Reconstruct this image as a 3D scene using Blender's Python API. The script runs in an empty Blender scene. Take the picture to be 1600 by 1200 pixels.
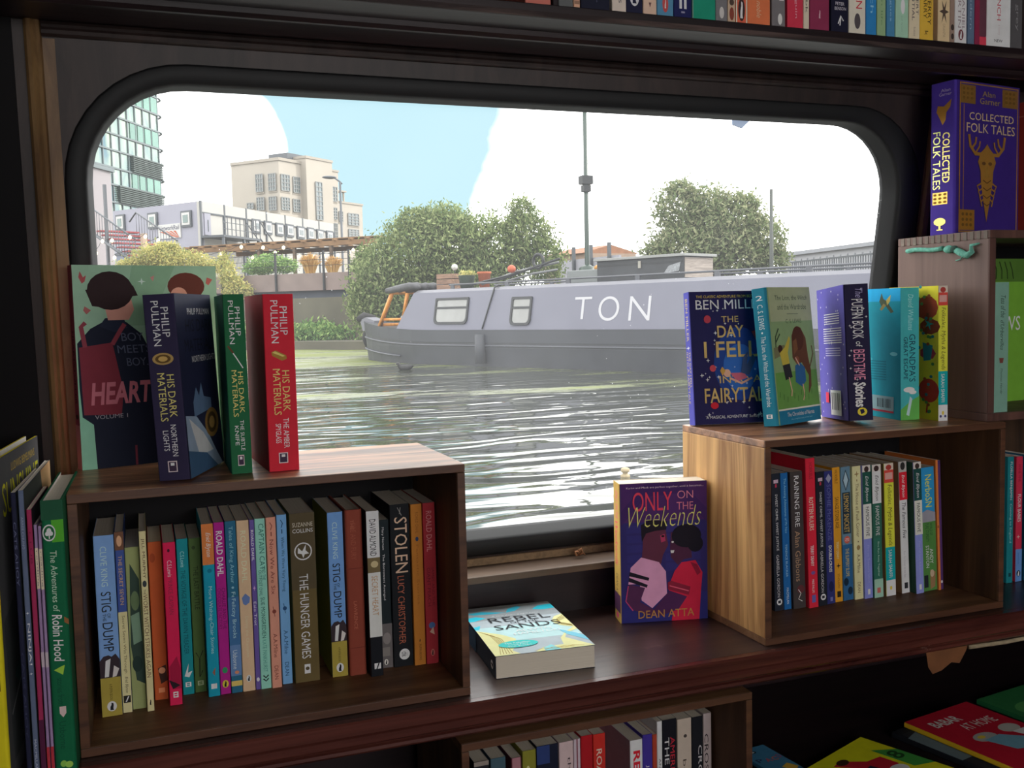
import bpy, bmesh, math, random
import numpy as np
from mathutils import Matrix, Vector
from mathutils.geometry import tessellate_polygon

S = bpy.context.scene
C = S.collection
random.seed(4)

# ------------------------------------------------------------------ camera
CZ = 1.25                       # eye height above the cabin floor
FPX = 1550.0
PITCH, ROLL, YAW = math.radians(4.25), math.radians(-1.3), math.radians(-20.4)


def cam_axes():
    B = np.array([[1, 0, 0], [0, 0, -1], [0, 1, 0]], float)
    cy, sy = math.cos(YAW), math.sin(YAW)
    Y = np.array([[cy, 0, sy], [0, 1, 0], [-sy, 0, cy]])
    cp, sp = math.cos(PITCH), math.sin(PITCH)
    P = np.array([[1, 0, 0], [0, cp, -sp], [0, sp, cp]])
    cr, sr = math.cos(ROLL), math.sin(ROLL)
    R = np.array([[cr, -sr, 0], [sr, cr, 0], [0, 0, 1]])
    return R @ P @ Y @ B


CAMM = cam_axes()
cam_data = bpy.data.cameras.new('camera')
cam_data.sensor_width = 36.0
cam_data.sensor_fit = 'HORIZONTAL'
cam_data.lens = FPX / 1600 * 36
cam_data.clip_start = 0.02
cam_data.clip_end = 2000
cam = bpy.data.objects.new('camera', cam_data)
C.objects.link(cam)
cam.matrix_world = Matrix(((*CAMM[0],), (*(-CAMM[1]),), (*(-CAMM[2]),))).transposed().to_4x4()
cam.location = (0, 0, CZ)
S.camera = cam

# ------------------------------------------------------------------ colour management
S.view_settings.view_transform = 'Standard'
S.view_settings.look = 'None'
S.view_settings.gamma = 1.0
S.view_settings.use_curve_mapping = False
S.view_settings.exposure = 0.0

# ------------------------------------------------------------------ sky
w = bpy.data.worlds.new('sky')
S.world = w
w.use_nodes = True
nt = w.node_tree
for n_ in list(nt.nodes):
    nt.nodes.remove(n_)


def N(t, kind, **kw):
    n = t.nodes.new(kind)
    for k, v in kw.items():
        if k.startswith('i_'):
            key = k[2:]
            key = int(key) if key.isdigit() else key.replace('_', ' ')
            n.inputs[key].default_value = v
        else:
            setattr(n, k, v)
    return n


wo = N(nt, 'ShaderNodeOutputWorld')
bg = N(nt, 'ShaderNodeBackground', i_Strength=1.0)
tc = N(nt, 'ShaderNodeTexCoord')
mp = N(nt, 'ShaderNodeMapping')
mp.inputs['Scale'].default_value = (1.0, 1.0, 1.9)
nz = N(nt, 'ShaderNodeTexNoise', i_Scale=2.6, i_Detail=6.0, i_Roughness=0.52)
nt.links.new(tc.outputs['Generated'], mp.inputs['Vector'])
nt.links.new(mp.outputs['Vector'], nz.inputs['Vector'])
# bright broken cloud almost everywhere, with one clear patch of blue ahead to the left
def lobe(px, py, half, gain):
    dt = N(nt, 'ShaderNodeVectorMath', operation='DOT_PRODUCT')
    d = CAMM.T @ np.array([(px - 800) / FPX, (py - 600) / FPX, 1.0])
    dt.inputs[1].default_value = tuple(d / np.linalg.norm(d))
    nt.links.new(tc.outputs['Generated'], dt.inputs[0])
    m = N(nt, 'ShaderNodeMapRange', interpolation_type='SMOOTHSTEP', i_1=math.cos(math.radians(half)), i_2=1.0, i_3=0.0, i_4=gain)
    nt.links.new(dt.outputs['Value'], m.inputs[0])
    return m.outputs[0]


acc = nz.outputs['Fac']
for args in ((430, 185, 7, -0.50), (640, 215, 8.5, -0.55), (300, 300, 8, 0.42), (395, 218, 3.0, 0.35), (900, 360, 9, 0.25)):
    ad_ = N(nt, 'ShaderNodeMath', operation='ADD')
    nt.links.new(acc, ad_.inputs[0])
    nt.links.new(lobe(*args), ad_.inputs[1])
    acc = ad_.outputs[0]
ma = N(nt, 'ShaderNodeMath', operation='ADD')
ma.inputs[1].default_value = 0.42
nt.links.new(acc, ma.inputs[0])
cr = N(nt, 'ShaderNodeValToRGB')
cr.color_ramp.elements[0].position = 0.60
cr.color_ramp.elements[0].color = (0.58, 0.87, 0.97, 1)
cr.color_ramp.elements[1].position = 0.80
cr.color_ramp.elements[1].color = (4.0, 3.95, 3.9, 1)
nt.links.new(ma.outputs[0], cr.inputs['Fac'])
nt.links.new(cr.outputs['Color'], bg.inputs['Color'])
nt.links.new(bg.outputs['Background'], wo.inputs['Surface'])

# ------------------------------------------------------------------ sun and the daylight from the open side hatch behind the camera
sd = bpy.data.lights.new('sun', 'SUN')
sd.energy = 3.2
sd.angle = math.radians(2.0)
sd.color = (1.0, 0.95, 0.86)
sun = bpy.data.objects.new('sun', sd)
C.objects.link(sun)
sun.rotation_euler = Vector((0.85, -0.10, 0.62)).to_track_quat('Z', 'Y').to_euler()

hd = bpy.data.lights.new('hatch_daylight', 'AREA')
hd.shape = 'RECTANGLE'
hd.size, hd.size_y = 1.5, 0.5
hd.energy = 9.0
hd.color = (1.0, 0.95, 0.93)
hatch = bpy.data.objects.new('hatch_daylight', hd)
C.objects.link(hatch)
hatch.location = (0.60, -1.25, 1.38)
hatch.rotation_euler = (Vector((0.60, -1.25, 1.38)) - Vector((0.60, 1.1, 0.92))).to_track_quat('Z', 'Y').to_euler()


# ------------------------------------------------------------------ helpers
def ray(px, py):
    """direction of sight through a pixel of the 1600 x 1200 photograph"""
    return CAMM.T @ np.array([(px - 800) / FPX, (py - 600) / FPX, 1.0])


def at(px, py, depth):
    d = ray(px, py) * depth
    return Vector((d[0], d[1], d[2] + CZ))


class Wall:
    """a vertical plane through a with horizontal direction b-a; sz() gives (along, height) of a pixel on it"""

    def __init__(self, a, b):
        self.a = Vector((a[0], a[1], 0))
        d = Vector((b[0] - a[0], b[1] - a[1], 0))
        self.L = d.length
        self.d = d.normalized()
        self.n = Vector((-self.d.y, self.d.x, 0))      # away from the camera for a left-to-right wall
        self.m = Matrix(((self.d.x, self.n.x, 0, a[0]), (self.d.y, self.n.y, 0, a[1]), (0, 0, 1, 0), (0, 0, 0, 1)))

    def sz(self, px, py, off=0.0):
        r = ray(px, py)
        n, a = self.n, self.a
        t = (n.x * a.x + n.y * a.y + off) / (n.x * r[0] + n.y * r[1])
        p = r * t
        return ((p[0] - a.x) * self.d.x + (p[1] - a.y) * self.d.y, p[2] + CZ)


def lin(h):
    h = h.lstrip('#')
    o = []
    for i in (0, 2, 4):
        c = int(h[i:i + 2], 16) / 255
        o.append(c / 12.92 if c <= 0.04045 else ((c + 0.055) / 1.055) ** 2.4)
    return o


MATS = {}


def new_mat(name):
    m = bpy.data.materials.new(name)
    m.use_nodes = True
    t = m.node_tree
    return m, t, t.nodes['Principled BSDF']


def plain(name, col, rough=0.5, metal=0.0, vary=0.08, scale=40.0, spec=0.4, bump=0.0):
    """one colour with a little procedural mottling"""
    if name in MATS:
        return MATS[name]
    m, t, b = new_mat(name)
    c = lin(col) if isinstance(col, str) else list(col)
    no = N(t, 'ShaderNodeTexNoise', i_Scale=scale, i_Detail=4.0)
    co = N(t, 'ShaderNodeTexCoord')
    t.links.new(co.outputs['Object'], no.inputs['Vector'])
    r = N(t, 'ShaderNodeValToRGB')
    r.color_ramp.elements[0].position = 0.3
    r.color_ramp.elements[1].position = 0.7
    r.color_ramp.elements[0].color = (*[max(0, x * (1 - vary)) for x in c], 1)
    r.color_ramp.elements[1].color = (*[min(1, x * (1 + vary)) for x in c], 1)
    t.links.new(no.outputs['Fac'], r.inputs['Fac'])
    t.links.new(r.outputs['Color'], b.inputs['Base Color'])
    b.inputs['Roughness'].default_value = rough
    b.inputs['Metallic'].default_value = metal
    b.inputs['Specular IOR Level'].default_value = spec
    if bump:
        bp = N(t, 'ShaderNodeBump', i_Strength=bump, i_Distance=0.01)
        t.links.new(no.outputs['Fac'], bp.inputs['Height'])
        t.links.new(bp.outputs['Normal'], b.inputs['Normal'])
    MATS[name] = m
    return m


INK = 1.45            # printed colours read off the photograph in shade, brought back to paper colours


def ink(col):
    """printed cover / lettering colour; a leading * is gilt foil"""
    gold = col.startswith('*')
    key = 'ink_' + col
    if key in MATS:
        return MATS[key]
    c = [min(0.82, x * INK + 0.004) for x in lin(col.lstrip('*'))]
    return plain(key, c, rough=0.32 if gold else 0.6, metal=0.55 if gold else 0.0, vary=0.05, scale=60, spec=0.1)


def wood(name, dark, light, axis='x', scale=1.0, rough=0.45, spec=0.4, contrast=(0.35, 0.7), wear=None, swirl=0.9):
    """grain stretched along one axis"""
    if name in MATS:
        return MATS[name]
    m, t, b = new_mat(name)
    co = N(t, 'ShaderNodeTexCoord')
    ma_ = N(t, 'ShaderNodeMapping')
    s = {'x': (1.2, 16, 16), 'y': (16, 1.2, 16), 'z': (16, 16, 1.2)}[axis]
    ma_.inputs['Scale'].default_value = tuple(v * scale for v in s)
    t.links.new(co.outputs['Object'], ma_.inputs['Vector'])
    n1 = N(t, 'ShaderNodeTexNoise', i_Scale=2.2, i_Detail=7.0, i_Roughness=0.62, i_Distortion=swirl)
    t.links.new(ma_.outputs['Vector'], n1.inputs['Vector'])
    r = N(t, 'ShaderNodeValToRGB')
    r.color_ramp.elements[0].position = contrast[0]
    r.color_ramp.elements[1].position = contrast[1]
    r.color_ramp.elements[0].color = (*lin(dark), 1)
    r.color_ramp.elements[1].color = (*lin(light), 1)
    t.links.new(n1.outputs['Fac'], r.inputs['Fac'])
    out = r.outputs['Color']
    if wear:
        n2 = N(t, 'ShaderNodeTexNoise', i_Scale=22.0, i_Detail=5.0, i_Roughness=0.7)
        t.links.new(co.outputs['Object'], n2.inputs['Vector'])
        r2 = N(t, 'ShaderNodeValToRGB')
        r2.color_ramp.elements[0].position = 0.66
        r2.color_ramp.elements[1].position = 0.72
        mx = N(t, 'ShaderNodeMix', data_type='RGBA')
        t.links.new(n2.outputs['Fac'], r2.inputs['Fac'])
        t.links.new(r2.outputs['Color'], mx.inputs[0])
        t.links.new(out, mx.inputs[6])
        mx.inputs[7].default_value = (*lin(wear), 1)
        out = mx.outputs[2]
    t.links.new(out, b.inputs['Base Color'])
    b.inputs['Roughness'].default_value = rough
    b.inputs['Specular IOR Level'].default_value = spec
    bp = N(t, 'ShaderNodeBump', i_Strength=0.18, i_Distance=0.002)
    t.links.new(n1.outputs['Fac'], bp.inputs['Height'])
    t.links.new(bp.outputs['Normal'], b.inputs['Normal'])
    MATS[name] = m
    return m


class MB:
    """collects faces with materials and links them as one mesh object"""

    def __init__(self):
        self.v, self.f, self.mi, self.ms, self.sm = [], [], [], [], []

    def mat(self, m):
        if m not in self.ms:
            self.ms.append(m)
        return self.ms.index(m)

    def add(self, vs, fs, m, M=None, smooth=False):
        o = len(self.v)
        k = self.mat(m)
        for p in vs:
            p = Vector(p)
            self.v.append(tuple(M @ p) if M is not None else tuple(p))
        for f in fs:
            self.f.append(tuple(i + o for i in f))
            self.mi.append(k)
            self.sm.append(smooth)

    def box(self, x0, x1, y0, y1, z0, z1, m, M=None, ch=0.0):
        if ch <= 0:
            vs = [(x, y, z) for z in (z0, z1) for y in (y0, y1) for x in (x0, x1)]
            fs = [(0, 2, 3, 1), (4, 5, 7, 6), (0, 1, 5, 4), (2, 6, 7, 3), (0, 4, 6, 2), (1, 3, 7, 5)]
            self.add(vs, fs, m, M)
            return
        bm = bmesh.new()
        bmesh.ops.create_cube(bm, size=1)
        for v in bm.verts:
            v.co = Vector(((x0 + x1) / 2 + v.co.x * (x1 - x0), (y0 + y1) / 2 + v.co.y * (y1 - y0), (z0 + z1) / 2 + v.co.z * (z1 - z0)))
        bmesh.ops.bevel(bm, geom=list(bm.edges), offset=ch, segments=2, profile=0.6, affect='EDGES')
        self.bm(bm, m, M)

    def bm(self, bm, m, M=None, smooth=False):
        bm.verts.index_update()
        self.add([v.co.copy() for v in bm.verts], [[v.index for v in f.verts] for f in bm.faces], m, M, smooth)
        bm.free()

    def prism(self, poly, a, b, m, M=None, axis='x'):
        """extrude a 2D polygon along an axis from a to b"""
        def P(u, v, t):
            return {'x': (t, u, v), 'y': (u, t, v), 'z': (u, v, t)}[axis]
        n = len(poly)
        vs = [P(u, v, a) for u, v in poly] + [P(u, v, b) for u, v in poly]
        fs = [(i, (i + 1) % n, n + (i + 1) % n, n + i) for i in range(n)]
        tri = tessellate_polygon([[Vector((u, v, 0)) for u, v in poly]])
        fs += [tuple(t) for t in tri] + [tuple(n + i for i in t) for t in tri]
        self.add(vs, fs, m, M)

    def tube(self, pts, r, m, M=None, seg=8, cap=True):
        pts = [Vector(p) for p in pts]
        rs = r if isinstance(r, (list, tuple)) else [r] * len(pts)
        vs, fs = [], []
        prev = None
        for i, p in enumerate(pts):
            d = (pts[min(i + 1, len(pts) - 1)] - pts[max(i - 1, 0)])
            d = d.normalized() if d.length > 1e-9 else Vector((0, 0, 1))
            if prev is None:
                u = d.orthogonal().normalized()
            else:
                u = (prev - d * prev.dot(d))
                u = u.normalized() if u.length > 1e-6 else d.orthogonal().normalized()
            prev = u
            w_ = d.cross(u)
            for k in range(seg):
                an = 2 * math.pi * k / seg
                vs.append(p + (u * math.cos(an) + w_ * math.sin(an)) * rs[i])
        for i in range(len(pts) - 1):
            for k in range(seg):
                fs.append((i * seg + k, i * seg + (k + 1) % seg, (i + 1) * seg + (k + 1) % seg, (i + 1) * seg + k))
        if cap:
            fs.append(tuple(reversed(range(seg))))
            fs.append(tuple((len(pts) - 1) * seg + k for k in range(seg)))
        self.add(vs, fs, m, M, True)

    def ball(self, c, r, m, M=None, sub=2):
        bm = bmesh.new()
        bmesh.ops.create_icosphere(bm, subdivisions=sub, radius=1)
        r = r if isinstance(r, (tuple, list)) else (r, r, r)
        for v in bm.verts:
            v.co = Vector((c[0] + v.co.x * r[0], c[1] + v.co.y * r[1], c[2] + v.co.z * r[2]))
        self.bm(bm, m, M, True)

    def lathe(self, prof, c, m, M=None, seg=16):
        vs, fs = [], []
        for r, z in prof:
            for k in range(seg):
                a = 2 * math.pi * k / seg
                vs.append((c[0] + r * math.cos(a), c[1] + r * math.sin(a), c[2] + z))
        for i in range(len(prof) - 1):
            for k in range(seg):
                fs.append((i * seg + k, i * seg + (k + 1) % seg, (i + 1) * seg + (k + 1) % seg, (i + 1) * seg + k))
        fs.append(tuple(reversed(range(seg))))
        fs.append(tuple((len(prof) - 1) * seg + k for k in range(seg)))
        self.add(vs, fs, m, M, True)

    def build(self, name, parent=None):
        me = bpy.data.meshes.new(name)
        me.from_pydata(self.v, [], self.f)
        for m in self.ms:
            me.materials.append(m)
        me.polygons.foreach_set('material_index', self.mi)
        me.polygons.foreach_set('use_smooth', self.sm)
        me.update()
        o = bpy.data.objects.new(name, me)
        C.objects.link(o)
        if parent is not None:
            o.parent = parent
        return o


def tag(o, label, cat, group=None, kind=None):
    o['label'] = label
    o['category'] = cat
    if group:
        o['group'] = group
    if kind:
        o['kind'] = kind
    return o


def empty(name, M, label, cat, group=None):
    o = bpy.data.objects.new(name, None)
    o.empty_display_size = 0.02
    C.objects.link(o)
    o.matrix_world = M
    return tag(o, label, cat, group)


def struct(mb, name, parent=None):
    o = mb.build(name, parent)
    if parent is None:
        o['kind'] = 'structure'
    return o


# ------------------------------------------------------------------ lettering
GLYPHS = {}


def glyphs(txt, shear=0.0, weight=0.0):
    """triangles of a line of lettering, scaled to the unit square"""
    if set('MWNmwKX') & set(txt) or '&' in txt:
        weight = min(weight, 0.0)      # thickened diagonals would cross themselves
    k = (txt, shear, weight)
    if k in GLYPHS:
        return GLYPHS[k]
    cu = bpy.data.curves.new('lettering', 'FONT')
    cu.body = txt
    cu.resolution_u = 6 if len(txt) <= 4 else 2
    cu.shear = shear
    cu.offset = weight
    ob = bpy.data.objects.new('lettering', cu)
    me = bpy.data.meshes.new_from_object(ob)
    vs = np.array([v.co[:2] for v in me.vertices]) if len(me.vertices) else np.zeros((1, 2))
    fs = [tuple(p.vertices) for p in me.polygons]
    bpy.data.objects.remove(ob)
    bpy.data.curves.remove(cu)
    bpy.data.meshes.remove(me)
    lo, hi = vs.min(0), vs.max(0)
    vs = (vs - lo) / np.maximum(hi - lo, 1e-6)
    GLYPHS[k] = (vs, fs)
    return GLYPHS[k]


# art items: (kind, surface, data..., colour). On a surface u runs left to right, v from top to bottom, both 0..1
def D(t, v0, v1, col, u0=0.25, u1=0.75, s='spine', sh=0.0, wt=0.0):
    """a line of lettering running down a spine"""
    return ('down', s, t, u0, v0, u1, v1, col, sh, wt)


def H(t, u0, v0, u1, v1, col, s='front', sh=0.0, wt=0.0):
    """a level line of lettering"""
    return ('level', s, t, u0, v0, u1, v1, col, sh, wt)


def Rc(u0, v0, u1, v1, col, s='spine'):
    return ('poly', s, [(u0, v0), (u1, v0), (u1, v1), (u0, v1)], col)


def Pg(pts, col, s='front'):
    return ('poly', s, pts, col)


def El(cu, cv, ru, rv, col, s='spine', n=20, a0=0.0):
    return ('poly', s, [(cu + ru * math.cos(a0 + 2 * math.pi * i / n), cv + rv * math.sin(a0 + 2 * math.pi * i / n)) for i in range(n)], col)


def Ln(pts, wd, col, s='front'):
    """a ribbon along a line, width as a share of the surface width"""
    return ('line', s, pts, wd, col)


def Star(cu, cv, r, col, s='front', k=0.6, n=4):
    return ('poly', s, [(cu + (r if i % 2 == 0 else r * 0.3) * math.cos(math.pi * i / n), cv + k * (r if i % 2 == 0 else r * 0.3) * math.sin(math.pi * i / n)) for i in range(2 * n)], col)


def Bird(cu, cv, ru, rv, oval='f4f0e6', bird='1a1a1e', s='spine'):
    """the little bird in an oval at the foot of many spines"""
    return [El(cu, cv, ru, rv, oval, s), ('poly', s, [(cu - .1 * ru, cv - .72 * rv), (cu + .3 * ru, cv - .6 * rv), (cu + .35 * ru, cv - .2 * rv), (cu + .25 * ru, cv + .45 * rv), (cu + .4 * ru, cv + .75 * rv), (cu - .4 * ru, cv + .75 * rv), (cu - .35 * ru, cv + .1 * rv), (cu - .1 * ru, cv - .3 * rv)], bird)]


def Block(cu, cv, ru, rv, a, b, s='spine'):
    """small publisher's block: a square with a lighter bar pattern"""
    return [Rc(cu - ru, cv - rv, cu + ru, cv + rv, a, s), Rc(cu - ru * .6, cv - rv * .6, cu + ru * .5, cv - rv * .1, b, s), Rc(cu - ru * .6, cv + rv * .15, cu + ru * .5, cv + rv * .6, b, s)]


PAPER = plain('page_edges', 'e6dccb', rough=0.8, vary=0.06, scale=300, spec=0.2)
PAPER_W = plain('white_page_edges', 'eeeae2', rough=0.8, vary=0.05, scale=300, spec=0.2)


def page_mat():
    if 'pages' in MATS:
        return MATS['pages']
    m, t, b = new_mat('pages')
    co = N(t, 'ShaderNodeTexCoord')
    mp_ = N(t, 'ShaderNodeMapping')
    mp_.inputs['Scale'].default_value = (2600, 3, 3)
    no = N(t, 'ShaderNodeTexNoise', i_Scale=1.0, i_Detail=2.0)
    r = N(t, 'ShaderNodeValToRGB')
    r.color_ramp.elements[0].color = (*lin('c9bda8'), 1)
    r.color_ramp.elements[1].color = (*lin('efe6d6'), 1)
    t.links.new(co.outputs['Object'], mp_.inputs['Vector'])
    t.links.new(mp_.outputs['Vector'], no.inputs['Vector'])
    t.links.new(no.outputs['Fac'], r.inputs['Fac'])
    t.links.new(r.outputs['Color'], b.inputs['Base Color'])
    b.inputs['Roughness'].default_value = 0.85
    MATS['pages'] = m
    return m


def flat(l):
    o = []
    for x in l:
        if isinstance(x, list):
            o += flat(x)
        else:
            o.append(x)
    return o


def book(x, y, z, t, w_, h, spine, label, art=(), yaw=0.0, lean=0.0, back_tilt=0.0, front=None, back=None, hard=False, group=None, name=None, M=None, pages_gap=0.0):
    """a bound book. Local x = thickness (front cover at +x), y = from spine to fore-edge, z = up. (x, y, z) is the foot of its spine's left edge."""
    front = front or spine
    back = back or spine
    if M is None:
        Rm = Matrix.Rotation(math.radians(yaw), 3, 'Z') @ Matrix.Rotation(math.radians(lean), 3, 'Y') @ Matrix.Rotation(math.radians(back_tilt), 3, 'X')
        low = min((Rm @ Vector((a, b, 0))).z for a in (0, t) for b in (0, w_))
        M = Matrix.Translation((x, y, z - low + 0.0002)) @ Rm.to_4x4()
    root = empty(name or ('hardback_book' if hard else 'paperback_book'), M, label, 'book', group)
    ov = 0.003 if hard else 0.0004           # cover overhang
    th = min(0.0022 if hard else 0.0005, t * 0.2)
    r = min(0.0032 if hard else 0.0012, t * 0.3)
    so, si = [], []
    for k in range(4):
        an = math.pi / 2 * k / 3
        so.append((r - r * math.cos(an), r - r * math.sin(an)))
    arc = so
    outer = [(0, w_)] + arc + [(t - a, b) for a, b in reversed(arc)] + [(t, w_)]
    inner = [(t - th, w_), (t - th, r), (t - r, th), (r, th), (th, r), (th, w_)]
    mb = MB()
    n = len(outer)
    ms, mf, mk = ink(spine), ink(front), ink(back)
    for i in range(n - 1):
        a, b = outer[i], outer[i + 1]
        m = mk if i == 0 else (mf if i == n - 2 else ms)
        mb.add([(a[0], a[1], 0), (b[0], b[1], 0), (b[0], b[1], h), (a[0], a[1], h)], [(0, 1, 2, 3)], m, None, 0 < i < n - 2)
    ring = outer + inner
    tri = tessellate_polygon([[Vector((u, v, 0)) for u, v in ring]])
    for zz, flip in ((0, True), (h, False)):
        mb.add([(u, v, zz) for u, v in ring], [tuple(reversed(q)) if flip else tuple(q) for q in tri], ms)
    for i in range(len(inner) - 1):
        a, b = inner[i], inner[i + 1]
        mb.add([(a[0], a[1], 0), (b[0], b[1], 0), (b[0], b[1], h), (a[0], a[1], h)], [(0, 1, 2, 3)], PAPER_W)
    for a, b in ((inner[-1], outer[0]), (outer[-1], inner[0])):
        mb.add([(a[0], a[1], 0), (b[0], b[1], 0), (b[0], b[1], h), (a[0], a[1], h)], [(0, 1, 2, 3)], ms)
    off = [0.00008]

    def put(s, u, v):
        e = off[0]
        zz = (1 - v) * h
        if s == 'spine':
            return (u * t, -e, zz)
        if s == 'front':
            return (t + e, u * w_, zz)
        return (-e, (1 - u) * w_, zz)

    for it in flat(list(art)):
        off[0] += 0.000025
        if it[0] == 'poly':
            _, s, pts, col = it
            tr = tessellate_polygon([[Vector((a, b, 0)) for a, b in pts]])
            mb.add([put(s, a, b) for a, b in pts], [tuple(q) for q in tr], ink(col))
        elif it[0] == 'line':
            _, s, pts, wd, col = it
            W2, H2 = (t, h) if s == 'spine' else (w_, h)
            q = [Vector((a * W2, b * H2)) for a, b in pts]
            vs = []
            for i, p in enumerate(q):
                d = (q[min(i + 1, len(q) - 1)] - q[max(i - 1, 0)]).normalized()
                nn = Vector((-d.y, d.x)) * wd * W2 / 2
                for sg in (1, -1):
                    e = p + nn * sg
                    vs.append(put(s, e.x / W2, e.y / H2))
            mb.add(vs, [(2 * i, 2 * i + 1, 2 * i + 3, 2 * i + 2) for i in range(len(q) - 1)], ink(col))
        else:
            kd, s, tx, u0, v0, u1, v1, col, sh, wt = it
            gv, gf = glyphs(tx, sh, wt)
            vs = []
            for a, b in gv:
                if kd == 'level':
                    vs.append(put(s, u0 + a * (u1 - u0), v1 - b * (v1 - v0)))
                else:
                    vs.append(put(s, u0 + b * (u1 - u0), v0 + a * (v1 - v0)))
            mb.add(vs, gf, ink(col))
    mb.build('cover', root)
    pb = MB()
    g = ov if hard else 0.0006
    pb.box(th, t - th, th + 0.0005, w_ - (0.003 if hard else 0.0008), g, h - g - pages_gap, page_mat())
    pb.build('pages', root)
    return root


# ================================================================== THE CABIN
def Z(u):
    return CZ + u


W_DARK = wood('dark_stained_wood', '181013', '2f2022', 'x', 0.8, rough=0.38, spec=0.45)
W_TOP = wood('worn_worktop_wood', '2a1c1c', '4e3832', 'x', 0.7, rough=0.33, spec=0.6, wear='5e4a42')
W_MOULD = wood('red_brown_moulding_wood', '3e1c19', '68382f', 'x', 0.8, rough=0.27, spec=0.6, wear='86665a')
W_WALL = wood('wall_board_wood', '211817', '3c2e2b', 'z', 0.7, rough=0.5)
W_TRIM = wood('trim_wood', '5e462e', '94744a', 'z', 0.7, rough=0.42)
W_SILL = wood('sill_wood', '4a3a30', '75604f', 'x', 0.7, rough=0.5)
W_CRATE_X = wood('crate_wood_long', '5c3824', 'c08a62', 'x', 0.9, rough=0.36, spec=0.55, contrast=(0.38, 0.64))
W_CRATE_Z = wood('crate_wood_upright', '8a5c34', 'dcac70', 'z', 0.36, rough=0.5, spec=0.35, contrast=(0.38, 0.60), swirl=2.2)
W_CRATE_IN = wood('crate_wood_inside', '462e1e', '704e34', 'z', 0.8, rough=0.6)  # darker copy of the crate wood; the inside's shade is in its colour
W_EDGE = wood('crate_edge_wood', '462a1c', '724a32', 'x', 1.2, rough=0.5)
W_GREY = wood('grey_crate_wood', '5c4640', '8a6f66', 'z', 0.6, rough=0.6, contrast=(0.2, 0.8))
M_BLACK = plain('black_rubber', '121315', rough=0.6, vary=0.1, scale=20, spec=0.4)
M_VOID = plain('near_black', '0b090c', rough=0.7, vary=0.2, scale=10, spec=0.2)  # near-black tone for crate backs and the wall left of the trim

# --- window wall: leans inwards towards the top, as a boat's cabin side does
LEAN_V = Vector((0, -0.1628, 0.9867))
LEAN_N = Vector((0, -0.9867, -0.1628))         # towards the room
WM = Matrix(((1, 0, 0, 0), (0, LEAN_V.y, LEAN_N.y, 1.2905), (0, LEAN_V.z, LEAN_N.z, CZ), (0, 0, 0, 1)))
GX0, GX1, GV0, GV1, GR = -0.0466, 1.1188, -0.3316, 0.2717, 0.112


def rrect(o, seg=10):
    """window opening grown by o"""
    x0, x1, v0, v1, r = GX0 - o, GX1 + o * 1.75, GV0 - o, GV1 + o, GR + o
    pts = []
    for cx, cv, a in ((x1 - r, v1 - r, 0), (x0 + r, v1 - r, 90), (x0 + r, v0 + r, 180), (x1 - r, v0 + r, 270)):
        for k in range(seg + 1):
            t = math.radians(a + 90 * k / seg)
            pts.append((cx + r * math.cos(t), cv + r * math.sin(t)))
    return pts


mb = MB()
outer = [(-1.45, -0.376), (2.75, -0.376), (2.75, 0.80), (-1.45, 0.80)]
hole = rrect(0.024)
tri = tessellate_polygon([[Vector((a, b, 0)) for a, b in outer], [Vector((a, b, 0)) for a, b in hole]])
allp = outer + hole
mb.add([(a, b, 0) for a, b in allp], [tuple(q) for q in tri], W_WALL, WM)
mb.add([(a, b, -0.014) for a, b in allp], [tuple(q) for q in tri], W_WALL, WM)
for loop in (outer, hole):
    n = len(loop)
    mb.add([(a, b, 0) for a, b in loop] + [(a, b, -0.014) for a, b in loop], [(i, (i + 1) % n, n + (i + 1) % n, n + i) for i in range(n)], W_WALL, WM)
struct(mb, 'wall_back')

win = bpy.data.objects.new('window_1', None)
C.objects.link(win)
win['kind'] = 'structure'
win['label'] = 'wide cabin window with rounded corners in a black rubber surround'
win.location = (0.54, 1.3, CZ)
bpy.context.view_layer.update()
mb = MB()
prof = [(-0.001, -0.034), (0.0, -0.028), (0.003, -0.006), (0.0045, -0.001), (0.007, 0.001), (0.025, 0.003), (0.028, 0.001), (0.028, -0.012)]
loops = [[(a, b, d) for a, b in rrect(o)] for o, d in prof]
n = len(loops[0])
vs = [p for l in loops for p in l]
fs = [(i * n + k, i * n + (k + 1) % n, (i + 1) * n + (k + 1) % n, (i + 1) * n + k) for i in range(len(loops) - 1) for k in range(n)]
mb.add(vs, fs, M_BLACK, WM, True)
fr = mb.build('window_frame')
fr.parent = win
fr.matrix_parent_inverse = win.matrix_world.inverted()

# --- the pane: old, dusty, scattering a little of the daylight that falls on it
gm = bpy.data.materials.new('dusty_glass')
gm.use_nodes = True
t = gm.node_tree
for n_ in list(t.nodes):
    t.nodes.remove(n_)
o_ = N(t, 'ShaderNodeOutputMaterial')
tr = N(t, 'ShaderNodeBsdfTransparent')
tr.inputs['Color'].default_value = (0.97, 0.985, 0.98, 1)
tl = N(t, 'ShaderNodeBsdfTranslucent')
tl.inputs['Color'].default_value = (0.93, 0.95, 0.98, 1)
mx = N(t, 'ShaderNodeMixShader')
co = N(t, 'ShaderNodeTexCoord')
n1 = N(t, 'ShaderNodeTexNoise', i_Scale=4.0, i_Detail=5.0, i_Roughness=0.6)
vo = N(t, 'ShaderNodeTexVoronoi', i_Scale=70.0)
n2 = N(t, 'ShaderNodeTexNoise', i_Scale=5.0, i_Detail=2.0)
for q in (n1, vo, n2):
    t.links.new(co.outputs['Object'], q.inputs['Vector'])
r1 = N(t, 'ShaderNodeMapRange', i_1=0.3, i_2=0.75, i_3=0.034, i_4=0.064)
t.links.new(n1.outputs['Fac'], r1.inputs[0])
sp = N(t, 'ShaderNodeMath', operation='LESS_THAN')
sp.inputs[1].default_value = 0.055
t.links.new(vo.outputs['Distance'], sp.inputs[0])
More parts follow.
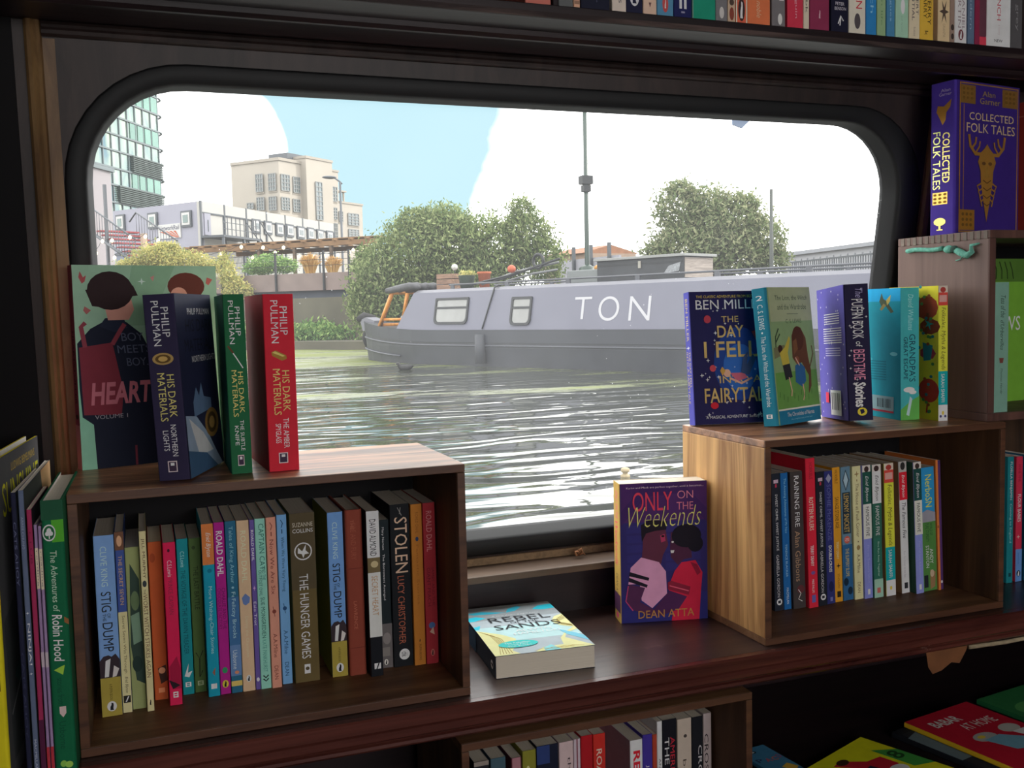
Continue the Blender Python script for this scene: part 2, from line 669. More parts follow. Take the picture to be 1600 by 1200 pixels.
m2 = N(t, 'ShaderNodeMapRange', i_1=0.52, i_2=0.66, i_3=0.0, i_4=0.40)
t.links.new(n2.outputs['Fac'], m2.inputs[0])
m3 = N(t, 'ShaderNodeMath', operation='MULTIPLY')
t.links.new(sp.outputs[0], m3.inputs[0])
t.links.new(m2.outputs[0], m3.inputs[1])
m4 = N(t, 'ShaderNodeMath', operation='ADD', use_clamp=True)
t.links.new(r1.outputs[0], m4.inputs[0])
t.links.new(m3.outputs[0], m4.inputs[1])
t.links.new(m4.outputs[0], mx.inputs[0])
t.links.new(tr.outputs[0], mx.inputs[1])
t.links.new(tl.outputs[0], mx.inputs[2])
t.links.new(mx.outputs[0], o_.inputs['Surface'])
mb = MB()
lp = rrect(0.001)
tri = tessellate_polygon([[Vector((a, b, 0)) for a, b in lp]])
mb.add([(a, b, -0.029) for a, b in lp], [tuple(q) for q in tri], gm, WM)
pn = mb.build('pane')
pn.parent = win
pn.matrix_parent_inverse = win.matrix_world.inverted()

# --- mouldings around the window board
half = [(0.0, 0.0), (0.0, 0.004), (0.003, 0.008), (0.007, 0.009), (0.010, 0.006), (0.013, 0.007), (0.016, 0.005), (0.018, 0.0)]


def moulding(name, kind, at0, a, b, m):
    mb = MB()
    if kind == 'v':
        pts = [(at0 + u, d) for u, d in half]
        mb.prism([(x, d) for x, d in pts], a, b, m, WM @ Matrix(((1, 0, 0, 0), (0, 0, 1, 0), (0, 1, 0, 0), (0, 0, 0, 1))), 'z')
    else:
        pts = [(at0 + u, d) for u, d in half]
        mb.prism(pts, a, b, m, WM, 'x')
    struct(mb, name)


moulding('trim_1', 'v', -0.106, -0.374, 0.338, W_TRIM)
moulding('trim_2', 'h', 0.320, -0.088, 1.170, W_WALL)
moulding('trim_3', 'v', 1.170, -0.374, 0.338, W_TRIM)
W_LIT = wood('lit_board_wood', '5c4430', '8e6e4a', 'z', 0.7, rough=0.5)  # thin added strips: light on the wall board, painted as lighter wood
for nm, xa, xb in (('lit_strip_left', -0.0880, -0.0752), ('lit_strip_right', 1.1685, 1.1700)):
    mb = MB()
    mb.box(xa, xb, -0.374, 0.318, 0.0, 0.002, W_LIT, WM)
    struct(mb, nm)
mb = MB()
mb.box(-1.4, 2.7, 1.2905, 1.3515, Z(-0.3794), Z(-0.3694), W_SILL, None, 0.0015)
struct(mb, 'trim_4')
mb = MB()
M_STRIP = plain('ribbed_strip', '8a7256', rough=0.7, vary=0.25, scale=160)
mb.box(-0.05, 1.13, -0.3735, -0.3625, 0.0, 0.003, M_STRIP, WM)
struct(mb, 'trim_5')
mb = MB()
mb.box(-1.4, 2.7, 1.3217, 1.335, 0.0, Z(-0.3796), W_DARK)
struct(mb, 'wall_below')

mb = MB()
mb.box(-1.4, -0.118, -0.374, 0.80, 0.0005, 0.006, M_VOID, WM)
struct(mb, 'wall_back_left')

# --- shell of the cabin behind and around the camera
mb = MB()
mb.box(-1.4, 2.7, -1.35, 1.6, -0.02, 0.0, W_DARK)
struct(mb, 'floor')
mb = MB()
mb.box(-1.45, 2.75, -1.4, 1.35, 2.0, 2.03, W_WALL)
struct(mb, 'ceiling')
mb = MB()
mb.box(-1.45, -1.4, -1.4, 1.7, 0, 2.03, W_DARK)
struct(mb, 'wall_left')
mb = MB()
mb.box(2.7, 2.75, -1.4, 1.7, 0, 2.03, W_DARK)
struct(mb, 'wall_right')
mb = MB()
for a, b, c, d in ((-1.4, -0.3, 0, 2.0), (1.5, 2.7, 0, 2.0), (-0.3, 1.5, 0, 1.08), (-0.3, 1.5, 1.68, 2.0)):
    mb.box(a, b, -1.35, -1.3, c, d, W_WALL)
struct(mb, 'wall_front')

# --- worktop under the window
wk = empty('worktop', Matrix.Translation((-1.395, 1.05, Z(-0.465))), 'long dark scuffed wooden worktop with moulded front edge under the window', 'worktop')
mb = MB()
mb.box(0, 4.09, 0.012, 0.2712, 0, 0.020, W_TOP)
mb.build('top_board', wk)
mb = MB()
pf = [(0.0, 0.018), (0.002, 0.020), (0.0125, 0.020), (0.0125, -0.020), (0.010, -0.020), (0.006, -0.019), (0.004, -0.0165), (0.0045, -0.013), (0.008, -0.0115), (0.008, -0.010), (0.003, -0.009), (0.0005, -0.006), (0.0005, -0.002), (0.003, 0.001), (0.006, 0.0025), (0.006, 0.004), (0.0, 0.005)]
mb.prism(pf, 0, 4.09, W_MOULD, None, 'x')
mb.build('front_moulding', wk)

# --- shelf above the window
sh = empty('wall_shelf', Matrix.Translation((-1.395, 1.07, Z(0.3315))), 'dark wooden shelf of books running above the window', 'shelf')
mb = MB()
mb.box(0, 4.09, 0, 0.163, 0, 0.0155, W_DARK, None, 0.001)
mb.build('board', sh)
mb = MB()
M_SCUFF = wood('scuffed_shelf_edge', '2a1d1c', '6a5650', 'x', 1.5, rough=0.7, contrast=(0.45, 0.75))
mb.box(0, 4.09, -0.002, 0.0, 0.0005, 0.0065, M_SCUFF)
mb.build('front_edge', sh)
mb = MB()
mb.prism([(0.052, 0.0), (0.052, -0.006), (0.056, -0.010), (0.062, -0.010), (0.066, -0.006), (0.066, 0.0)], 0, 4.09, W_DARK, None, 'x')
mb.build('cove_strip', sh)

# --- low benches under the worktop
be = empty('display_bench', Matrix.Translation((0.745, 0.72, 0)), 'low dark bench with picture books laid flat under the worktop', 'bench')
mb = MB()
mb.box(0, 1.9, 0, 0.598, Z(-0.625), Z(-0.61), W_DARK)
mb.build('bench_top', be)
for lx in (0.0, 1.88):
    mb = MB()
    mb.box(lx, lx + 0.02, 0, 0.598, 0.001, Z(-0.625), W_DARK)
    mb.build('side_board', be)
pl = empty('crate_plinth', Matrix.Translation((0.25, 0.95, 0)), 'low dark plinth carrying the crate under the worktop', 'plinth')
mb = MB()
mb.box(0, 0.485, 0, 0.36, 0.001, Z(-0.7725), W_DARK)
mb.build('box', pl)


# --- wooden crates
def crate(x0, x1, y0, y1, z0, z1, label, top, side, inside, edge, bt=0.0098, group=None, far_side=None):
    r = empty('wooden_crate', Matrix.Translation((x0, y0, z0)), label, 'crate', group)
    W, Dp, Hh = x1 - x0, y1 - y0, z1 - z0
    e = 0.0012

    def board(nm, a, b, c, d, f, g, m):
        q = MB()
        q.box(a, b, 0.0016, d, f, g, m, None, e)
        q.box(a + 0.0004, b - 0.0004, 0.0, 0.0022, f + 0.0004, g - 0.0004, edge, None, 0.0005)
        return q.build(nm, r)
    board('top_panel', 0, W, 0, Dp, Hh - bt, Hh, top)
    board('bottom_panel', 0, W, 0, Dp, 0, bt, inside if inside else top)
    board('side_panel', 0, bt, 0, Dp, bt, Hh - bt, side)
    board('side_panel', W - bt, W, 0, Dp, bt, Hh - bt, far_side or side)
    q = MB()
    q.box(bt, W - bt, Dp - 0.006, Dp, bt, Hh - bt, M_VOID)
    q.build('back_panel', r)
    return r


W_CRATE_B = wood('crate_wood_base', '5a3a24', '906848', 'x', 0.8, rough=0.55)
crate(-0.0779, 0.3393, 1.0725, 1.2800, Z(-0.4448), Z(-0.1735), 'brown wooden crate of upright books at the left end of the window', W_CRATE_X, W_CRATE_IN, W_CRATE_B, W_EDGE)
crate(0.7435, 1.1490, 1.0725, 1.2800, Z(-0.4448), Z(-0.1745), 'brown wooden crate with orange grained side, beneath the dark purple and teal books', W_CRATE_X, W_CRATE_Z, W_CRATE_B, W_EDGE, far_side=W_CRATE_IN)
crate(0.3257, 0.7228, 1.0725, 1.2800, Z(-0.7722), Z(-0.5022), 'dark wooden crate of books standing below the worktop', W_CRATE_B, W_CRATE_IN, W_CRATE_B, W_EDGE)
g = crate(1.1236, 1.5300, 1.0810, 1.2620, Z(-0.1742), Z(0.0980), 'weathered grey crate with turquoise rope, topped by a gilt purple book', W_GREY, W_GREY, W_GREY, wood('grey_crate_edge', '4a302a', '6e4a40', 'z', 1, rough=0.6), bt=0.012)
# finger joints along the top of its left side, and the painted rope
q = MB()
for k in range(14):
    y = 0.004 + k * 0.0125
    q.box(-0.0008, 0.0, y, y + 0.0065, 0.2600, 0.2715, wood('joint_end_grain', '6a6058', '92857a', 'y', 1, rough=0.8))
q.build('finger_joint', g)
q = MB()
M_TURQ = plain('turquoise_rope', '6fb8a4', rough=0.8, vary=0.2, scale=200, bump=0.3)
pts = [(-0.003, 0.158 - 0.0093 * k, 0.2515 + 0.0012 * math.sin(k * 0.8)) for k in range(9)]
q.tube(pts, 0.0034, M_TURQ)
q.ball((-0.005, 0.070, 0.249), (0.006, 0.010, 0.006), M_TURQ)
q.ball((-0.005, 0.060, 0.2485), (0.005, 0.007, 0.0055), plain('rope_knot_dark', '3a5a50', rough=0.9))
q.tube([(-0.004, 0.062, 0.249), (-0.005, 0.048, 0.243), (-0.005, 0.036, 0.238), (-0.005, 0.027, 0.243), (-0.004, 0.030, 0.252), (-0.003, 0.016, 0.254)], [0.004, 0.0055, 0.005, 0.004, 0.0025, 0.0012], M_TURQ)
q.tube([(-0.003, 0.045, 0.238), (-0.002, 0.052, 0.233), (-0.002, 0.060, 0.232)], 0.0008, M_TURQ)
q.build('rope_handle', g)
c5 = crate(1.315, 1.70, 1.10, 1.2800, Z(-0.4448), Z(-0.1745), 'brown crate standing behind thin teal and red books', W_CRATE_X, W_CRATE_IN, W_CRATE_B, W_EDGE)

# ================================================================== BOOKS IN THE LEFT CRATE
GL = 'upright books in the left crate'
ZL = Z(-0.4348)


def rowL(x, t, y, h, sp, label, art, **k):
    return book(x, y, ZL, t, min(0.110 if t < 0.012 else 0.106, 1.2725 - y), h, sp, label, art, group=GL, **k)


STIG = [D('CLIVE KING', .06, .28, 'a9c4e6', .3, .62), D('STIG', .31, .42, '20232c', .24, .72), D('OF', .43, .455, '20232c', .5, .66), D('THE', .43, .47, '20232c', .28, .44), D('DUMP', .48, .64, '20232c', .24, .74),
        Pg([(0, .69), (.2, .665), (.45, .66), (.6, .67), (.8, .655), (1, .69), (1, .79), (0, .79)], '33292f', 'spine'), Pg([(.3, .69), (.55, .68), (.42, .78), (.22, .78)], 'dcd6d2', 'spine'), Pg([(.7, .72), (.95, .74), (.8, .78), (.6, .785)], 'c9c0bd', 'spine'),
        Rc(0, .785, 1, 1, '9a8a3c'), D('A PUFFIN BOOK', .82, .91, '3a3418', .42, .56), Bird(.5, .945, .24, .028)]
rowL(-0.0595, .0206, 1.1504, .2012, '7195c8', 'pale blue over olive paperback with black title, first from left in the left crate', STIG, back='9a8a3c')
rowL(-0.0381, .0092, 1.1540, .2028, '3b4f8c', 'narrow blue and cream paperback beside the first pale blue book in the left crate',
     [Rc(0, 0, 1, .10, '6b4a38'), El(.5, .05, .3, .03, 'c79a78'), D('THE SECRET SEVEN', .13, .40, 'b9985e', .3, .7), Rc(0, .44, 1, 1, 'cdbd8e'), D('Secret Seven Win Through', .46, .78, '6b5c3a', .3, .7), D('Enid Blyton', .80, .89, '3a3020', .3, .7, sh=.3), Rc(.1, .905, .9, .945, '26241f'), Pg([(.3, .94), (.6, .91), (.75, .91), (.45, .94)], 'e8e0c8', 'spine')])
rowL(-0.0286, .0148, 1.1600, .1833, '8a9260', 'short sage green paperback with dark forest picture spine in the left crate',
     [Pg([(.3, .1), (.9, .2), (1, .85), (.4, .82), (.1, .6)], '2f4038', 'spine'), El(.55, .33, .3, .06, '5c6f4e'), Pg([(.2, .42), (.8, .4), (.9, .58), (.3, .6)], '6f8a74', 'spine'), El(.5, .72, .35, .05, '23342f')])
rowL(-0.0131, .0072, 1.1475, .2025, 'd6bd8e', 'thin cream paperback with brown lettering standing forward, fourth from left in the left crate',
     [D('JILL MURPHY', .04, .26, '5a4330', .25, .75), El(.5, .29, .3, .018, '33383c'), D('THE', .32, .35, '5a4330', .3, .6), D('WORST WITCH STRIKES AGAIN', .35, .81, '6d4c3c', .2, .8), Bird(.5, .95, .3, .02, 'd6bd8e')])
rowL(-0.0048, .0148, 1.1780, .1830, 'a5502a', 'short rust orange paperback set back beside the crimson book in the left crate',
     [El(.3, .1, .2, .03, '8a3f22'), Pg([(.3, .80), (.9, .78), (1, .88), (.5, .90)], '3a2622', 'spine'), El(.6, .815, .25, .02, 'b98a6a'), Rc(.3, .925, .75, .955, 'c9825c')])
rowL(0.0108, .0134, 1.1542, .1859, 'c81e4c', 'crimson paperback with white lettering standing forward in the left crate',
     [El(.45, .05, .1, .01, '3a1020'), D('C.S.Lewis', .11, .21, 'e8b9bf', .3, .65), D('PRINCE CASPIAN', .22, .44, '8e2340', .3, .65), Pg([(.1, .76), (.7, .70), (1, .78), (1, .9), (.4, .9), (.1, .86)], '96163a', 'spine'), Pg([(0, .84), (.5, .86), (.9, .88), (.3, .90)], '281a22', 'spine'), Block(.5, .935, .2, .018, 'f0d0d4', 'c81e4c')])
rowL(0.0258, .0126, 1.1815, .1826, '157f86', 'teal paperback with dark title just right of the crimson book in the left crate',
     [D('C.S.Lewis', .08, .18, '8fc9c6', .3, .65), D('THE VOYAGE OF THE DAWN TREADER', .20, .74, '0b4a54', .28, .68), Pg([(.2, .88), (.6, .80), (.5, .86), (.9, .85), (.6, .89)], 'bfe0dc', 'spine'), Block(.5, .935, .25, .015, 'e4f0ee', '157f86')])
rowL(0.0392, .0132, 1.1835, .1815, '42592f', 'dark green paperback with black title between the two teal books in the left crate',
     [El(.4, .06, .15, .012, '2f3f24'), D('THE LAST BATTLE', .18, .46, '24301c', .3, .7), Ln([(.2, .74), (.5, .78), (.8, .73)], .08, '1d2418', 'spine'), Ln([(.5, .78), (.45, .9), (.7, .86)], .09, '1d2418', 'spine'), Block(.5, .94, .25, .015, '8c9a78', '42592f')], back='42592f')
rowL(0.0530, .0128, 1.1631, .2009, '148aa2', 'teal paperback with an orange top end in the left crate',
     [Rc(0, 0, 1, .235, 'd2743e'), D('Enid Blyton', .05, .19, 'f2dcc0', .25, .75, sh=.3), El(.55, .27, .2, .012, '0f6d84'), D('More Wishing-Chair Stories', .36, .75, '9adbe0', .3, .7), Pg([(.4, .86), (.7, .83), (.6, .88)], '8a5a4a', 'spine'), Rc(.25, .925, .75, .955, 'e8eef0')])
rowL(0.0664, .0116, 1.1652, .2010, 'a01e7c', 'magenta paperback with bold white lettering in the left crate',
     [D('ROALD DAHL', .05, .31, 'f4dcec', .2, .8, wt=.02), D('CHARLIE AND THE', .38, .62, '5c1450', .52, .85), D('CHOCOLATE FACTORY', .38, .62, '6a1858', .12, .45), El(.5, .86, .25, .018, '2f8a5a'), Pg([(.3, .84), (.7, .88), (.7, .84), (.3, .88)], 'd84040', 'spine'), Bird(.5, .94, .3, .022, 'e0b23a')])
rowL(0.0787, .0122, 1.1643, .2014, '27607c', 'dark teal blue hardback with silver blue lettering in the left crate',
     [D('Tales of King Arthur', .03, .36, '7fb0bc', .25, .7), El(.5, .385, .12, .007, '7fb0bc'), D('Felicity Brooks', .41, .68, '9cc0d6', .25, .7), Rc(0, .44, 1, .72, '3a6490'), D('Felicity Brooks', .45, .68, '9cc0d6', .25, .7), Rc(0, .72, 1, .9, '5a7aa6'), D('Usborne', .75, .86, 'b8cce0', .25, .65), El(.55, .88, .2, .01, 'c08060'), Rc(0, .93, 1, .96, 'c8b060')])
rowL(0.0914, .0140, 1.1636, .2010, 'e0a988', 'peach paperback with a small blue figure on its spine in the left crate',
     [D('ROALD DAHL', .06, .36, 'f0c6a8', .3, .72), Pg([(.35, .39), (.65, .41), (.65, .39), (.35, .41)], '2a2638', 'spine'), Pg([(.2, .45), (.5, .425), (.85, .45), (.8, .48), (.5, .495), (.3, .485)], '5f76a8', 'spine'), D('Danny the Champion', .56, .80, 'e9bb9c', .35, .65), Bird(.5, .925, .2, .02, 'e8d8c8')])
rowL(0.1060, .0056, 1.1640, .2007, '5f4f90', 'thin violet paperback between the peach and mint books in the left crate',
     [D('ROALD DAHL', .06, .24, 'd8d0ea', .25, .75, wt=.02), Star(.5, .40, .3, 'd0a0c0', 'spine', .06), D('Esio Trot', .48, .62, 'cfc6e4', .25, .75), El(.5, .94, .3, .012, 'f0ece4')])
rowL(0.1118, .0118, 1.1631, .2014, '86bfae', 'mint green paperback with dark green hand lettering in the left crate',
     [D('CAPTAIN CAT', .03, .30, '2c6a5c', .35, .85, wt=.01), D('AND THE', .28, .36, '2c6a5c', .55, .85), D('OUTPOST OWL', .30, .45, '2c6a5c', .2, .5), D('SUE MONGREDIEN', .46, .70, '1f5a4c', .3, .68), D('KATE PANKHURST', .71, .90, '4a9080', .3, .68), Ln([(.25, .92), (.5, .935), (.75, .92)], .12, '15211e', 'spine'), Ln([(.25, .94), (.5, .955), (.75, .94)], .12, '15211e', 'spine')])
MILNE = lambda a, b, c: [Ln([(.4, .03), (.6, .05), (.45, .075)], .08, c, 'spine'), Rc(.45, .085, .55, .11, c), D(a, .13, .33 if len(a) < 12 else .45, c, .3, .7), El(.5, .55, .2, .012, c), Ln([(.4, .52), (.55, .58)], .06, c, 'spine'), D('A.A.Milne', .68, .82, c, .3, .7), D('DEAN', .87, .95, c, .3, .68)]
rowL(0.1243, .0112, 1.1609, .2022, 'd98a76', 'salmon pink paperback with thin dark lettering in the left crate', MILNE('Now We Are Six', 0, '7a3c34'))
rowL(0.1372, .0116, 1.1681, .2026, '6a9ad2', 'light blue paperback just left of the thick bronze book in the left crate', MILNE('When We Were Very Young', 0, '24466e'))
rowL(0.1519, .0289, 1.1654, .2030, '5e5030', 'thick dark bronze paperback with a white ring emblem in the left crate',
     [Rc(0, .0, 1, .45, '4e4430'), H('SUZANNE', .1, .055, .92, .08, 'b8b0a0', 'spine'), H('COLLINS', .1, .092, .92, .115, 'ece6d8', 'spine'), El(.5, .225, .36, .052, 'd8d2c6'), El(.5, .225, .31, .045, '4e4430'),
      Pg([(.3, .20), (.46, .225), (.62, .185), (.6, .22), (.74, .24), (.56, .243), (.5, .265), (.44, .24), (.28, .235)], 'e6e0d4', 'spine'), D('THE HUNGER GAMES', .36, .86, 'f0eadc', .3, .66, wt=.01), Rc(.38, .895, .62, .95, 'e8e2d2'), El(.5, .92, .08, .011, '4e4430')], back='6c6a3a')
rowL(0.1960, .0184, 1.1666, .2001, '6790c4', 'pale blue over olive paperback with black title, just right of the thick bronze book', STIG, back='7f8438')
rowL(0.2161, .0208, 1.1624, .2018, '7d3a2c', 'worn red brown cloth hardback with faded lettering in the left crate',
     [D('THE', .06, .12, '9a5844', .3, .5), D('FIRE AND FURY', .08, .30, '8f4c3a', .3, .6), Rc(.0, .35, 1, .355, '6a2e24'), D('LAWRENCE', .55, .72, 'a8604c', .35, .55), Rc(0, .83, 1, .835, '6a2e24')], hard=True)
rowL(0.2391, .0150, 1.1490, .2009, '14161c', 'black and white paperback with bold black author name standing forward in the left crate',
     [Rc(0, 0, 1, .28, 'd8d2cc'), D('DAVID ALMOND', .05, .27, '18181c', .22, .74, wt=.02), Rc(0, .28, 1, .37, '6a5c40'), El(.55, .32, .3, .02, 'b8a880'), Rc(0, .37, 1, .76, 'cfc8c2'), D('SECRET HEART', .39, .63, 'b08a62', .28, .76), Rc(.28, .92, .8, .955, 'd8d4cc'), Pg([(.42, .955), (.6, .92), (.7, .92), (.52, .955)], '14161c', 'spine')])
rowL(0.2548, .0166, 1.1720, .1841, '1c2428', 'short black paperback with small white title and grey foot in the left crate',
     [D('Mary Norton', .05, .20, 'd8dcd8', .42, .62), D('The Borrowers Avenged', .23, .54, 'e0e4e0', .42, .62), Rc(0, .70, 1, 1, '5f5a5a'), El(.6, .8, .3, .04, '7a7472'), Rc(.2, .86, .8, .92, '75706c'), Bird(.5, .96, .15, .02, 'c8c4bc')])
rowL(0.2720, .0246, 1.1688, .2022, '16181c', 'black paperback with large cream capitals down its spine in the left crate',
     [Ln([(.4, .02), (.6, .07)], .03, '8a8884', 'spine'), Ln([(.55, .02), (.5, .06)], .03, '8a8884', 'spine'), D('STOLEN', .08, .42, 'cfa890', .22, .86, wt=.03), D('LUCY CHRISTOPHER', .44, .86, '9c5a44', .3, .64), El(.55, .925, .27, .034, 'd8d4cc'), D('chk', .91, .94, '16181c', .4, .7)])
rowL(0.2973, .0142, 1.1650, .2012, 'b0702c', 'mustard orange paperback second from the right in the left crate',
     [D('ROALD DAHL', .05, .18, '8a5420', .4, .65), El(.5, .215, .14, .014, '2c3a5a'), D('Fantastic Stories', .25, .62, '9a5e24', .4, .62), Bird(.5, .845, .12, .012, 'b0702c'), D('PUFFIN BOOKS', .87, .97, '4a2c10', .42, .62)])
rowL(0.3122, .0155, 1.1635, .2017, '9a2c34', 'dark red paperback with pink lettering at the right end of the left crate',
     [D('ROALD DAHL', .05, .30, 'c08080', .25, .7), D('JAMES AND THE', .40, .64, '6a1c28', .52, .8), D('GIANT PEACH', .40, .64, '6a1c28', .2, .48), El(.5, .76, .26, .02, '4a6a9a'), Pg([(.3, .80), (.6, .77), (.7, .82)], 'c8a08c', 'spine'), Bird(.5, .93, .16, .022, 'b86a60')])

# ================================================================== BOOKS IN THE RIGHT CRATE
GR_ = 'upright books in the right crate'


def rowR(x, t, y, h, sp, label, art, ln=0.0, **k):
    return book(x, y, ZL, t, min(0.108, 1.2725 - y), h, sp, label, art, group=GR_, lean=-ln, **k)


SWEET = lambda c: [El(.5, .06, .2, .012, c), Rc(.25, .045, .75, .07, 'b8a0b0'), Rc(.4, .075, .6, .10, 'a03048'), D('SWEET CRIME, SWEET JUSTICE', .15, .56, 'e4e2e0', .3, .62, wt=.015), D('GABRIELLA GORDON', .59, .90, 'b8b6b8', .3, .6), El(.5, .935, .3, .024, 'd8d6d2'), D('1', .925, .945, '23262e', .35, .65)]
rowR(0.8238, .0150, 1.1648, .1974, '20242e', 'black paperback with small white spine title at the left end of the right crate', SWEET('3a3e4a'), 1.9)
rowR(0.8402, .0122, 1.1657, .1972, '1b5a94', 'blue paperback with pale lettering, second from left in the right crate', [D('The Amazing Adventures of Mr Nev', .04, .44, '7fb4d8', .3, .7), D('TERENCE BLACKER', .52, .76, '8fb8d0', .35, .62), D('MACMILLAN', .84, .96, 'b8d0e0', .35, .65)], 1.9)
rowR(0.8536, .0210, 1.1623, .1978, '3c3636', 'charcoal paperback with large white spine lettering in the right crate', [D('RAINING FIRE', .03, .40, 'dedad6', .3, .68, wt=.02), D('Alan Gibbons', .43, .80, '9a7c62', .25, .66), El(.6, .86, .3, .03, '5a2c30'), Ln([(.4, .86), (.6, .89), (.4, .93), (.7, .95)], .05, 'c8c4be', 'spine')], 1.9)
rowR(0.8762, .0160, 1.1570, .2165, 'c42438', 'tall red paperback with bold cream lettering in the right crate', [D('HORRIBLE', .03, .14, '8a1c2c', .35, .7), D('ROTTEN RULERS', .26, .48, 'f0d0b0', .25, .7, wt=.03), D('TERRY DEARY', .58, .72, 'f4ece0', .3, .62, wt=.01), El(.5, .765, .22, .012, '6a4a80'), D('MIKE PHILLIPS', .81, .90, 'e8d0c8', .35, .58), Rc(.3, .915, .7, .965, '5a5a9a')], 1.9)
rowR(0.8948, .0150, 1.1593, .1952, '1c1f28', 'black paperback with small white spine title right of the tall red book', SWEET('3a3e4a'), 1.9)
rowR(0.9119, .0142, 1.1623, .1946, '2c2f68', 'indigo paperback with a grey diamond emblem in the right crate', [Pg([(.5, .02), (.85, .055), (.5, .09), (.15, .055)], '8a8aa0', 'spine'), D('SOPHIE McKENZIE', .10, .52, '5a5c90', .25, .72, wt=.01), D('DOUBLE-CROSS', .56, .76, 'e4e2ea', .3, .66, wt=.02), El(.5, .87, .3, .04, '1c1e48'), Rc(.35, .95, .65, .98, '6a6ca0')], 1.9)
rowR(0.9278, .0136, 1.1650, .1984, 'd98c26', 'orange paperback with black block capitals in the right crate', [D('HORRIBLE', .02, .12, '6a3410', .3, .66), D('SAVAGE STONE AGE', .22, .45, '3a1c10', .25, .72, wt=.02), D('TERRY DEARY', .55, .68, 'f2d6a0', .3, .6), Star(.5, .73, .3, '2a1a14', 'spine', .08), D('SCHOLASTIC', .79, .90, '7a3a14', .35, .6), Rc(.25, .92, .75, .965, '2a2014')], 1.9)
rowR(0.9434, .0172, 1.1662, .1977, '5d7c90', 'grey blue patterned paperback with a lens shaped emblem in the right crate', [Pg([(.5, .02), (.85, .10), (.5, .18), (.15, .10)], '22303a', 'spine'), Pg([(.5, .035), (.75, .10), (.5, .165), (.25, .10)], '9ab0ba', 'spine'), Rc(.1, .19, .9, .5, '24343e'), D('LEMONY SNICKET', .20, .49, 'c8a458', .25, .75, wt=.01), El(.5, .545, .3, .028, 'c05a4a'), D('10', .535, .555, 'f0e0d0', .3, .7), Rc(0, .58, 1, 1, '2a5a84'), D('THE SLIPPERY SLOPE', .61, .82, 'd0b050', .3, .65), El(.3, .86, .25, .03, '14283a'), El(.7, .93, .25, .03, '14283a')], 1.9)
rowR(0.9618, .0152, 1.1633, .1978, 'd8c193', 'cream paperback with thin brown title in the right crate', [Star(.5, .06, .3, '8a7448', 'spine', .08), Rc(.45, .10, .55, .115, '8a7448'), D('The House at Pooh Corner', .13, .53, '6a5636', .32, .68), El(.5, .565, .06, .006, '6a5636'), El(.5, .61, .2, .018, '8a7448'), D('A.A.Milne', .66, .80, '6a5636', .32, .68), D('DEAN', .87, .95, '6a5636', .32, .64)], 1.9)
FF = lambda a, b, c, f, ttl, tc_: [Rc(0, 0, 1, .05, 'c8beb8'), El(.5, .03, .28, .022, '3a2a28'), Rc(0, .05, 1, .29, a), D('Enid Blyton', .08, .27, f, .25, .72, sh=.3), Rc(0, .29, 1, .55, b), D(ttl, .31, .53, tc_, .3, .72, wt=.015)]
rowR(0.9776, .0145, 1.1609, .1982, '7a80c0', 'paperback banded dark green, cream and lilac, left of the green and white one', FF('1f4c42', 'd6ccc0', 0, 'd8e4dc', 'FAMOUS FIVE', '1c1c1c') + [D('Five on Treasure Island', .60, .88, '9498cc', .4, .65), Rc(.35, .93, .65, .97, 'c8cae4')], 1.9)
rowR(0.9927, .0160, 1.1586, .1984, '2c6454', 'paperback banded white over dark green in the right crate', FF('d8d2d0', '2c5c4c', 0, '2a2a2a', 'FAMOUS FIVE', 'e0e4dc') + [D('Five Run Away Together', .58, .84, 'a8c4b4', .4, .65), Rc(0, .86, 1, 1, '8fb4a0'), Rc(.3, .925, .7, .965, 'b06058')], 1.9)
FOLK = [Rc(0, 0, 1, .05, 'c8b8a8'), El(.5, .03, .3, .02, 'a03a34'), Rc(0, .05, 1, .145, 'c4453c'), Rc(.1, .07, .9, .12, 'd8948c'), Rc(0, .145, 1, .63, 'e2cf3e'), D("Folktales, Myths & Legends", .16, .62, '4a4620', .22, .78, sh=.2), Rc(0, .63, 1, .88, '12969a'), D('SARAH SHAFFI', .65, .86, 'd8eeea', .3, .68), Rc(0, .88, 1, 1, 'dcd8e4'), El(.5, .94, .12, .015, 'e0b040')]
rowR(1.0142, .0170, 1.1583, .1985, 'e2cf3e', 'yellow and teal paperback with handwritten title in the right crate', FOLK, 1.9, back='8a6a48')
rowR(1.0452, .0142, 1.1601, .1990, 'dcd8d8', 'white paperback with a red band near the top in the right crate', [Rc(0, 0, 1, .08, 'a8a4a0'), El(.5, .035, .3, .03, '2a2626'), Rc(0, .08, 1, .29, 'c42030'), D('Enid Blyton', .10, .27, 'f4e0e0', .25, .72, sh=.3), D('The Famous Five', .31, .58, '23252c', .28, .74, sh=.3), D('Five Go Down to the Sea', .68, .88, 'a8a4a8', .3, .55), Rc(.3, .92, .75, .965, '2a2a2e')], 2.6, back='8a6a50')
rowR(1.0626, .0140, 1.1494, .1982, '7f86c4', 'paperback banded dark green, cream and lilac, beside the blue and green book', FF('1c4440', 'cfc5ba', 0, 'd8e4dc', 'FAMOUS FIVE', '1c1c1c') + [D('Five Fall into Adventure', .60, .88, '989cd0', .4, .65), Rc(.35, .93, .65, .97, 'c8cae4')], 2.6, back='2a4a3c')
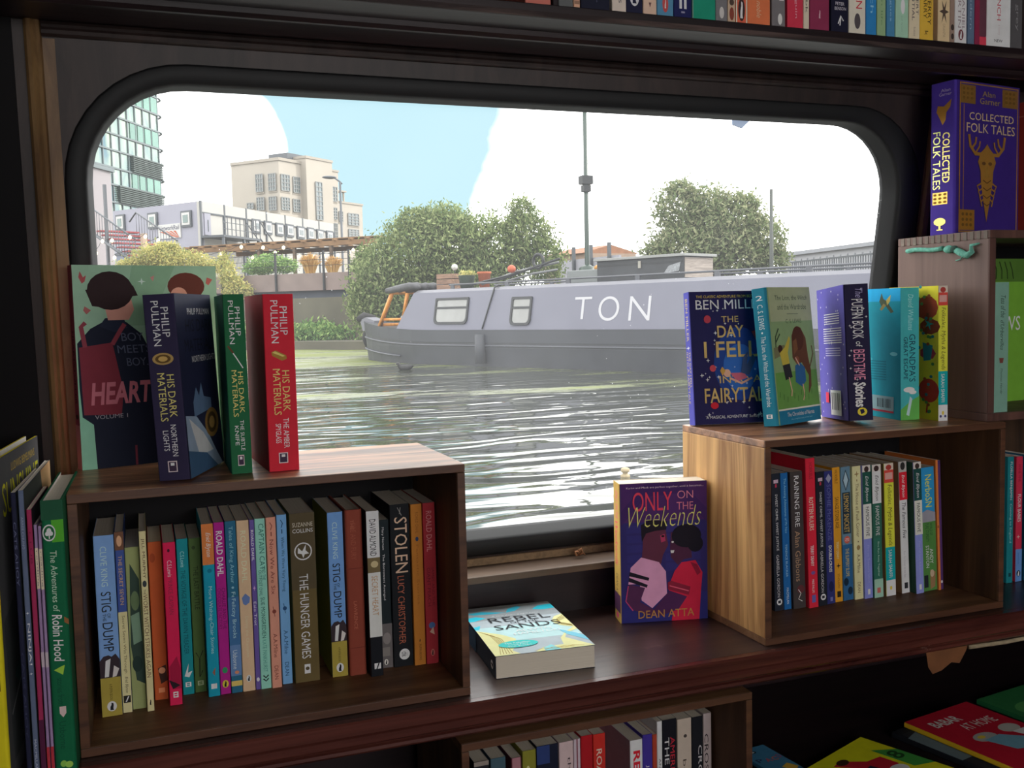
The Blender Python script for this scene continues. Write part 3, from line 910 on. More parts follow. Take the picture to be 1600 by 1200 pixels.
rowR(1.0800, .0252, 1.1540, .1878, '2a86b8', 'blue and green paperback with big yellow lettering in the right crate', [D('NerboSN', .06, .32, 'e8d23c', .3, .78, wt=.03), Pg([(0, .36), (.4, .34), (1, .37), (1, .46), (0, .46)], '8c8a94', 'spine'), Rc(0, .44, 1, 1, '4a7a3c'), D('WORLD OF', .45, .55, '23402a', .55, .75), D('PURE STUPIDITY', .45, .60, '23402a', .25, .48), D('ANDY', .66, .78, 'f0f0e8', .52, .76, wt=.02), D('STANTON', .63, .81, 'f0f0e8', .22, .46, wt=.02), Rc(.05, .87, .35, .97, '20242a'), Pg([(.5, .83), (.9, .85), (.85, .97), (.5, .99)], '8a6a4a', 'spine'), El(.65, .86, .15, .03, 'b8a088')], 2.6)
rowR(1.1063, .0046, 1.1515, .1984, 'c46f36', 'very thin orange paperback near the right end of the right crate', [Rc(0, .5, 1, .52, '9a5428')], 2.6)
rowR(1.1117, .0056, 1.1534, .1969, '4c2f62', 'very thin dark purple paperback at the right end of the right crate', [El(.4, .94, .3, .012, 'f0ece4')], 2.6)

# ================================================================== BOOKS IN THE CRATE BELOW THE WORKTOP
GB = 'upright books in the crate below the worktop'
ZB = Z(-0.7622)


def rowB(x, t, top, sp, label, art, **k):
    return book(x, 1.150, ZB, t, 0.112, Z(top) - ZB, sp, label, art, group=GB, **k)


rowB(0.3653, .0195, -.5647, '23242a', 'black book with a pale top edge, far left in the crate below the worktop', [Rc(0, 0, 1, .03, '8a8078')])
rowB(0.3875, .0202, -.5642, '3d5560', 'grey teal paperback second from left in the crate below the worktop', [D('Sarah', .08, .30, '6f9098', .3, .6)])
rowB(0.4150, .0140, -.5685, '5a2a34', 'maroon paperback with a pink corner in the crate below the worktop', [Rc(.1, .0, .9, .12, 'a07078')])
rowB(0.4305, .0185, -.5621, '7c7a2c', 'olive green paperback with cream script in the crate below the worktop', [D('Gale', .10, .42, 'c8c08c', .25, .65, sh=.3)])
rowB(0.4501, .0297, -.5596, '171b2c', 'navy paperback with white capitals starting THE in the crate below the worktop', [Rc(0, 0, .6, .12, '2a3a6a'), D('THE W', .22, .70, 'd0d0d4', .35, .7), Rc(.7, .5, .9, .6, 'c05a30')])
rowB(0.4812, .0200, -.5599, 'bfa8a8', 'pinkish grey paperback with lowercase title in the crate below the worktop', [D('the disreputable', .10, .82, '4a3c40', .52, .82), D('of frankie', .20, .75, '4a3c40', .15, .42)])
rowB(0.5020, .0095, -.5591, 'b8a8b0', 'thin pale lilac book beside the two reds in the crate below the worktop', [Rc(.4, 0, .6, 1, '7a4450')])
rowB(0.5125, .0165, -.5567, 'a01820', 'deep red paperback with yellow capitals in the crate below the worktop', [D('DREAM', .45, .85, 'd8a83c', .35, .85, wt=.02)])
rowB(0.5300, .0175, -.5575, 'b82c24', 'bright red paperback with cream author name in the crate below the worktop', [D('ROALD DAHL', .10, .60, 'dcb0a0', .25, .7, wt=.01)])
rowB(0.5837, .0186, -.5755, 'e2dcda', 'thick white paperback with red capitals in the crate below the worktop', [D('REFUGEE', .08, .62, 'cc2030', .25, .8, wt=.03)], back='a8909c')
rowB(0.6027, .0145, -.5710, '3d2f86', 'violet blue paperback with small white capitals in the crate below the worktop', [D('JOAN AIKEN', .22, .62, 'c8c0e0', .3, .65)])
rowB(0.6175, .0066, -.5728, '9c3c28', 'thin brick red paperback right of the violet blue one below the worktop', [D('a', .5, .52, 'd8a08c', .3, .7)])
rowB(0.6245, .0078, -.5561, 'cfc8c8', 'thin white paperback with tiny dark capitals in the crate below the worktop', [D('AN INCENDIARY', .25, .62, '4a4448', .3, .7)])
rowB(0.6328, .0215, -.5560, '14141c', 'black paperback with white over red lettering in the crate below the worktop', [D('THE BILL HICKS', .12, .82, 'dcd8d8', .14, .46, wt=.02), D('AMERICAN SCREAM', .12, .82, 'b02838', .54, .86, wt=.02)])
rowB(0.6556, .0218, -.5586, 'b0a294', 'taupe paperback with a small bird and thin title in the crate below the worktop', [El(.55, .12, .12, .012, '3a3230'), D('before I go', .28, .80, '4a4038', .3, .62)])
rowB(0.6784, .0168, -.5593, '17181e', 'black paperback second from the right in the crate below the worktop', [D('CROSSFIRE', .20, .70, 'b8b4b4', .55, .9), Rc(.2, .85, .5, .9, 'a02828')])
rowB(0.6962, .0125, -.5570, 'a89a98', 'grey pink paperback at the right end of the crate below the worktop', [D('CROSSFIRE', .14, .62, '2a2428', .1, .6), D('MALORIE', .70, .90, 'a84048', .2, .5)])

# ================================================================== BOOKS ON THE HIGH SHELF
GT = 'paperbacks on the high shelf'
ZT = Z(0.3471)
TOP = [
    (0.4257, .0314, 'b0665a', 'dusty salmon book at the left end of the visible high shelf books', [Rc(.05, .88, .95, .93, '7a4438')]),
    (0.4600, .0062, '2a2426', 'thin dark brown book right of the salmon one on the high shelf', [Rc(.1, .92, .9, .94, '4a4244')]),
    (0.4670, .0180, '5a5c5c', 'grey book with a dark spine panel, third along the high shelf', [D('GREY', .7, .94, '8a8c8c', .3, .6)]),
    (0.4858, .0080, 'c89a80', 'narrow beige pink book left of the navy one on the high shelf', [Rc(.1, .96, .9, .98, '8a6a58')]),
    (0.4949, .0370, '1a1c2c', 'broad dark navy book with faint grey lettering on the high shelf', [D('stories of the river', .55, .96, '4a4e66', .45, .62)]),
    (0.5350, .0185, 'd0b8ac', 'pinkish white book with grey letters between navy books on the high shelf', [D('books', .78, .95, '6a6464', .45, .75)]),
    (0.5537, .0215, '1c1d34', 'dark navy paperback with a white oval bird on the high shelf', Bird(.5, .90, .3, .06, 'd8d4cc', '1c1d34')),
    (0.5760, .0180, 'c8a894', 'beige book left of the slate blue one on the high shelf', [Pg([(.4, .93), (.5, .96), (.6, .93)], '6a4a48', 'spine')]),
    (0.5946, .0222, '4f7f9c', 'slate blue paperback with a red bird emblem on the high shelf', [El(.5, .93, .18, .05, 'b04a48')] + Bird(.5, .93, .1, .035, 'b04a48', 'f0ece4')),
    (0.6175, .0245, '1c1f4c', 'indigo book with two white strokes on its spine on the high shelf', [Rc(.3, .85, .44, .95, 'dcd8d8'), Rc(.56, .85, .7, .95, 'dcd8d8'), Rc(.4, .965, .6, .975, '8a88a0')]),
    (0.6427, .0325, '1c8268', 'wide emerald green book on the high shelf', [Rc(0, 0, .04, 1, '6a8a7c')]),
    (0.6756, .0165, '6c6a6c', 'grey and white pictured paperback right of the emerald book on the high shelf', [Rc(.3, .5, .9, .80, 'b8a8a8'), El(.5, .95, .2, .035, 'b8b4b0')]),
    (0.6927, .0108, 'b09880', 'narrow beige patterned book left of the orange striped one on the high shelf', [El(.5, .82, .3, .02, '4a3c34'), El(.5, .88, .3, .02, '4a3c34'), El(.5, .95, .3, .04, '7a3c30')]),
    (0.7042, .0160, 'c85c44', 'orange and cream striped paperback with a bird oval on the high shelf', [Rc(0, 0, .1, 1, 'd8c8b0'), Rc(.9, 0, 1, 1, 'd8c8b0')] + Bird(.5, .92, .3, .07, '3a2a2a', 'e8d8c8')),
    (0.7209, .0330, 'c86a44', 'wide burnt orange book on the high shelf', [D('noble', .86, .96, 'e0a080', .4, .6, sh=.3)]),
    (0.7565, .0200, '6a6668', 'grey and white pictured paperback left of the crimson book on the high shelf', [Rc(.1, .5, .45, .82, 'c0b4b4'), Rc(.55, .5, .9, .84, 'c8bcbc'), El(.6, .955, .16, .035, 'c8c4c0')]),
    (0.7795, .0240, 'b83246', 'crimson book with small pink lettering on the high shelf', [D('penguin', .72, .94, 'e0909c', .45, .62)]),
    (0.8042, .0086, 'c0b4a0', 'narrow cream book right of the crimson one on the high shelf', [D('bk', .82, .90, '5a5048', .3, .7)]),
    (0.8135, .0300, '7c2c48', 'wide maroon book with a small pale bird on the high shelf', Bird(.5, .90, .09, .035, '7c2c48', 'c8a8b0')),
    (0.8462, .0272, '17172a', 'black navy book with an orange number 5 on the high shelf', [H('5', .4, .74, .62, .80, 'c86a4c', 'spine', wt=.03), H('PETER', .25, .815, .75, .835, 'b8b4bc', 'spine'), H('BENSON', .2, .845, .85, .865, 'b8b4bc', 'spine'), Ln([(.4, .95), (.55, .90), (.7, .93)], .06, 'd8d4d0', 'spine'), Ln([(.55, .90), (.5, .96)], .06, 'd8d4d0', 'spine')]),
    (0.8742, .0265, 'd4bfb0', 'cream book with red capitals on the high shelf', [D('BERLIN', .60, .84, 'b0303c', .42, .78, wt=.02), El(.5, .92, .18, .05, '4a4448')]),
    (0.9016, .0165, '2c76ac', 'bright blue paperback right of the red lettered cream one on the high shelf', [D('rich', .68, .86, '7fb0d4', .4, .7)]),
    (0.9192, .0140, '86a078', 'pale green book between two blue ones on the high shelf', [D('a green life', .55, .93, '5a7a54', .4, .62)]),
    (0.9345, .0135, '44799c', 'steel blue book left of the mint one on the high shelf', [D('Dialogues', .60, .90, '8ab0c8', .35, .6)]),
    (0.9492, .0212, '94b8a0', 'mint green book with a pale oval on the high shelf', [El(.55, .80, .16, .05, 'd8d8c8'), D('ed lyon', .86, .96, '7fa08c', .4, .55)]),
    (0.9716, .0178, 'd4b89c', 'cream book with upright black capitals on the high shelf', [D('ROBERT', .62, .84, '4a4044', .62, .86), D('ESSENTIAL', .60, .88, '4a4044', .25, .5), D('fiction', .92, .98, '8a7a6c', .4, .6)]),
    (0.9898, .0225, 'd0a03c', 'golden yellow book with black capitals on the high shelf', [D('TERRY', .70, .90, '3a2c14', .55, .82), D('DARRY', .68, .86, '3a2c14', .25, .5), D('k', .94, .97, '3a2c14', .35, .6)]),
    (1.0200, .0204, 'ccae88', 'tan book with a black flower on the high shelf', [Star(.5, .80, .4, '4a3c34', 'spine', .22, 6), D('GRANTA', .88, .97, '9c8468', .4, .6)]),
    (1.0408, .0080, '8a7468', 'narrow brown grey patterned book on the high shelf', [El(.5, .90, .35, .02, '3a302c'), El(.5, .96, .3, .02, '3a302c')]),
    (1.0492, .0205, 'd4c4c4', 'white paperback with a dark bird oval on the high shelf', [D('DANIEL', .66, .92, '8a7c80', .58, .82), D('MARTIN', .60, .90, '8a7c80', .25, .5)] + Bird(.5, .945, .22, .035, '6a3c40', 'e8e0dc')),
    (1.0715, .0118, '54667c', 'slate blue book left of the maroon one on the high shelf', [D('modern', .6, .9, '8a9cb0', .3, .6)]),
    (1.0840, .0200, '7c2440', 'maroon book with a red block at its foot on the high shelf', [Rc(.4, .5, 1, .94, '5a3440'), Rc(.4, .945, 1, 1, 'c03a4c')]),
    (1.1048, .0430, 'd8ccc8', 'thick white book with red letters above a black logo on the high shelf', [D('LYNCH', .60, .82, 'a8404c', .42, .58, wt=.02), D('a story', .85, .92, 'b8acac', .45, .56), H('NEW', .32, .95, .66, .97, '2a262a', 'spine', wt=.03)]),
    (1.1485, .0205, '4c4a4c', 'dark grey book at the right end of the high shelf', [D('grey', .70, .88, '7a787a', .35, .6)]),
]
HT = [.198, .200, .197, .199, .203]
for i, (x, t_, sp_, lab, art) in enumerate(TOP):
    # the lowest strip of each spine shows: lettering shares below are of that strip, so squeeze v towards the foot
    book(x, 1.0730, ZT, t_, 0.110, HT[i % 5], sp_, lab, [a for a in art], group=GT)

# ================================================================== PICTURE BOOKS LEFT OF THE LEFT CRATE
GP = 'tall picture books beside the left crate'
ZS = Z(-0.4446)
book(-0.1510, 1.034, ZS, .0140, .222, .313, 'e0b81c', 'tallest picture book, yellow spine and dark cover, leftmost beside the left crate',
     [D('SUNSHINE', .28, .70, '4a3c14', .3, .72, wt=.02),
      Rc(.02, 0, 1, 1, '4e4e50', 'front'), H('LUDWIG BEMELMANS', .36, .035, .90, .062, 'b89c3c'), H('SUNSHINE', .16, .085, .97, .19, 'e2c22a', wt=.01),
      Pg([(.05, .5), (.4, .42), (.9, .5), (.95, .9), (.1, .95)], '3c3f40'), Pg([(.2, .7), (.5, .6), (.8, .75), (.6, .9)], '2c4a48'), Ln([(.1, .8), (.4, .7), (.6, .85)], .01, '8a8c8c'), El(.4, .9, .12, .05, '5a5c58', 'front')],
     yaw=-5.0, front='4e4e50', hard=True, group=GP, name='picture_book', pages_gap=.002)
book(-0.1236, 1.040, ZS, .0044, .165, .2824, '1c1e34', 'thin navy picture book with faint capitals beside the tall yellow spined one', [D('CATS AHOY', .10, .32, '5a5e78', .25, .75), D('CATS AHOY', .55, .85, '32354e', .3, .7)], yaw=-2.2, group=GP, name='picture_book', front='3a4040')
book(-0.1172, 1.040, ZS, .0048, .215, .284, '566078', 'thin slate blue picture book with NINJA in white between stars, beside the left crate',
     [D('ARREE CHUNG', .09, .20, '8a92a8', .3, .7), Star(.5, .42, .4, 'e0e2e8', 'spine', .012), D('NINJA!', .455, .60, 'e8e8ec', .2, .8, wt=.01), Star(.5, .63, .4, 'e0e2e8', 'spine', .012), D('MACMILLAN', .86, .97, 'a8aebc', .3, .7),
      Rc(.02, 0, 1, 1, '3e423e', 'front'), Pg([(.6, 0), (1, 0), (1, .15), (.7, .2)], 'b89468'), El(.7, .18, .2, .1, '6a7a70', 'front')], yaw=-1.6, group=GP, name='picture_book', front='3e423e')
book(-0.1109, 1.040, ZS, .0044, .145, .2648, '92294e', 'thin raspberry picture book between slate and lilac ones beside the left crate', [Rc(0, .78, 1, 1, '4a1a38'), D('CLUB', .08, .2, '6e1c3c', .3, .7)], yaw=-1.2, group=GP, name='picture_book', front='2a2c30')
book(-0.1054, 1.041, ZS, .0027, .135, .2495, '8c7498', 'very thin lilac book with cream band, touching the raspberry one, beside the left crate', [Rc(0, .09, 1, .25, 'c8b8a0'), D('reading', .10, .24, '7a6a70', .2, .8), Rc(0, .5, 1, .56, 'b0a0a8'), Rc(0, .88, 1, 1, 'a8303c')], yaw=-1.2, group=GP)
book(-0.1018, 1.041, ZS, .0027, .135, .2480, '90789c', 'very thin lilac book with cream band, touching the green hardback, beside the left crate', [Rc(0, .09, 1, .25, 'c8b8a0'), D('reading', .10, .24, '7a6a70', .2, .8), Rc(0, .5, 1, .56, 'b0a0a8'), Rc(0, .88, 1, 1, 'a8303c')], yaw=-1.2, group=GP)
book(-0.0984, 1.038, ZS, .0194, .190, .2725, '0f5a3a', 'green hardback with curly white title against the left side of the left crate',
     [Rc(0, 0, 1, .07, '1c4a34'), Rc(.45, .07, 1, .15, '4c9a2c'), El(.33, .115, .30, .030, 'd8e0cc'), El(.33, .115, .25, .025, '1c5a34'), El(.33, .108, .11, .010, 'd8e0cc'), El(.24, .118, .09, .008, 'd8e0cc'), El(.42, .118, .09, .008, 'd8e0cc'), Rc(.31, .115, .36, .136, 'd8e0cc'),
      D('The Adventures of', .18, .40, 'a8c0ac', .32, .62, sh=.1), D('Robin Hood', .41, .58, 'e8ece0', .24, .70, sh=.15, wt=.01), Pg([(.2, .61), (.5, .60), (.7, .595), (.6, .63)], '8fb840', 'spine'), D('stories from', .64, .74, '0c4630', .3, .6), Pg([(.35, .745), (.65, .745), (.65, .77), (.5, .785), (.35, .77)], 'c8b0ac', 'spine'), D('Usborne', .80, .90, '0c4630', .3, .6), El(.4, .955, .15, .012, '7fae4a'), El(.65, .96, .18, .012, '8fb850'), Pg([(.8, .42), (1, .43), (1, .45), (.8, .44)], '8a5a34', 'spine')],
     yaw=-1.0, hard=True, group=GP)

# ================================================================== ON TOP OF THE LEFT CRATE
ZLT = Z(-0.1734)
book(-0.0764, 1.2545, ZLT, .0190, .168, .236, '8c3a48', 'large comic book with pale green cover and dark figure, leaning behind the left books',
     [Rc(0, .78, 1, 1, 'b06a6e'), D('HEARTSTOPPER', .32, .68, '4a1c28', .3, .68, wt=.02), El(.5, .74, .3, .012, '3a1c20'),
      Rc(0, 0, 1, 1, '88a890', 'front'), Rc(0, .55, .35, 1, '78a890', 'front'), Pg([(.4, .0), (.7, .0), (.5, .3), (.3, .3)], '7a9c80'),
      # a plain dark-jacketed reader seen from behind, and the crown of another head
      Pg([(.10, 1), (.09, .78), (.02, .74), (.01, .6), (.01, .38), (.10, .31), (.18, .28), (.34, .28), (.44, .34), (.52, .46), (.58, .62), (.58, 1)], '161a2a'), Rc(.36, .9, .375, 1, '6a2c38', 'front'),
      Pg([(.16, .30), (.20, .26), (.32, .25), (.35, .31), (.26, .33)], '1e2436'),
      Pg([(.19, .16), (.38, .16), (.40, .22), (.36, .27), (.22, .27)], 'c08a7c'),
      El(.245, .125, .155, .095, '2a1c1e', 'front'), Pg([(.08, .12), (.40, .10), (.43, .15), (.30, .16), (.22, .21), (.12, .20)], '2a1c1e'),
      Pg([(.02, .40), (.24, .38), (.30, .62), (.28, .74), (.03, .73)], '6e2834'), Ln([(.06, .40), (.04, .30), (.07, .28)], .03, '7a3440'), Ln([(.24, .39), (.30, .32), (.33, .29)], .03, '7a3440'),
      El(.775, .105, .135, .07, '5a3028', 'front'), El(.72, .15, .06, .04, 'c08a78', 'front'),
      H('BOY', .30, .335, .45, .375, '4a5064', sh=-.1), H('MEETS', .27, .395, .50, .435, '4a5064', sh=-.1), H('BOY.', .33, .46, .48, .50, '4a5064', sh=-.1),
      H('HEART', .08, .575, .50, .685, 'a8606c', sh=.15, wt=.03), H('VOLUME 1', .10, .735, .32, .755, '8a8890'),
      Pg([(.05, .03), (.07, .06), (.09, .05), (.08, .08), (.06, .09), (.04, .06)], '9a4a4c'), Pg([(.07, .20), (.11, .22), (.08, .24), (.06, .22)], '9a5a58'), Pg([(.52, .06), (.55, .05), (.54, .08)], 'b07c78'), Pg([(.93, .06), (.97, .07), (.94, .10), (.92, .09)], 'a85a54'), Star(.46, .08, .03, 'b8ccc0', k=.6)],
     yaw=-73, front='88a890', group='books standing on the left crate')
HDM = lambda sub1, sub2, emb: [D('PHILIP', .07, .23, 'e4e0e2', .54, .78), D('PULLMAN', .035, .275, 'e4e0e2', .24, .48), *emb, D('HIS DARK', .43, .66, 'd8bc70', .54, .78), D('MATERIALS', .42, .68, 'd8bc70', .24, .48), D(sub1, .70, .87, 'dcd8d8', .52, .70), D(sub2, .73, .84, 'dcd8d8', .26, .44), Rc(.33, .895, .63, .955, 'c8b8b8'), Rc(.36, .90, .60, .95, '3a2c40'), Rc(.42, .905, .54, .92, 'd8d0d4')]
COMP = [El(.48, .345, .34, .032, 'a08450'), El(.48, .345, .25, .023, '5a4424'), El(.48, .345, .15, .014, 'b89858')]
book(0.0107, 1.1135, ZLT, .0330, .128, .198, '2c2740', 'navy paperback with gilt medallion turned to show its dark front, on the left crate',
     HDM('NORTHERN', 'LIGHTS', COMP) + [Rc(0, 0, 1, 1, '20243c', 'front'), H('PHILIP PULLMAN', .30, .08, .92, .115, 'd4d4dc', wt=.01), H('HIS DARK', .22, .14, .98, .21, '12141f', wt=.02), H('MATERIALS', .16, .25, .98, .32, '12141f', wt=.02), H('NORTHERN LIGHTS', .32, .345, .98, .38, 'd4d4dc', wt=.01),
      Pg([(.25, .60), (.35, .52), (.42, .57), (.5, .50), (.55, .58), (.75, .60), (.75, .66), (.25, .68)], '5a7290'), Pg([(.02, .66), (.3, .68), (.6, .80), (.8, .92), (.95, 1), (.02, 1)], '8a9cb0'), Pg([(.1, .68), (.45, .78), (.7, .9), (.3, .9)], 'c4ccd4'), Pg([(.02, .85), (.5, .9), (.8, 1), (.02, 1)], '3c5a78'),
      El(.72, .74, .20, .085, '8a6a38', 'front'), El(.72, .74, .14, .06, '4a3820', 'front'), El(.72, .74, .08, .035, 'a08048', 'front')],
     yaw=-20, lean=-2.5, front='20243c', back='1c2034', group='books standing on the left crate')
book(0.0862, 1.1225, ZLT, .0224, .128, .1975, '1c5a38', 'green paperback with slender blade emblem standing on the left crate',
     HDM('THE SUBTLE', 'KNIFE', [Ln([(.22, .30), (.50, .35), (.80, .41)], .05, 'c8ccc8', 'spine'), Ln([(.14, .285), (.38, .325)], .09, '5a3a28', 'spine')]), yaw=0, lean=-.6, back='15503f', group='books standing on the left crate')
book(0.1263, 1.1190, ZLT, .0334, .128, .1970, 'bc2434', 'thick scarlet paperback with brass tube emblem standing on the left crate',
     HDM('THE AMBER', 'SPYGLASS', [Pg([(.22, .325), (.36, .315), (.70, .345), (.72, .365), (.56, .375), (.24, .345)], '9a7434', 'spine'), Pg([(.24, .328), (.34, .32), (.66, .348), (.58, .352)], 'd8b468', 'spine')]), yaw=3, lean=0, back='8e1c2c', group='books standing on the left crate')

# ================================================================== ON THE WORKTOP BETWEEN THE CRATES
a_ = math.radians(-5)
rt, bk_ = Vector((math.cos(a_), math.sin(a_), 0)), Vector((-math.sin(a_), math.cos(a_), 0))


def lying(px, py, pz, ang):
    a = math.radians(ang)
    r, b = Vector((math.cos(a), math.sin(a), 0)), Vector((-math.sin(a), math.cos(a), 0))
    M = Matrix(((0, r.x, b.x, px), (0, r.y, b.y, py), (1, 0, 0, pz), (0, 0, 0, 1)))
    return M


CRM = 'e8d490'
book(0, 0, 0, .0280, .128, .198, '2c3440', 'pale blue and gold patterned paperback lying flat between the crates',
     [Rc(0, 0, 1, 1, '9aa6ac', 'front'), Rc(0, 0, 1, .3, '848c90', 'front'), Rc(0, .45, 1, .75, 'a4c4d2', 'front'),
      Pg([(.02, .12), (.2, .10), (.45, .17), (.25, .17), (.1, .16)], '38a8c0'), Pg([(.45, .17), (.5, .09), (.62, .04), (.66, .07), (.56, .15)], '38a8c0'), Pg([(.75, .15), (.85, .08), (1, .07), (1, .17), (.85, .18)], '2cb0d8'), Pg([(0, .22), (.1, .2), (.2, .25), (.05, .30), (0, .30)], '2cb0d8'), Pg([(0, .42), (.08, .40), (.04, .48), (0, .48)], '38b0cc'),
      Pg([(0, .50), (.10, .55), (.22, .62), (.32, .72), (.28, .84), (.2, .93), (.25, 1), (0, 1)], CRM), Pg([(1, .32), (.9, .36), (.82, .46), (.86, .55), (.95, .60), (1, .62)], CRM), Pg([(1, .66), (.85, .72), (.8, .8), (.9, .9), (1, 1), (.4, 1), (.5, .94), (.72, .92), (.75, .8), (.85, .7), (1, .6)], CRM), Pg([(.80, .62), (.95, .74), (1, .80), (1, .9), (.85, .75)], '6cb0c4'), Pg([(.5, .95), (.6, .90), (.66, 1), (.5, 1)], '7cc0d0'),
      *[Ln([(.02 + .02 * k, .52 + .02 * k), (.10 + .02 * k, .62 + .02 * k), (.12 + .015 * k, .80), (.06 + .03 * k, .98)], .006, '8a7430') for k in range(5)],
      *[Ln([(.99, .36 + .02 * k), (.90 - .01 * k, .42 + .02 * k), (.90, .50 + .015 * k), (.99, .57 + .01 * k)], .006, '8a7430') for k in range(4)],
      *[Ln([(.4 + .1 * k, .985), (.5 + .1 * k, .955), (.6 + .1 * k, .98)], .006, 'a8903c') for k in range(4)],
      H('A new dawn, a new hero', .26, .225, .78, .245, 'f0f0ec', sh=.2), H('REBEL', .20, .27, .86, .37, '2a2c30', wt=-.005), H('OF THE', .40, .385, .70, .42, '2a2c30'), H('SANDS', .20, .435, .90, .53, '2a2c30', wt=-.005), H('ALWYN', .38, .56, .76, .60, 'e8ecec'), H('HAMILTON', .34, .62, .82, .66, 'e8ecec'),
      El(.30, .83, .20, .065, '30b0ac', 'front'), H('The Rebellion', .17, .795, .43, .815, 'd8f0ec'), H('Long May', .20, .825, .40, .845, 'd8f0ec'), H('She Reign', .18, .855, .42, .875, 'd8f0ec'),
      Rc(0, .2, .9, .5, '34485c'), Bird(.5, .93, .2, .03, 'e8e8e4')],
     front='9aa6ac', back='20262e', M=lying(0.3822, 1.1068, Z(-0.4448), -5))
PP = '2c2660'
book(0.6223, 1.2673, Z(-0.4448), .0340, .127, .199, 'b0904a', 'violet paperback with two figures in white and red tops, standing upright between the crates',
     [D('ONLY ON THE', .06, .26, 'd8506c', .35, .75, wt=.02), D('Weekends', .28, .6, 'c83c5c', .25, .7, sh=.3), D('DEAN ATTA', .66, .85, '5a4a30', .35, .65), Rc(0, .8, 1, .93, '4a2c4a'), El(.5, .96, .2, .02, 'd84a78'),
      Rc(.02, 0, 1, 1, PP, 'front'), Rc(.02, 0, 1, .28, '44245c', 'front'), Pg([(.02, .3), (.3, .1), (.7, .08), (1, .3), (1, .2), (.7, .0), (.3, .0), (.02, .2)], '3a2058'), Rc(.02, .8, 1, 1, '28286a', 'front'),
      *[Rc(.08 + .22 * (k % 4), .30 + .07 * (k // 4), .26 + .22 * (k % 4), .355 + .07 * (k // 4), '2e2a68', 'front') for k in range(20)],
      # left figure: short dark hair, brown skin, white top with striped sleeve
      Pg([(.27, .33), (.52, .33), (.55, .45), (.49, .52), (.46, .60), (.24, .60), (.26, .45)], '55283c'), Pg([(.24, .30), (.34, .265), (.54, .28), (.53, .34), (.40, .345), (.30, .36), (.25, .42)], '1a1420'), Pg([(.46, .38), (.51, .37), (.52, .42), (.47, .43)], 'a03458'), El(.49, .385, .018, .008, '180c14', 'front'),
      Pg([(.12, .60), (.24, .53), (.44, .57), (.52, .64), (.53, .80), (.36, .90), (.24, .84), (.22, .72), (.09, .72)], 'c48cae'), Pg([(.11, .63), (.33, .68), (.32, .70), (.10, .66)], '1c1624'), Pg([(.10, .67), (.31, .73), (.30, .75), (.095, .70)], '1c1624'),
      Pg([(.10, .72), (.28, .75), (.22, .85), (.40, .92), (.36, .96), (.12, .90), (.06, .84)], '4a2448'), Ln([(.09, .73), (.06, .84), (.14, .91)], .012, 'a83c68'),
      # right figure: round dark hair, red top
      Pg([(.58, .36), (.80, .36), (.82, .55), (.72, .56), (.66, .60), (.58, .54), (.57, .48)], '44203a'), El(.76, .39, .17, .085, '16121e', 'front'), El(.86, .45, .09, .06, '16121e', 'front'), Pg([(.575, .49), (.62, .49), (.61, .51), (.58, .51)], 'e0d4d4'), El(.60, .43, .014, .007, 'd8c8c8', 'front'),
      Pg([(.62, .64), (.70, .58), (.86, .57), (.94, .66), (.92, .80), (.90, 1.0), (.58, 1.0), (.62, .86), (.54, .76)], 'b41e3c'), Pg([(.54, .72), (.58, .71), (.80, .76), (.78, .82), (.54, .77)], '7c1c34'), Ln([(.56, .745), (.78, .79)], .012, 'c8506a'), Pg([(.56, .78), (.76, .83), (.66, .92), (.44, .96), (.36, .92)], '44204a'), Pg([(.80, .58), (.88, .60), (.92, .66), (.88, .68)], '7c1430'),
      H('Karim and Mack are perfect together, until it becomes...', .08, .025, .96, .042, 'd0b0d0'), H('ONLY', .15, .065, .60, .20, 'c83c54', wt=.03), H('ON', .66, .065, .84, .12, 'c07890', wt=-.01), H('THE', .65, .145, .84, .20, 'b86c84'), H('Weekends', .10, .17, .93, .315, 'd8c070', sh=.35, wt=-.02), H('DEAN ATTA', .20, .915, .84, .97, 'a8783c')],
     yaw=-103, front=PP, back='2a2240')

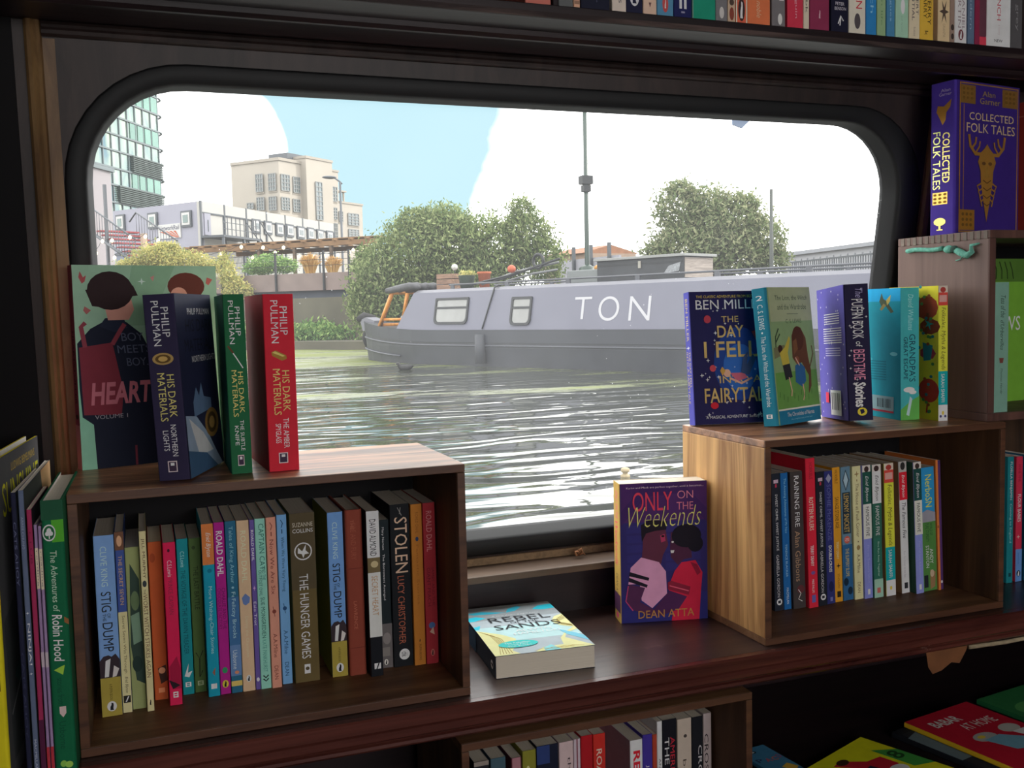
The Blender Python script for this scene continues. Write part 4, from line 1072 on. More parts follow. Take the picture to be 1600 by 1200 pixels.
# ================================================================== ON TOP OF THE RIGHT CRATE
ZRT = Z(-0.1744)
GT2 = 'books standing on the right crate'
NAVY = '1f1c48'
GOLD = 'b89c60'
rs = random.Random(3)
book(0.7475, 1.2660, ZRT, .0195, .122, .194, '4a4a9c', 'dark purple blue paperback with gilt title and starry cover, leftmost on the right crate',
     [D('BEN MILLER', .05, .37, 'b8a870', .3, .7), Star(.5, .42, .4, 'd0d0e0', 'spine', .04), D('THE DAY I FELL', .45, .72, 'b8a870', .55, .85), D('INTO A FAIRYTALE', .45, .84, 'b8a870', .15, .45),
      Rc(.02, 0, 1, 1, NAVY, 'front'), El(.62, .55, .34, .28, '1c3878', 'front'), El(.62, .58, .22, .18, '2a5aa0', 'front'),
      *[Star(rs.uniform(.1, .95), rs.uniform(.12, .95), rs.choice([.012, .018, .026]), 'c8ccdc', k=.65) for _ in range(46)],
      H('THE CLASSIC ADVENTURE FROM BESTSELLING', .09, .030, .99, .050, 'c0a850'), H('BEN MILLER', .08, .065, .98, .135, 'd0d0dc', wt=.01), H('THE', .40, .19, .62, .235, GOLD), H('DAY', .34, .26, .68, .35, GOLD, wt=.01), H('I FELL', .16, .38, .86, .50, GOLD, wt=.01), H('INTO A', .34, .64, .88, .695, GOLD), H('FAIRYTALE', .14, .73, .99, .84, GOLD, wt=.01),
      El(.22, .21, .045, .03, 'a83a48', 'front'), El(.26, .58, .04, .025, 'b0404a', 'front'), El(.26, .86, .05, .025, 'b82030', 'front'), Pg([(.78, .31), (.90, .29), (.95, .34), (.84, .38)], '8a3038'),
      # a small tumbling figure
      El(.44, .62, .045, .03, 'c89a80', 'front'), Pg([(.38, .57), (.42, .60), (.38, .64), (.35, .60)], 'b08840'), Pg([(.48, .62), (.66, .62), (.70, .66), (.56, .685)], 'b0586a'), Pg([(.62, .62), (.66, .50), (.72, .46), (.70, .56), (.78, .48), (.82, .52), (.72, .64)], '3a4a6c'), Ln([(.48, .66), (.62, .70), (.76, .66)], .025, 'c09480'),
      H("'A MAGICAL ADVENTURE' Sunday Express", .14, .935, .99, .965, 'd8d4dc')],
     yaw=-98, lean=-6, front=NAVY, group=GT2)
LG = '7c9468'
book(0.8275, 1.1975, ZRT, .0245, .112, .197, '1f6f84', 'teal hardback with green picture cover, second from left on the right crate',
     [H('2', .3, .055, .75, .09, 'c8dcd8', 'spine'), D('C. S. LEWIS', .12, .30, 'b8d0cc', .35, .72), El(.52, .325, .06, .007, 'b8d0cc'), D('The Lion, the Witch and the Wardrobe', .35, .86, 'b8d4d0', .35, .72), Block(.5, .93, .2, .015, 'd8e4dc', '1f6f84'),
      Rc(.05, .0, 1, .885, LG, 'front'), Rc(.05, .0, 1, .25, '98a07c', 'front'), Rc(.05, .62, 1, .885, '5e8a44', 'front'), Rc(.05, .885, 1, .897, 'd8d8b8', 'front'), Rc(.05, .897, 1, 1, '1f6a88', 'front'),
      H('The Lion, the Witch', .18, .06, .92, .10, '3c4a3c'), H('and the Wardrobe', .22, .125, .88, .165, '3c4a3c'), Rc(.42, .195, .68, .199, '4a5a4a', 'front'), H('C. S. LEWIS', .38, .235, .74, .265, '3c4a3c'),
      # plain bushes, two running children and a brown shaggy animal shape
      Ln([(.1, .5), (.12, .36), (.2, .30)], .02, '2c3c28'), Ln([(.12, .4), (.22, .34)], .02, '2c3c28'), Pg([(.06, .44), (.3, .42), (.34, .48), (.06, .52)], '6a6a4c'),
      Pg([(.48, .36), (.56, .30), (.70, .30), (.80, .38), (.82, .52), (.86, .62), (.84, .74), (.76, .80), (.80, .66), (.66, .56), (.56, .58), (.46, .52)], '5a3a28'), El(.62, .38, .13, .09, '4a2c20', 'front'), Pg([(.50, .40), (.58, .38), (.60, .46), (.50, .50)], '6e4a30'), Ln([(.84, .60), (.94, .50), (.92, .44)], .02, '5a3a28'),
      El(.20, .45, .05, .03, '3a2420', 'front'), Pg([(.18, .48), (.30, .44), (.42, .36), (.44, .38), (.36, .48), (.38, .56), (.22, .57)], 'b0a040'), Pg([(.22, .57), (.38, .56), (.42, .66), (.26, .68)], '2a2a2c'), Ln([(.34, .66), (.38, .76), (.36, .80)], .02, 'c09880'),
      El(.56, .54, .045, .03, '7a4a34', 'front'), Pg([(.50, .58), (.62, .56), (.72, .60), (.72, .70), (.62, .74), (.48, .70)], '2c5a84'), Ln([(.64, .72), (.66, .80), (.62, .84)], .02, 'c09880'), Ln([(.60, .58), (.52, .52)], .02, 'c09880'),
      *[Ln([(.1 + .08 * k, .80 + .02 * (k % 3)), (.11 + .08 * k, .76 + .02 * (k % 3))], .012, '446a34') for k in range(10)],
      H('The Chronicles of Narnia', .22, .915, .84, .945, 'c8dcdc'), H('the complete story of the land', .30, .96, .78, .975, '7fb0bc')],
     yaw=-69, lean=-6, front=LG, back='1f6f84', hard=True, group=GT2)
PU = '4e4890'
book(0.9372, 1.1476, ZRT, .0345, .120, .194, '1d1836', 'thick midnight purple paperback with white storybook lettering, in the middle of the right crate top',
     [*[Star(rs.uniform(.1, .9), rs.uniform(.02, .9), .06, 'd8d4e4', 'spine', .18) for _ in range(26)], D('The', .03, .10, '8a84a8', .45, .75, sh=.2), D('PUFFIN BOOK', .11, .40, 'e4e0ec', .28, .74, wt=.03), D('of', .42, .46, 'e4e0ec', .4, .66), D('BEDTIME', .48, .70, 'd88098', .28, .74, wt=.03), D('Stories', .72, .90, 'e4e0ec', .28, .74, wt=.03), El(.55, .935, .2, .03, 'e0b838'), Pg([(.45, .92), (.6, .915), (.65, .94), (.5, .955)], '1d1836', 'spine'),
      Rc(0, 0, 1, 1, PU, 'back'), *[Star(rs.uniform(.05, .95), rs.uniform(.02, .98), .02, 'b8b4dc', 'back') for _ in range(40)], *[Rc(.28, .20 + .018 * k, .84, .206 + .018 * k, 'c8c4e0', 'back') for k in range(5)], *[Rc(.24, .31 + .018 * k, .90, .316 + .018 * k, 'c8c4e0', 'back') for k in range(7)], *[Rc(.3, .46 + .018 * k, .84, .466 + .018 * k, 'b0acd0', 'back') for k in range(4)],
      Rc(.42, .78, .80, .97, 'dcdce0', 'back'), *[Rc(.46 + .035 * k, .80, .46 + .035 * k + (.012 if k % 3 else .02), .93, '303038', 'back') for k in range(9)], Rc(.25, .8, .36, .88, 'b83048', 'back')],
     yaw=-20, lean=-1.5, back_tilt=-3, back=PU, front='241c48', group=GT2)
AQ = '148a9c'
book(1.0380, 1.1580, ZRT, .0305, .118, .194, '3fa0a4', 'bright aqua paperback with small aeroplane on its back cover, on the right crate',
     [D('David Walliams', .05, .32, '8fc8cc', .4, .68, sh=.2), D("GRANDPA'S", .35, .71, '17384a', .46, .80, wt=.01), D('GREAT ESCAPE', .37, .69, '17384a', .16, .38, wt=.01), Pg([(0, .92), (.5, .86), (1, .82), (1, 1), (0, 1)], '5aa04c', 'spine'), El(.45, .77, .3, .02, 'dce8ec'), El(.65, .79, .2, .015, 'dce8ec'), Pg([(.3, .96), (.5, .82), (.62, .84), (.45, .97)], 'a8c0d4', 'spine'),
      Rc(0, 0, 1, 1, AQ, 'back'), Rc(0, 0, 1, .1, '1c96d0', 'back'), Pg([(.55, .10), (.60, .035), (.64, .08), (.72, .10), (.86, .18), (.80, .19), (.68, .13), (.60, .14)], '4a5440', 'back'), Pg([(.70, .09), (.80, .05), (.78, .1), (.72, .13)], 'b8a858', 'back'), Pg([(.64, .115), (.56, .16), (.6, .17), (.70, .13)], '8a7c48', 'back'), El(.25, .10, .06, .018, 'a0b8dc', 'back'), El(.86, .5, .08, .015, '6ac0c4', 'back'), El(.3, .55, .1, .015, '3ca0ac', 'back'),
      *[Rc(.1, .56 + .02 * k, .7, .566 + .02 * k, '0f6c7c', 'back') for k in range(8)], Rc(.30, .83, .86, .95, '7a9aa0', 'back'), *[Rc(.50 + .035 * k, .85, .50 + .035 * k + (.012 if k % 3 else .02), .92, '1c2c34', 'back') for k in range(9)], Rc(.30, .94, .86, .955, '9a3040', 'back')],
     yaw=-8, lean=-.5, back=AQ, front=AQ, group=GT2)
book(1.0755, 1.1240, ZRT, .0150, .120, .1955, 'e0c83c', 'yellow patterned paperback with teal author band, at the right end of the right crate top',
     [*FOLK, El(.25, .965, .12, .01, '3a3c6c'), El(.75, .965, .12, .01, '3a3c6c'),
      Rc(0, 0, 1, 1, 'd8bc34', 'back'), El(.78, .16, .22, .09, '8a3a24', 'back', 11), El(.84, .30, .2, .06, '7a3420', 'back', 9), Ln([(.80, .2), (.76, .36)], .05, '6a3a20', 'back'), Star(.82, .28, .1, '2c8a84', 'back', k=.5, n=5), El(.80, .50, .16, .05, '9a3440', 'back', 7), Pg([(.7, .42), (.9, .44), (.86, .55), (.72, .56)], '2c7a84', 'back'), El(.82, .78, .2, .09, 'a83428', 'back'), Ln([(.8, .85), (.78, .95)], .03, 'a83428', 'back'), *[El(.62 + .3 * rs.random(), rs.random(), .03, .012, rs.choice(['4a7a3c', '8a4a28', '2c6a70']), 'back') for _ in range(30)]],
     yaw=-8, lean=-.5, back='d8bc34', front='d8bc34', group=GT2)

# ================================================================== IN AND ON THE GREY CRATE, AND BEHIND THE RIGHT CRATE
GLD = '*b8863c'
VI = '33206c'
book(1.1240, 1.1960, Z(0.0980), .0425, .150, .2235, '43308c', 'purple hardback with gilt title and ornaments standing on the grey crate',
     [H('Alan', .42, .045, .80, .065, 'a89cb8', 'spine'), H('Garner', .35, .07, .85, .09, 'a89cb8', 'spine'), Pg([(.3, .15), (.55, .16), (.85, .12), (.8, .17), (.65, .20), (.62, .25), (.5, .28), (.4, .24), (.25, .19)], GLD, 'spine'),
      D('COLLECTED', .33, .66, '*d8b468', .50, .80, wt=.01), D('FOLK TALES', .32, .70, '*e8c878', .12, .42, wt=.01), Rc(.12, .72, .72, .80, '*c8a050'), *[El(.22 + .2 * (k % 3), .735 + .025 * (k // 3), .07, .008, '8a6424') for k in range(9)], El(.42, .915, .24, .026, '*d8b464'), Rc(.38, .93, .46, .965, '*d8b464'), Pg([(.18, .925), (.66, .925), (.52, .94), (.32, .94)], '*d8b464', 'spine'), Rc(.3, .965, .54, .972, '*d8b464'),
      Rc(.06, 0, 1, 1, VI, 'front'), Rc(.06, .01, .98, .018, GLD, 'front'), Rc(.06, .01, .075, .99, GLD, 'front'), Rc(.965, .01, .98, .99, GLD, 'front'), Rc(.06, .98, .98, .988, GLD, 'front'), Rc(.12, .15, .13, .86, GLD, 'front'),
      Rc(.07, .025, .30, .145, '*9a7238', 'front'), Rc(.72, .025, .96, .145, '*9a7238', 'front'), Rc(.07, .84, .30, .975, '*b07c30', 'front'), *[El(.12 + .06 * (k % 3), .05 + .03 * (k // 3), .02, .010, '6a4a1c', 'front') for k in range(9)], *[El(.12 + .06 * (k % 3), .87 + .035 * (k // 3), .02, .011, '6a4a1c', 'front') for k in range(9)], *[El(.78 + .06 * (k % 3), .05 + .03 * (k // 3), .02, .010, '6a4a1c', 'front') for k in range(9)],
      H('Alan', .40, .055, .60, .09, '8a7440'), H('Garner', .36, .10, .68, .14, '8a7440'), H('COLLECTED', .20, .20, .90, .25, 'b8a080'), H('FOLK TALES', .16, .27, .92, .33, 'b8a080'),
      Ln([(.20, .345), (.22, .42), (.30, .47), (.40, .47)], .035, GLD), Ln([(.235, .44), (.30, .40), (.31, .36)], .025, GLD), Ln([(.30, .465), (.36, .42), (.37, .385)], .02, GLD), Ln([(.76, .345), (.74, .42), (.66, .47), (.56, .47)], .035, GLD), Ln([(.72, .44), (.66, .40), (.65, .36)], .025, GLD), Ln([(.66, .465), (.60, .42), (.59, .385)], .02, GLD),
      Pg([(.38, .46), (.44, .43), (.48, .40), (.52, .43), (.58, .46), (.62, .52), (.58, .58), (.57, .66), (.53, .78), (.48, .92), (.43, .78), (.39, .66), (.38, .58), (.34, .52)], GLD), El(.43, .53, .03, .012, '5a3c1c', 'front'), El(.53, .53, .03, .012, '5a3c1c', 'front'), Pg([(.48, .54), (.51, .62), (.45, .62)], '8a6428'),
      *[Ln([(.40 + .012 * k, .66 + .035 * k), (.33 + .02 * k, .68 + .035 * k), (.36 + .015 * k, .71 + .035 * k)], .018, GLD) for k in range(4)], *[Ln([(.56 - .012 * k, .66 + .035 * k), (.63 - .02 * k, .68 + .035 * k), (.60 - .015 * k, .71 + .035 * k)], .018, GLD) for k in range(4)], *[Ln([(.42, .64 + .05 * k), (.48, .66 + .05 * k), (.54, .64 + .05 * k)], .010, '5a3c1c') for k in range(4)]],
     yaw=-81, front=VI, hard=True)
book(1.2950, 1.2000, Z(0.0980), .030, .140, .205, '8a3026', 'brick red hardback right of the purple one on the grey crate', [Rc(.06, 0, 1, 1, '7c2a22', 'front'), Rc(.1, .2, .9, .21, '8a4436', 'front'), El(.3, .3, .1, .05, '6a2018', 'front'), Rc(0, .1, 1, .11, '9a5444')], yaw=-84, front='7c2a22', hard=True)
book(1.1375, 1.0850, Z(-0.1622), .0290, .110, .186, '6f9484', 'sage green hardback with small dark script standing inside the grey crate',
     [D('Tess of the', .10, .27, '2a3a34', .42, .72, sh=.3), D("d'Urbervilles", .29, .52, '2a3a34', .42, .66, sh=.3), Pg([(.35, .58), (.65, .58), (.6, .62), (.4, .62)], '6a3a34', 'spine'), D('Thomas Hardy', .66, .86, '3a4a44', .42, .58, sh=.3)], back='7a9488', front='5c8070', hard=True)
GW = '5a8a34'
book(1.1700, 1.2050, Z(-0.1622), .022, .150, .225, '3c6a24', 'bright green picture hardback with white title at the back inside the grey crate',
     [Rc(.0, .0, 1, 1, '6a9c34', 'front'), Rc(0, 0, 1, .16, '4a6c2a', 'front'), H('THE', .20, .18, .42, .22, 'd8dcc8'), H('WIND', .10, .23, .70, .33, 'e8ecdc'), H('IN THE', .22, .35, .62, .39, 'd8dcc8'), H('WILLOWS', .08, .40, .92, .50, 'e8ecdc'), *[Ln([(.1 + .08 * k, .02), (.14 + .08 * k, .08), (.08 + .09 * k, .14)], .012, '1c2a14') for k in range(9)], Ln([(.05, .6), (.4, .58), (.5, .64)], .012, '2a3c1c'), El(.2, .66, .08, .03, 'a8b0a0', 'front'), El(.12, .84, .1, .05, '3a5424', 'front'), El(.3, .9, .12, .04, '446a24', 'front'), El(.1, .95, .06, .02, 'c8ccc0', 'front')],
     yaw=-84, lean=0, front=GW, hard=True)
book(1.2516, 1.1630, ZS, .0128, .110, .1996, '17747c', 'thin teal paperback standing on the worktop right of the right crate', [D('FLOELLA BENJAMIN', .04, .34, 'c8dcdc', .3, .72, wt=.01), D('Coming to England', .37, .68, '9ac8cc', .3, .70), Rc(.3, .92, .7, .95, '0c3c44')])
book(1.2705, 1.1640, ZS, .0130, .110, .1986, 'b82c46', 'thin red paperback with blue foot, standing beside the thin teal one on the worktop', [D('ANNE FINE', .06, .20, '8a1c34', .3, .7), D('FLOUR BABIES', .30, .52, 'ecd8d8', .25, .72, wt=.01), Star(.4, .64, .3, 'd8a8a0', 'spine', .06), Rc(0, .74, 1, 1, '5a84bc'), D('paperback', .77, .86, '3a64a0', .3, .6), Bird(.5, .935, .3, .025, '1c2430', 'e8e8e4')], yaw=0)
book(1.2900, 1.1650, ZS, .012, .110, .20, '14506c', 'dark blue paperback at the far right edge beside the thin red one', [D('blue', .3, .6, '3a7a94', .3, .6)])

# ================================================================== PICTURE BOOKS ON THE LOW BENCH
ZBN = Z(-0.6098)
GN = 'picture books lying on the low bench'


def flatbook(cx, cy, z, ang, w_, h, t, label, spine, front, art):
    """(cx, cy) is the top-left corner (spine side, head) of the lying book"""
    a = math.radians(ang)
    b = Vector((-math.sin(a), math.cos(a), 0))
    return book(0, 0, 0, t, w_, h, spine, label, art, front=front, hard=True, group=GN, name='picture_book', M=lying(cx - b.x * h, cy - b.y * h, z, ang))


flatbook(0.958, 1.082, ZBN, 12, .150, .215, .009, 'dark picture book with grey landscape lying under the red one on the low bench', '14161c', '1c2028', [Rc(0, 0, 1, .06, '14161c', 'front'), Pg([(.0, .12), (.3, .06), (.7, .10), (1, .06), (1, .5), (0, .5)], '5a6a70'), El(.5, .3, .25, .08, '3a4444', 'front'), El(.75, .4, .2, .08, '7a8480', 'front')])
flatbook(0.983, 1.086, ZBN + .0094, 9, .136, .205, .008, 'red picture book with yellow spine and white title lying on the low bench', 'c8a020', 'a8182c', [Rc(.0, 0, 1, 1, 'a8182c', 'front'), H('BABAR', .16, .10, .56, .19, 'dcc8c0', wt=.02), H('AT HOME', .38, .23, .86, .32, 'dcc8c0', wt=.02),
     El(.38, .44, .15, .06, '9a9c98', 'front'), Pg([(.30, .47), (.55, .46), (.75, .58), (.7, .72), (.4, .66)], '6a9aac'), El(.78, .43, .13, .06, 'a8a8a0', 'front'), Pg([(.72, .48), (.98, .48), (1, .62), (.8, .62)], 'dcdcd8'), El(.9, .66, .1, .05, 'c87c34', 'front'), El(.34, .43, .05, .02, 'd8b040', 'front'), Pg([(.55, .72), (.8, .66), (.95, .74), (.7, .80)], 'c8c4bc')])
flatbook(0.735, 1.020, ZBN, 21, .185, .220, .009, 'yellow picture book with red bird shape and green sign lying on the low bench', 'c8b018', 'd8c41c', [Rc(0, 0, 1, 1, 'd8c41c', 'front'), Pg([(.42, .10), (.52, .09), (.66, .20), (.80, .22), (.80, .34), (.62, .36), (.55, .24)], 'b02030'), El(.52, .11, .06, .03, '3a2418', 'front'), Pg([(.40, .26), (.62, .24), (.66, .40), (.48, .44)], '20243c'), El(.72, .38, .09, .05, 'dcdcd4', 'front'), Pg([(.84, .14), (1, .24), (1, .48), (.84, .42)], '3c8a3c'), H('8', .86, .22, .96, .32, '1c3c1c', wt=.02), H('PIPPIN', .1, .6, .8, .7, '3a3a10')])
flatbook(0.7290, 1.120, ZBN, 6, .046, .16, .006, 'narrow blue picture book with coloured letters by the lower crate on the low bench', '2a5a78', '3a7090', [Rc(0, 0, 1, 1, '3a7090', 'front'), El(.35, .08, .14, .025, '1c2c38', 'front'), El(.35, .08, .08, .014, 'a8b0b0', 'front'), H('P', .1, .2, .3, .26, '2a3a5c', wt=.02), H('A', .36, .22, .56, .28, 'a04c5c', wt=.02), H('C', .6, .22, .78, .28, 'b8604c', wt=.02), H('O', .80, .2, .96, .26, '8a4a6c', wt=.02), Pg([(.5, .4), (.8, .36), (.95, .45), (.7, .5)], 'c8a03c')])
flatbook(1.155, 1.125, ZBN, 8, .15, .20, .008, 'green picture book at the far right of the low bench', '1c5a34', '2a6a3c', [Rc(0, 0, 1, 1, '2a6a3c', 'front'), El(.3, .3, .2, .1, '4a8a4c', 'front'), El(.6, .2, .1, .05, '7aa84c', 'front')])

# ================================================================== SMALL THINGS ON SILL AND SHELF
mb = MB()
M_LEAF = plain('dried_leaf', '9a6a48', rough=0.8, vary=0.25, scale=120)
for k in range(5):
    a = k * 1.25
    c = Vector((0.594, 1.330, Z(-0.3660)))
    p1 = c + Vector((math.cos(a) * .009, -.004, abs(math.sin(a)) * .011 + .001))
    q = c + Vector((math.cos(a + .5) * .006, -.006, abs(math.sin(a + .5)) * .007 + .001))
    s_ = c + Vector((math.cos(a - .5) * .006, -.002, abs(math.sin(a - .5)) * .007 + .001))
    mb.tube([c, q, p1, s_, c + Vector((0, 0, .001))], [.001, .0012, .0009, .0012, .001], M_LEAF, seg=6)
tag(mb.build('dried_flower'), 'curled brown dried flower on the window sill below the glass', 'flower')
mb = MB()
M_SCRAP = plain('brown_paper', '7a4e30', rough=0.9, vary=0.2, scale=30)
bm = bmesh.new()
pp = [(1.000, -.487), (1.074, -.487), (1.072, -.495), (1.060, -.512), (1.045, -.509), (1.028, -.518), (1.012, -.521), (1.004, -.510)]
mb.prism(pp, 0, .0006, M_SCRAP, Matrix(((1, 0, 0, 0), (0, 0, 1, 1.0635), (0, 1, 0, Z(0) + 0.0015), (0, 0, 0, 1))), 'z')
bm.free()
tag(mb.build('paper_scrap'), 'torn brown paper scrap hanging under the worktop edge', 'paper')
mb = MB()
mb.tube([(1.075, 1.062, Z(-.4895)), (1.14, 1.060, Z(-.4905)), (1.22, 1.058, Z(-.4885)), (1.30, 1.060, Z(-.4890)), (1.40, 1.062, Z(-.4890))], .0032, plain('pale_cord', 'a8987c', rough=.9, vary=.2, scale=120), seg=6)
tag(mb.build('cord'), 'pale frayed cord running under the worktop moulding at right', 'cord')

# ================================================================== OUTSIDE
plain_in = plain


def plain(name, col, **k):
    """weathered outdoor paint and stone: the photograph's daylight colours brought down to surface colours"""
    if name in MATS:
        return MATS[name]
    return plain_in(name, [0.46 * c for c in lin(col)], **k)


WZ = CZ - 1.07                  # water level
# --- water
wm = bpy.data.materials.new('canal_water')
wm.use_nodes = True
t = wm.node_tree
b = t.nodes['Principled BSDF']
b.inputs['Roughness'].default_value = 0.04
b.inputs['IOR'].default_value = 1.45
b.inputs['Specular IOR Level'].default_value = 0.9
geo = N(t, 'ShaderNodeNewGeometry')
mpw = N(t, 'ShaderNodeMapping')
mpw.inputs['Rotation'].default_value = (0, 0, math.radians(-12))
mpw.inputs['Scale'].default_value = (0.55, 1.5, 1)
t.links.new(geo.outputs['Position'], mpw.inputs['Vector'])
na = N(t, 'ShaderNodeTexNoise', i_Scale=1.9, i_Detail=1.2, i_Roughness=0.4, i_Distortion=0.6)
nb = N(t, 'ShaderNodeTexNoise', i_Scale=4.2, i_Detail=2.0, i_Roughness=0.5)
t.links.new(mpw.outputs[0], na.inputs['Vector'])
t.links.new(mpw.outputs[0], nb.inputs['Vector'])
sm = N(t, 'ShaderNodeMath', operation='MULTIPLY_ADD')
sm.inputs[1].default_value = 0.05
t.links.new(nb.outputs['Fac'], sm.inputs[0])
t.links.new(na.outputs['Fac'], sm.inputs[2])
bp = N(t, 'ShaderNodeBump', i_Strength=1.0, i_Distance=0.05)
t.links.new(sm.outputs[0], bp.inputs['Height'])
# duckweed drifting in bands towards the far bank
mpd = N(t, 'ShaderNodeMapping')
mpd.inputs['Rotation'].default_value = (0, 0, math.radians(-8))
mpd.inputs['Scale'].default_value = (0.16, 0.55, 1)
t.links.new(geo.outputs['Position'], mpd.inputs['Vector'])
nd = N(t, 'ShaderNodeTexNoise', i_Scale=1.0, i_Detail=11.0, i_Roughness=0.78)
t.links.new(mpd.outputs[0], nd.inputs['Vector'])
sx = N(t, 'ShaderNodeSeparateXYZ')
t.links.new(geo.outputs['Position'], sx.inputs[0])
grd = N(t, 'ShaderNodeMapRange', i_1=8.5, i_2=24.0, i_3=-0.10, i_4=0.13)
t.links.new(sx.outputs['Y'], grd.inputs[0])
ad = N(t, 'ShaderNodeMath', operation='ADD')
t.links.new(nd.outputs['Fac'], ad.inputs[0])
t.links.new(grd.outputs[0], ad.inputs[1])
# one loose strip of it lies across the open water
dv = N(t, 'ShaderNodeVectorMath', operation='DOT_PRODUCT')
dv.inputs[1].default_value = (0.30, 0.954, 0)
t.links.new(geo.outputs['Position'], dv.inputs[0])
b1 = N(t, 'ShaderNodeMath', operation='SUBTRACT')
b1.inputs[1].default_value = 12.6
t.links.new(dv.outputs['Value'], b1.inputs[0])
b2 = N(t, 'ShaderNodeMath', operation='ABSOLUTE')
t.links.new(b1.outputs[0], b2.inputs[0])
b3 = N(t, 'ShaderNodeMapRange', interpolation_type='SMOOTHSTEP', i_1=0.0, i_2=3.0, i_3=0.105, i_4=0.0)
t.links.new(b2.outputs[0], b3.inputs[0])
ad2 = N(t, 'ShaderNodeMath', operation='ADD')
t.links.new(ad.outputs[0], ad2.inputs[0])
t.links.new(b3.outputs[0], ad2.inputs[1])
ad = ad2
dr = N(t, 'ShaderNodeValToRGB')
dr.color_ramp.elements[0].position = 0.52
dr.color_ramp.elements[1].position = 0.66
t.links.new(ad.outputs[0], dr.inputs['Fac'])
mxc = N(t, 'ShaderNodeMix', data_type='RGBA')
mxc.inputs[6].default_value = (0.024, 0.028, 0.018, 1)
mxc.inputs[7].default_value = (0.105, 0.125, 0.030, 1)
t.links.new(dr.outputs['Color'], mxc.inputs[0])
t.links.new(mxc.outputs[2], b.inputs['Base Color'])
mr = N(t, 'ShaderNodeMapRange', i_1=0.0, i_2=1.0, i_3=0.04, i_4=0.7)
t.links.new(dr.outputs['Color'], mr.inputs[0])
t.links.new(mr.outputs[0], b.inputs['Roughness'])
ms_ = N(t, 'ShaderNodeMapRange', i_1=0.0, i_2=1.0, i_3=1.0, i_4=0.15)
t.links.new(dr.outputs['Color'], ms_.inputs[0])
t.links.new(ms_.outputs[0], b.inputs['Specular IOR Level'])
t.links.new(bp.outputs[0], b.inputs['Normal'])
mb = MB()
mb.add([(-90, 1.75, WZ), (90, 1.75, WZ), (90, 70, WZ), (-90, 70, WZ)], [(0, 1, 2, 3)], wm)
struct(mb, 'water')

M_BANK = plain('bank_earth', '6a6656', rough=0.9, vary=0.25, scale=0.8)
mb = MB()
bank = [(-60, 37), (-6, 35.2), (4.2, 31.8), (9.4, 24.6), (17.5, 7.5), (38, -30), (240, -30), (240, 240), (-60, 240)]
mb.prism(bank, WZ - 0.5, WZ + 0.25, M_BANK, None, 'z')
bank2 = [(-60, 39), (-6, 37.2), (4.6, 33.6), (10.2, 25.4), (18.3, 8.0), (39, -30), (240, -30), (240, 240), (-60, 240)]
mb.prism(bank2, WZ + 0.2, CZ + 0.55, M_BANK, None, 'z')
struct(mb, 'ground')


# --- leaves
def foliage(name, blobs, n, size, cols, seed, parent=None, droop=0.0, fill=0.55, xf=None):
    """leaf sprays scattered through ellipsoids (centre, radii); individual quads bent in two"""
    rg = np.random.default_rng(seed)
    vol = np.array([b_[1][0] * b_[1][1] * b_[1][2] for b_ in blobs]) ** 0.67
    pick = rg.choice(len(blobs), n, p=vol / vol.sum())
    cen = np.array([b_[0] for b_ in blobs])[pick]
    rad = np.array([b_[1] for b_ in blobs])[pick]
    d = rg.normal(size=(n, 3))
    d /= np.linalg.norm(d, axis=1)[:, None]
    rr = fill + (1 - fill) * rg.random(n) ** 0.6
    p = cen + d * rad * rr[:, None] * (1 + 0.17 * rg.normal(size=(n, 1)))
    ax = rg.normal(size=(n, 3))
    ax[:, 2] -= droop
    ax /= np.linalg.norm(ax, axis=1)[:, None]
    sd_ = np.cross(ax, rg.normal(size=(n, 3)))
    sd_ /= np.linalg.norm(sd_, axis=1)[:, None]
    L = size * (0.6 + 0.8 * rg.random(n))[:, None]
    Wd = L * 0.36
    v = np.stack([p - ax * L * .5, p + sd_ * Wd * .5, p + ax * L * .5, p - sd_ * Wd * .5], 1).reshape(-1, 3)
    me = bpy.data.meshes.new(name)
    me.vertices.add(len(v))
    me.vertices.foreach_set('co', v.astype(np.float32).ravel())
    me.loops.add(4 * n)
    me.loops.foreach_set('vertex_index', np.arange(4 * n, dtype=np.int32))
    me.polygons.add(n)
    me.polygons.foreach_set('loop_start', np.arange(0, 4 * n, 4, dtype=np.int32))
    me.polygons.foreach_set('loop_total', np.full(n, 4, dtype=np.int32))
    for c in cols:
        me.materials.append(c)
    me.polygons.foreach_set('material_index', rg.integers(0, len(cols), n).astype(np.int32))
    me.update()
    o = bpy.data.objects.new(name, me)
    C.objects.link(o)
    if parent is not None:
        o.parent = parent
        o.matrix_parent_inverse = parent.matrix_world.inverted()
    return o


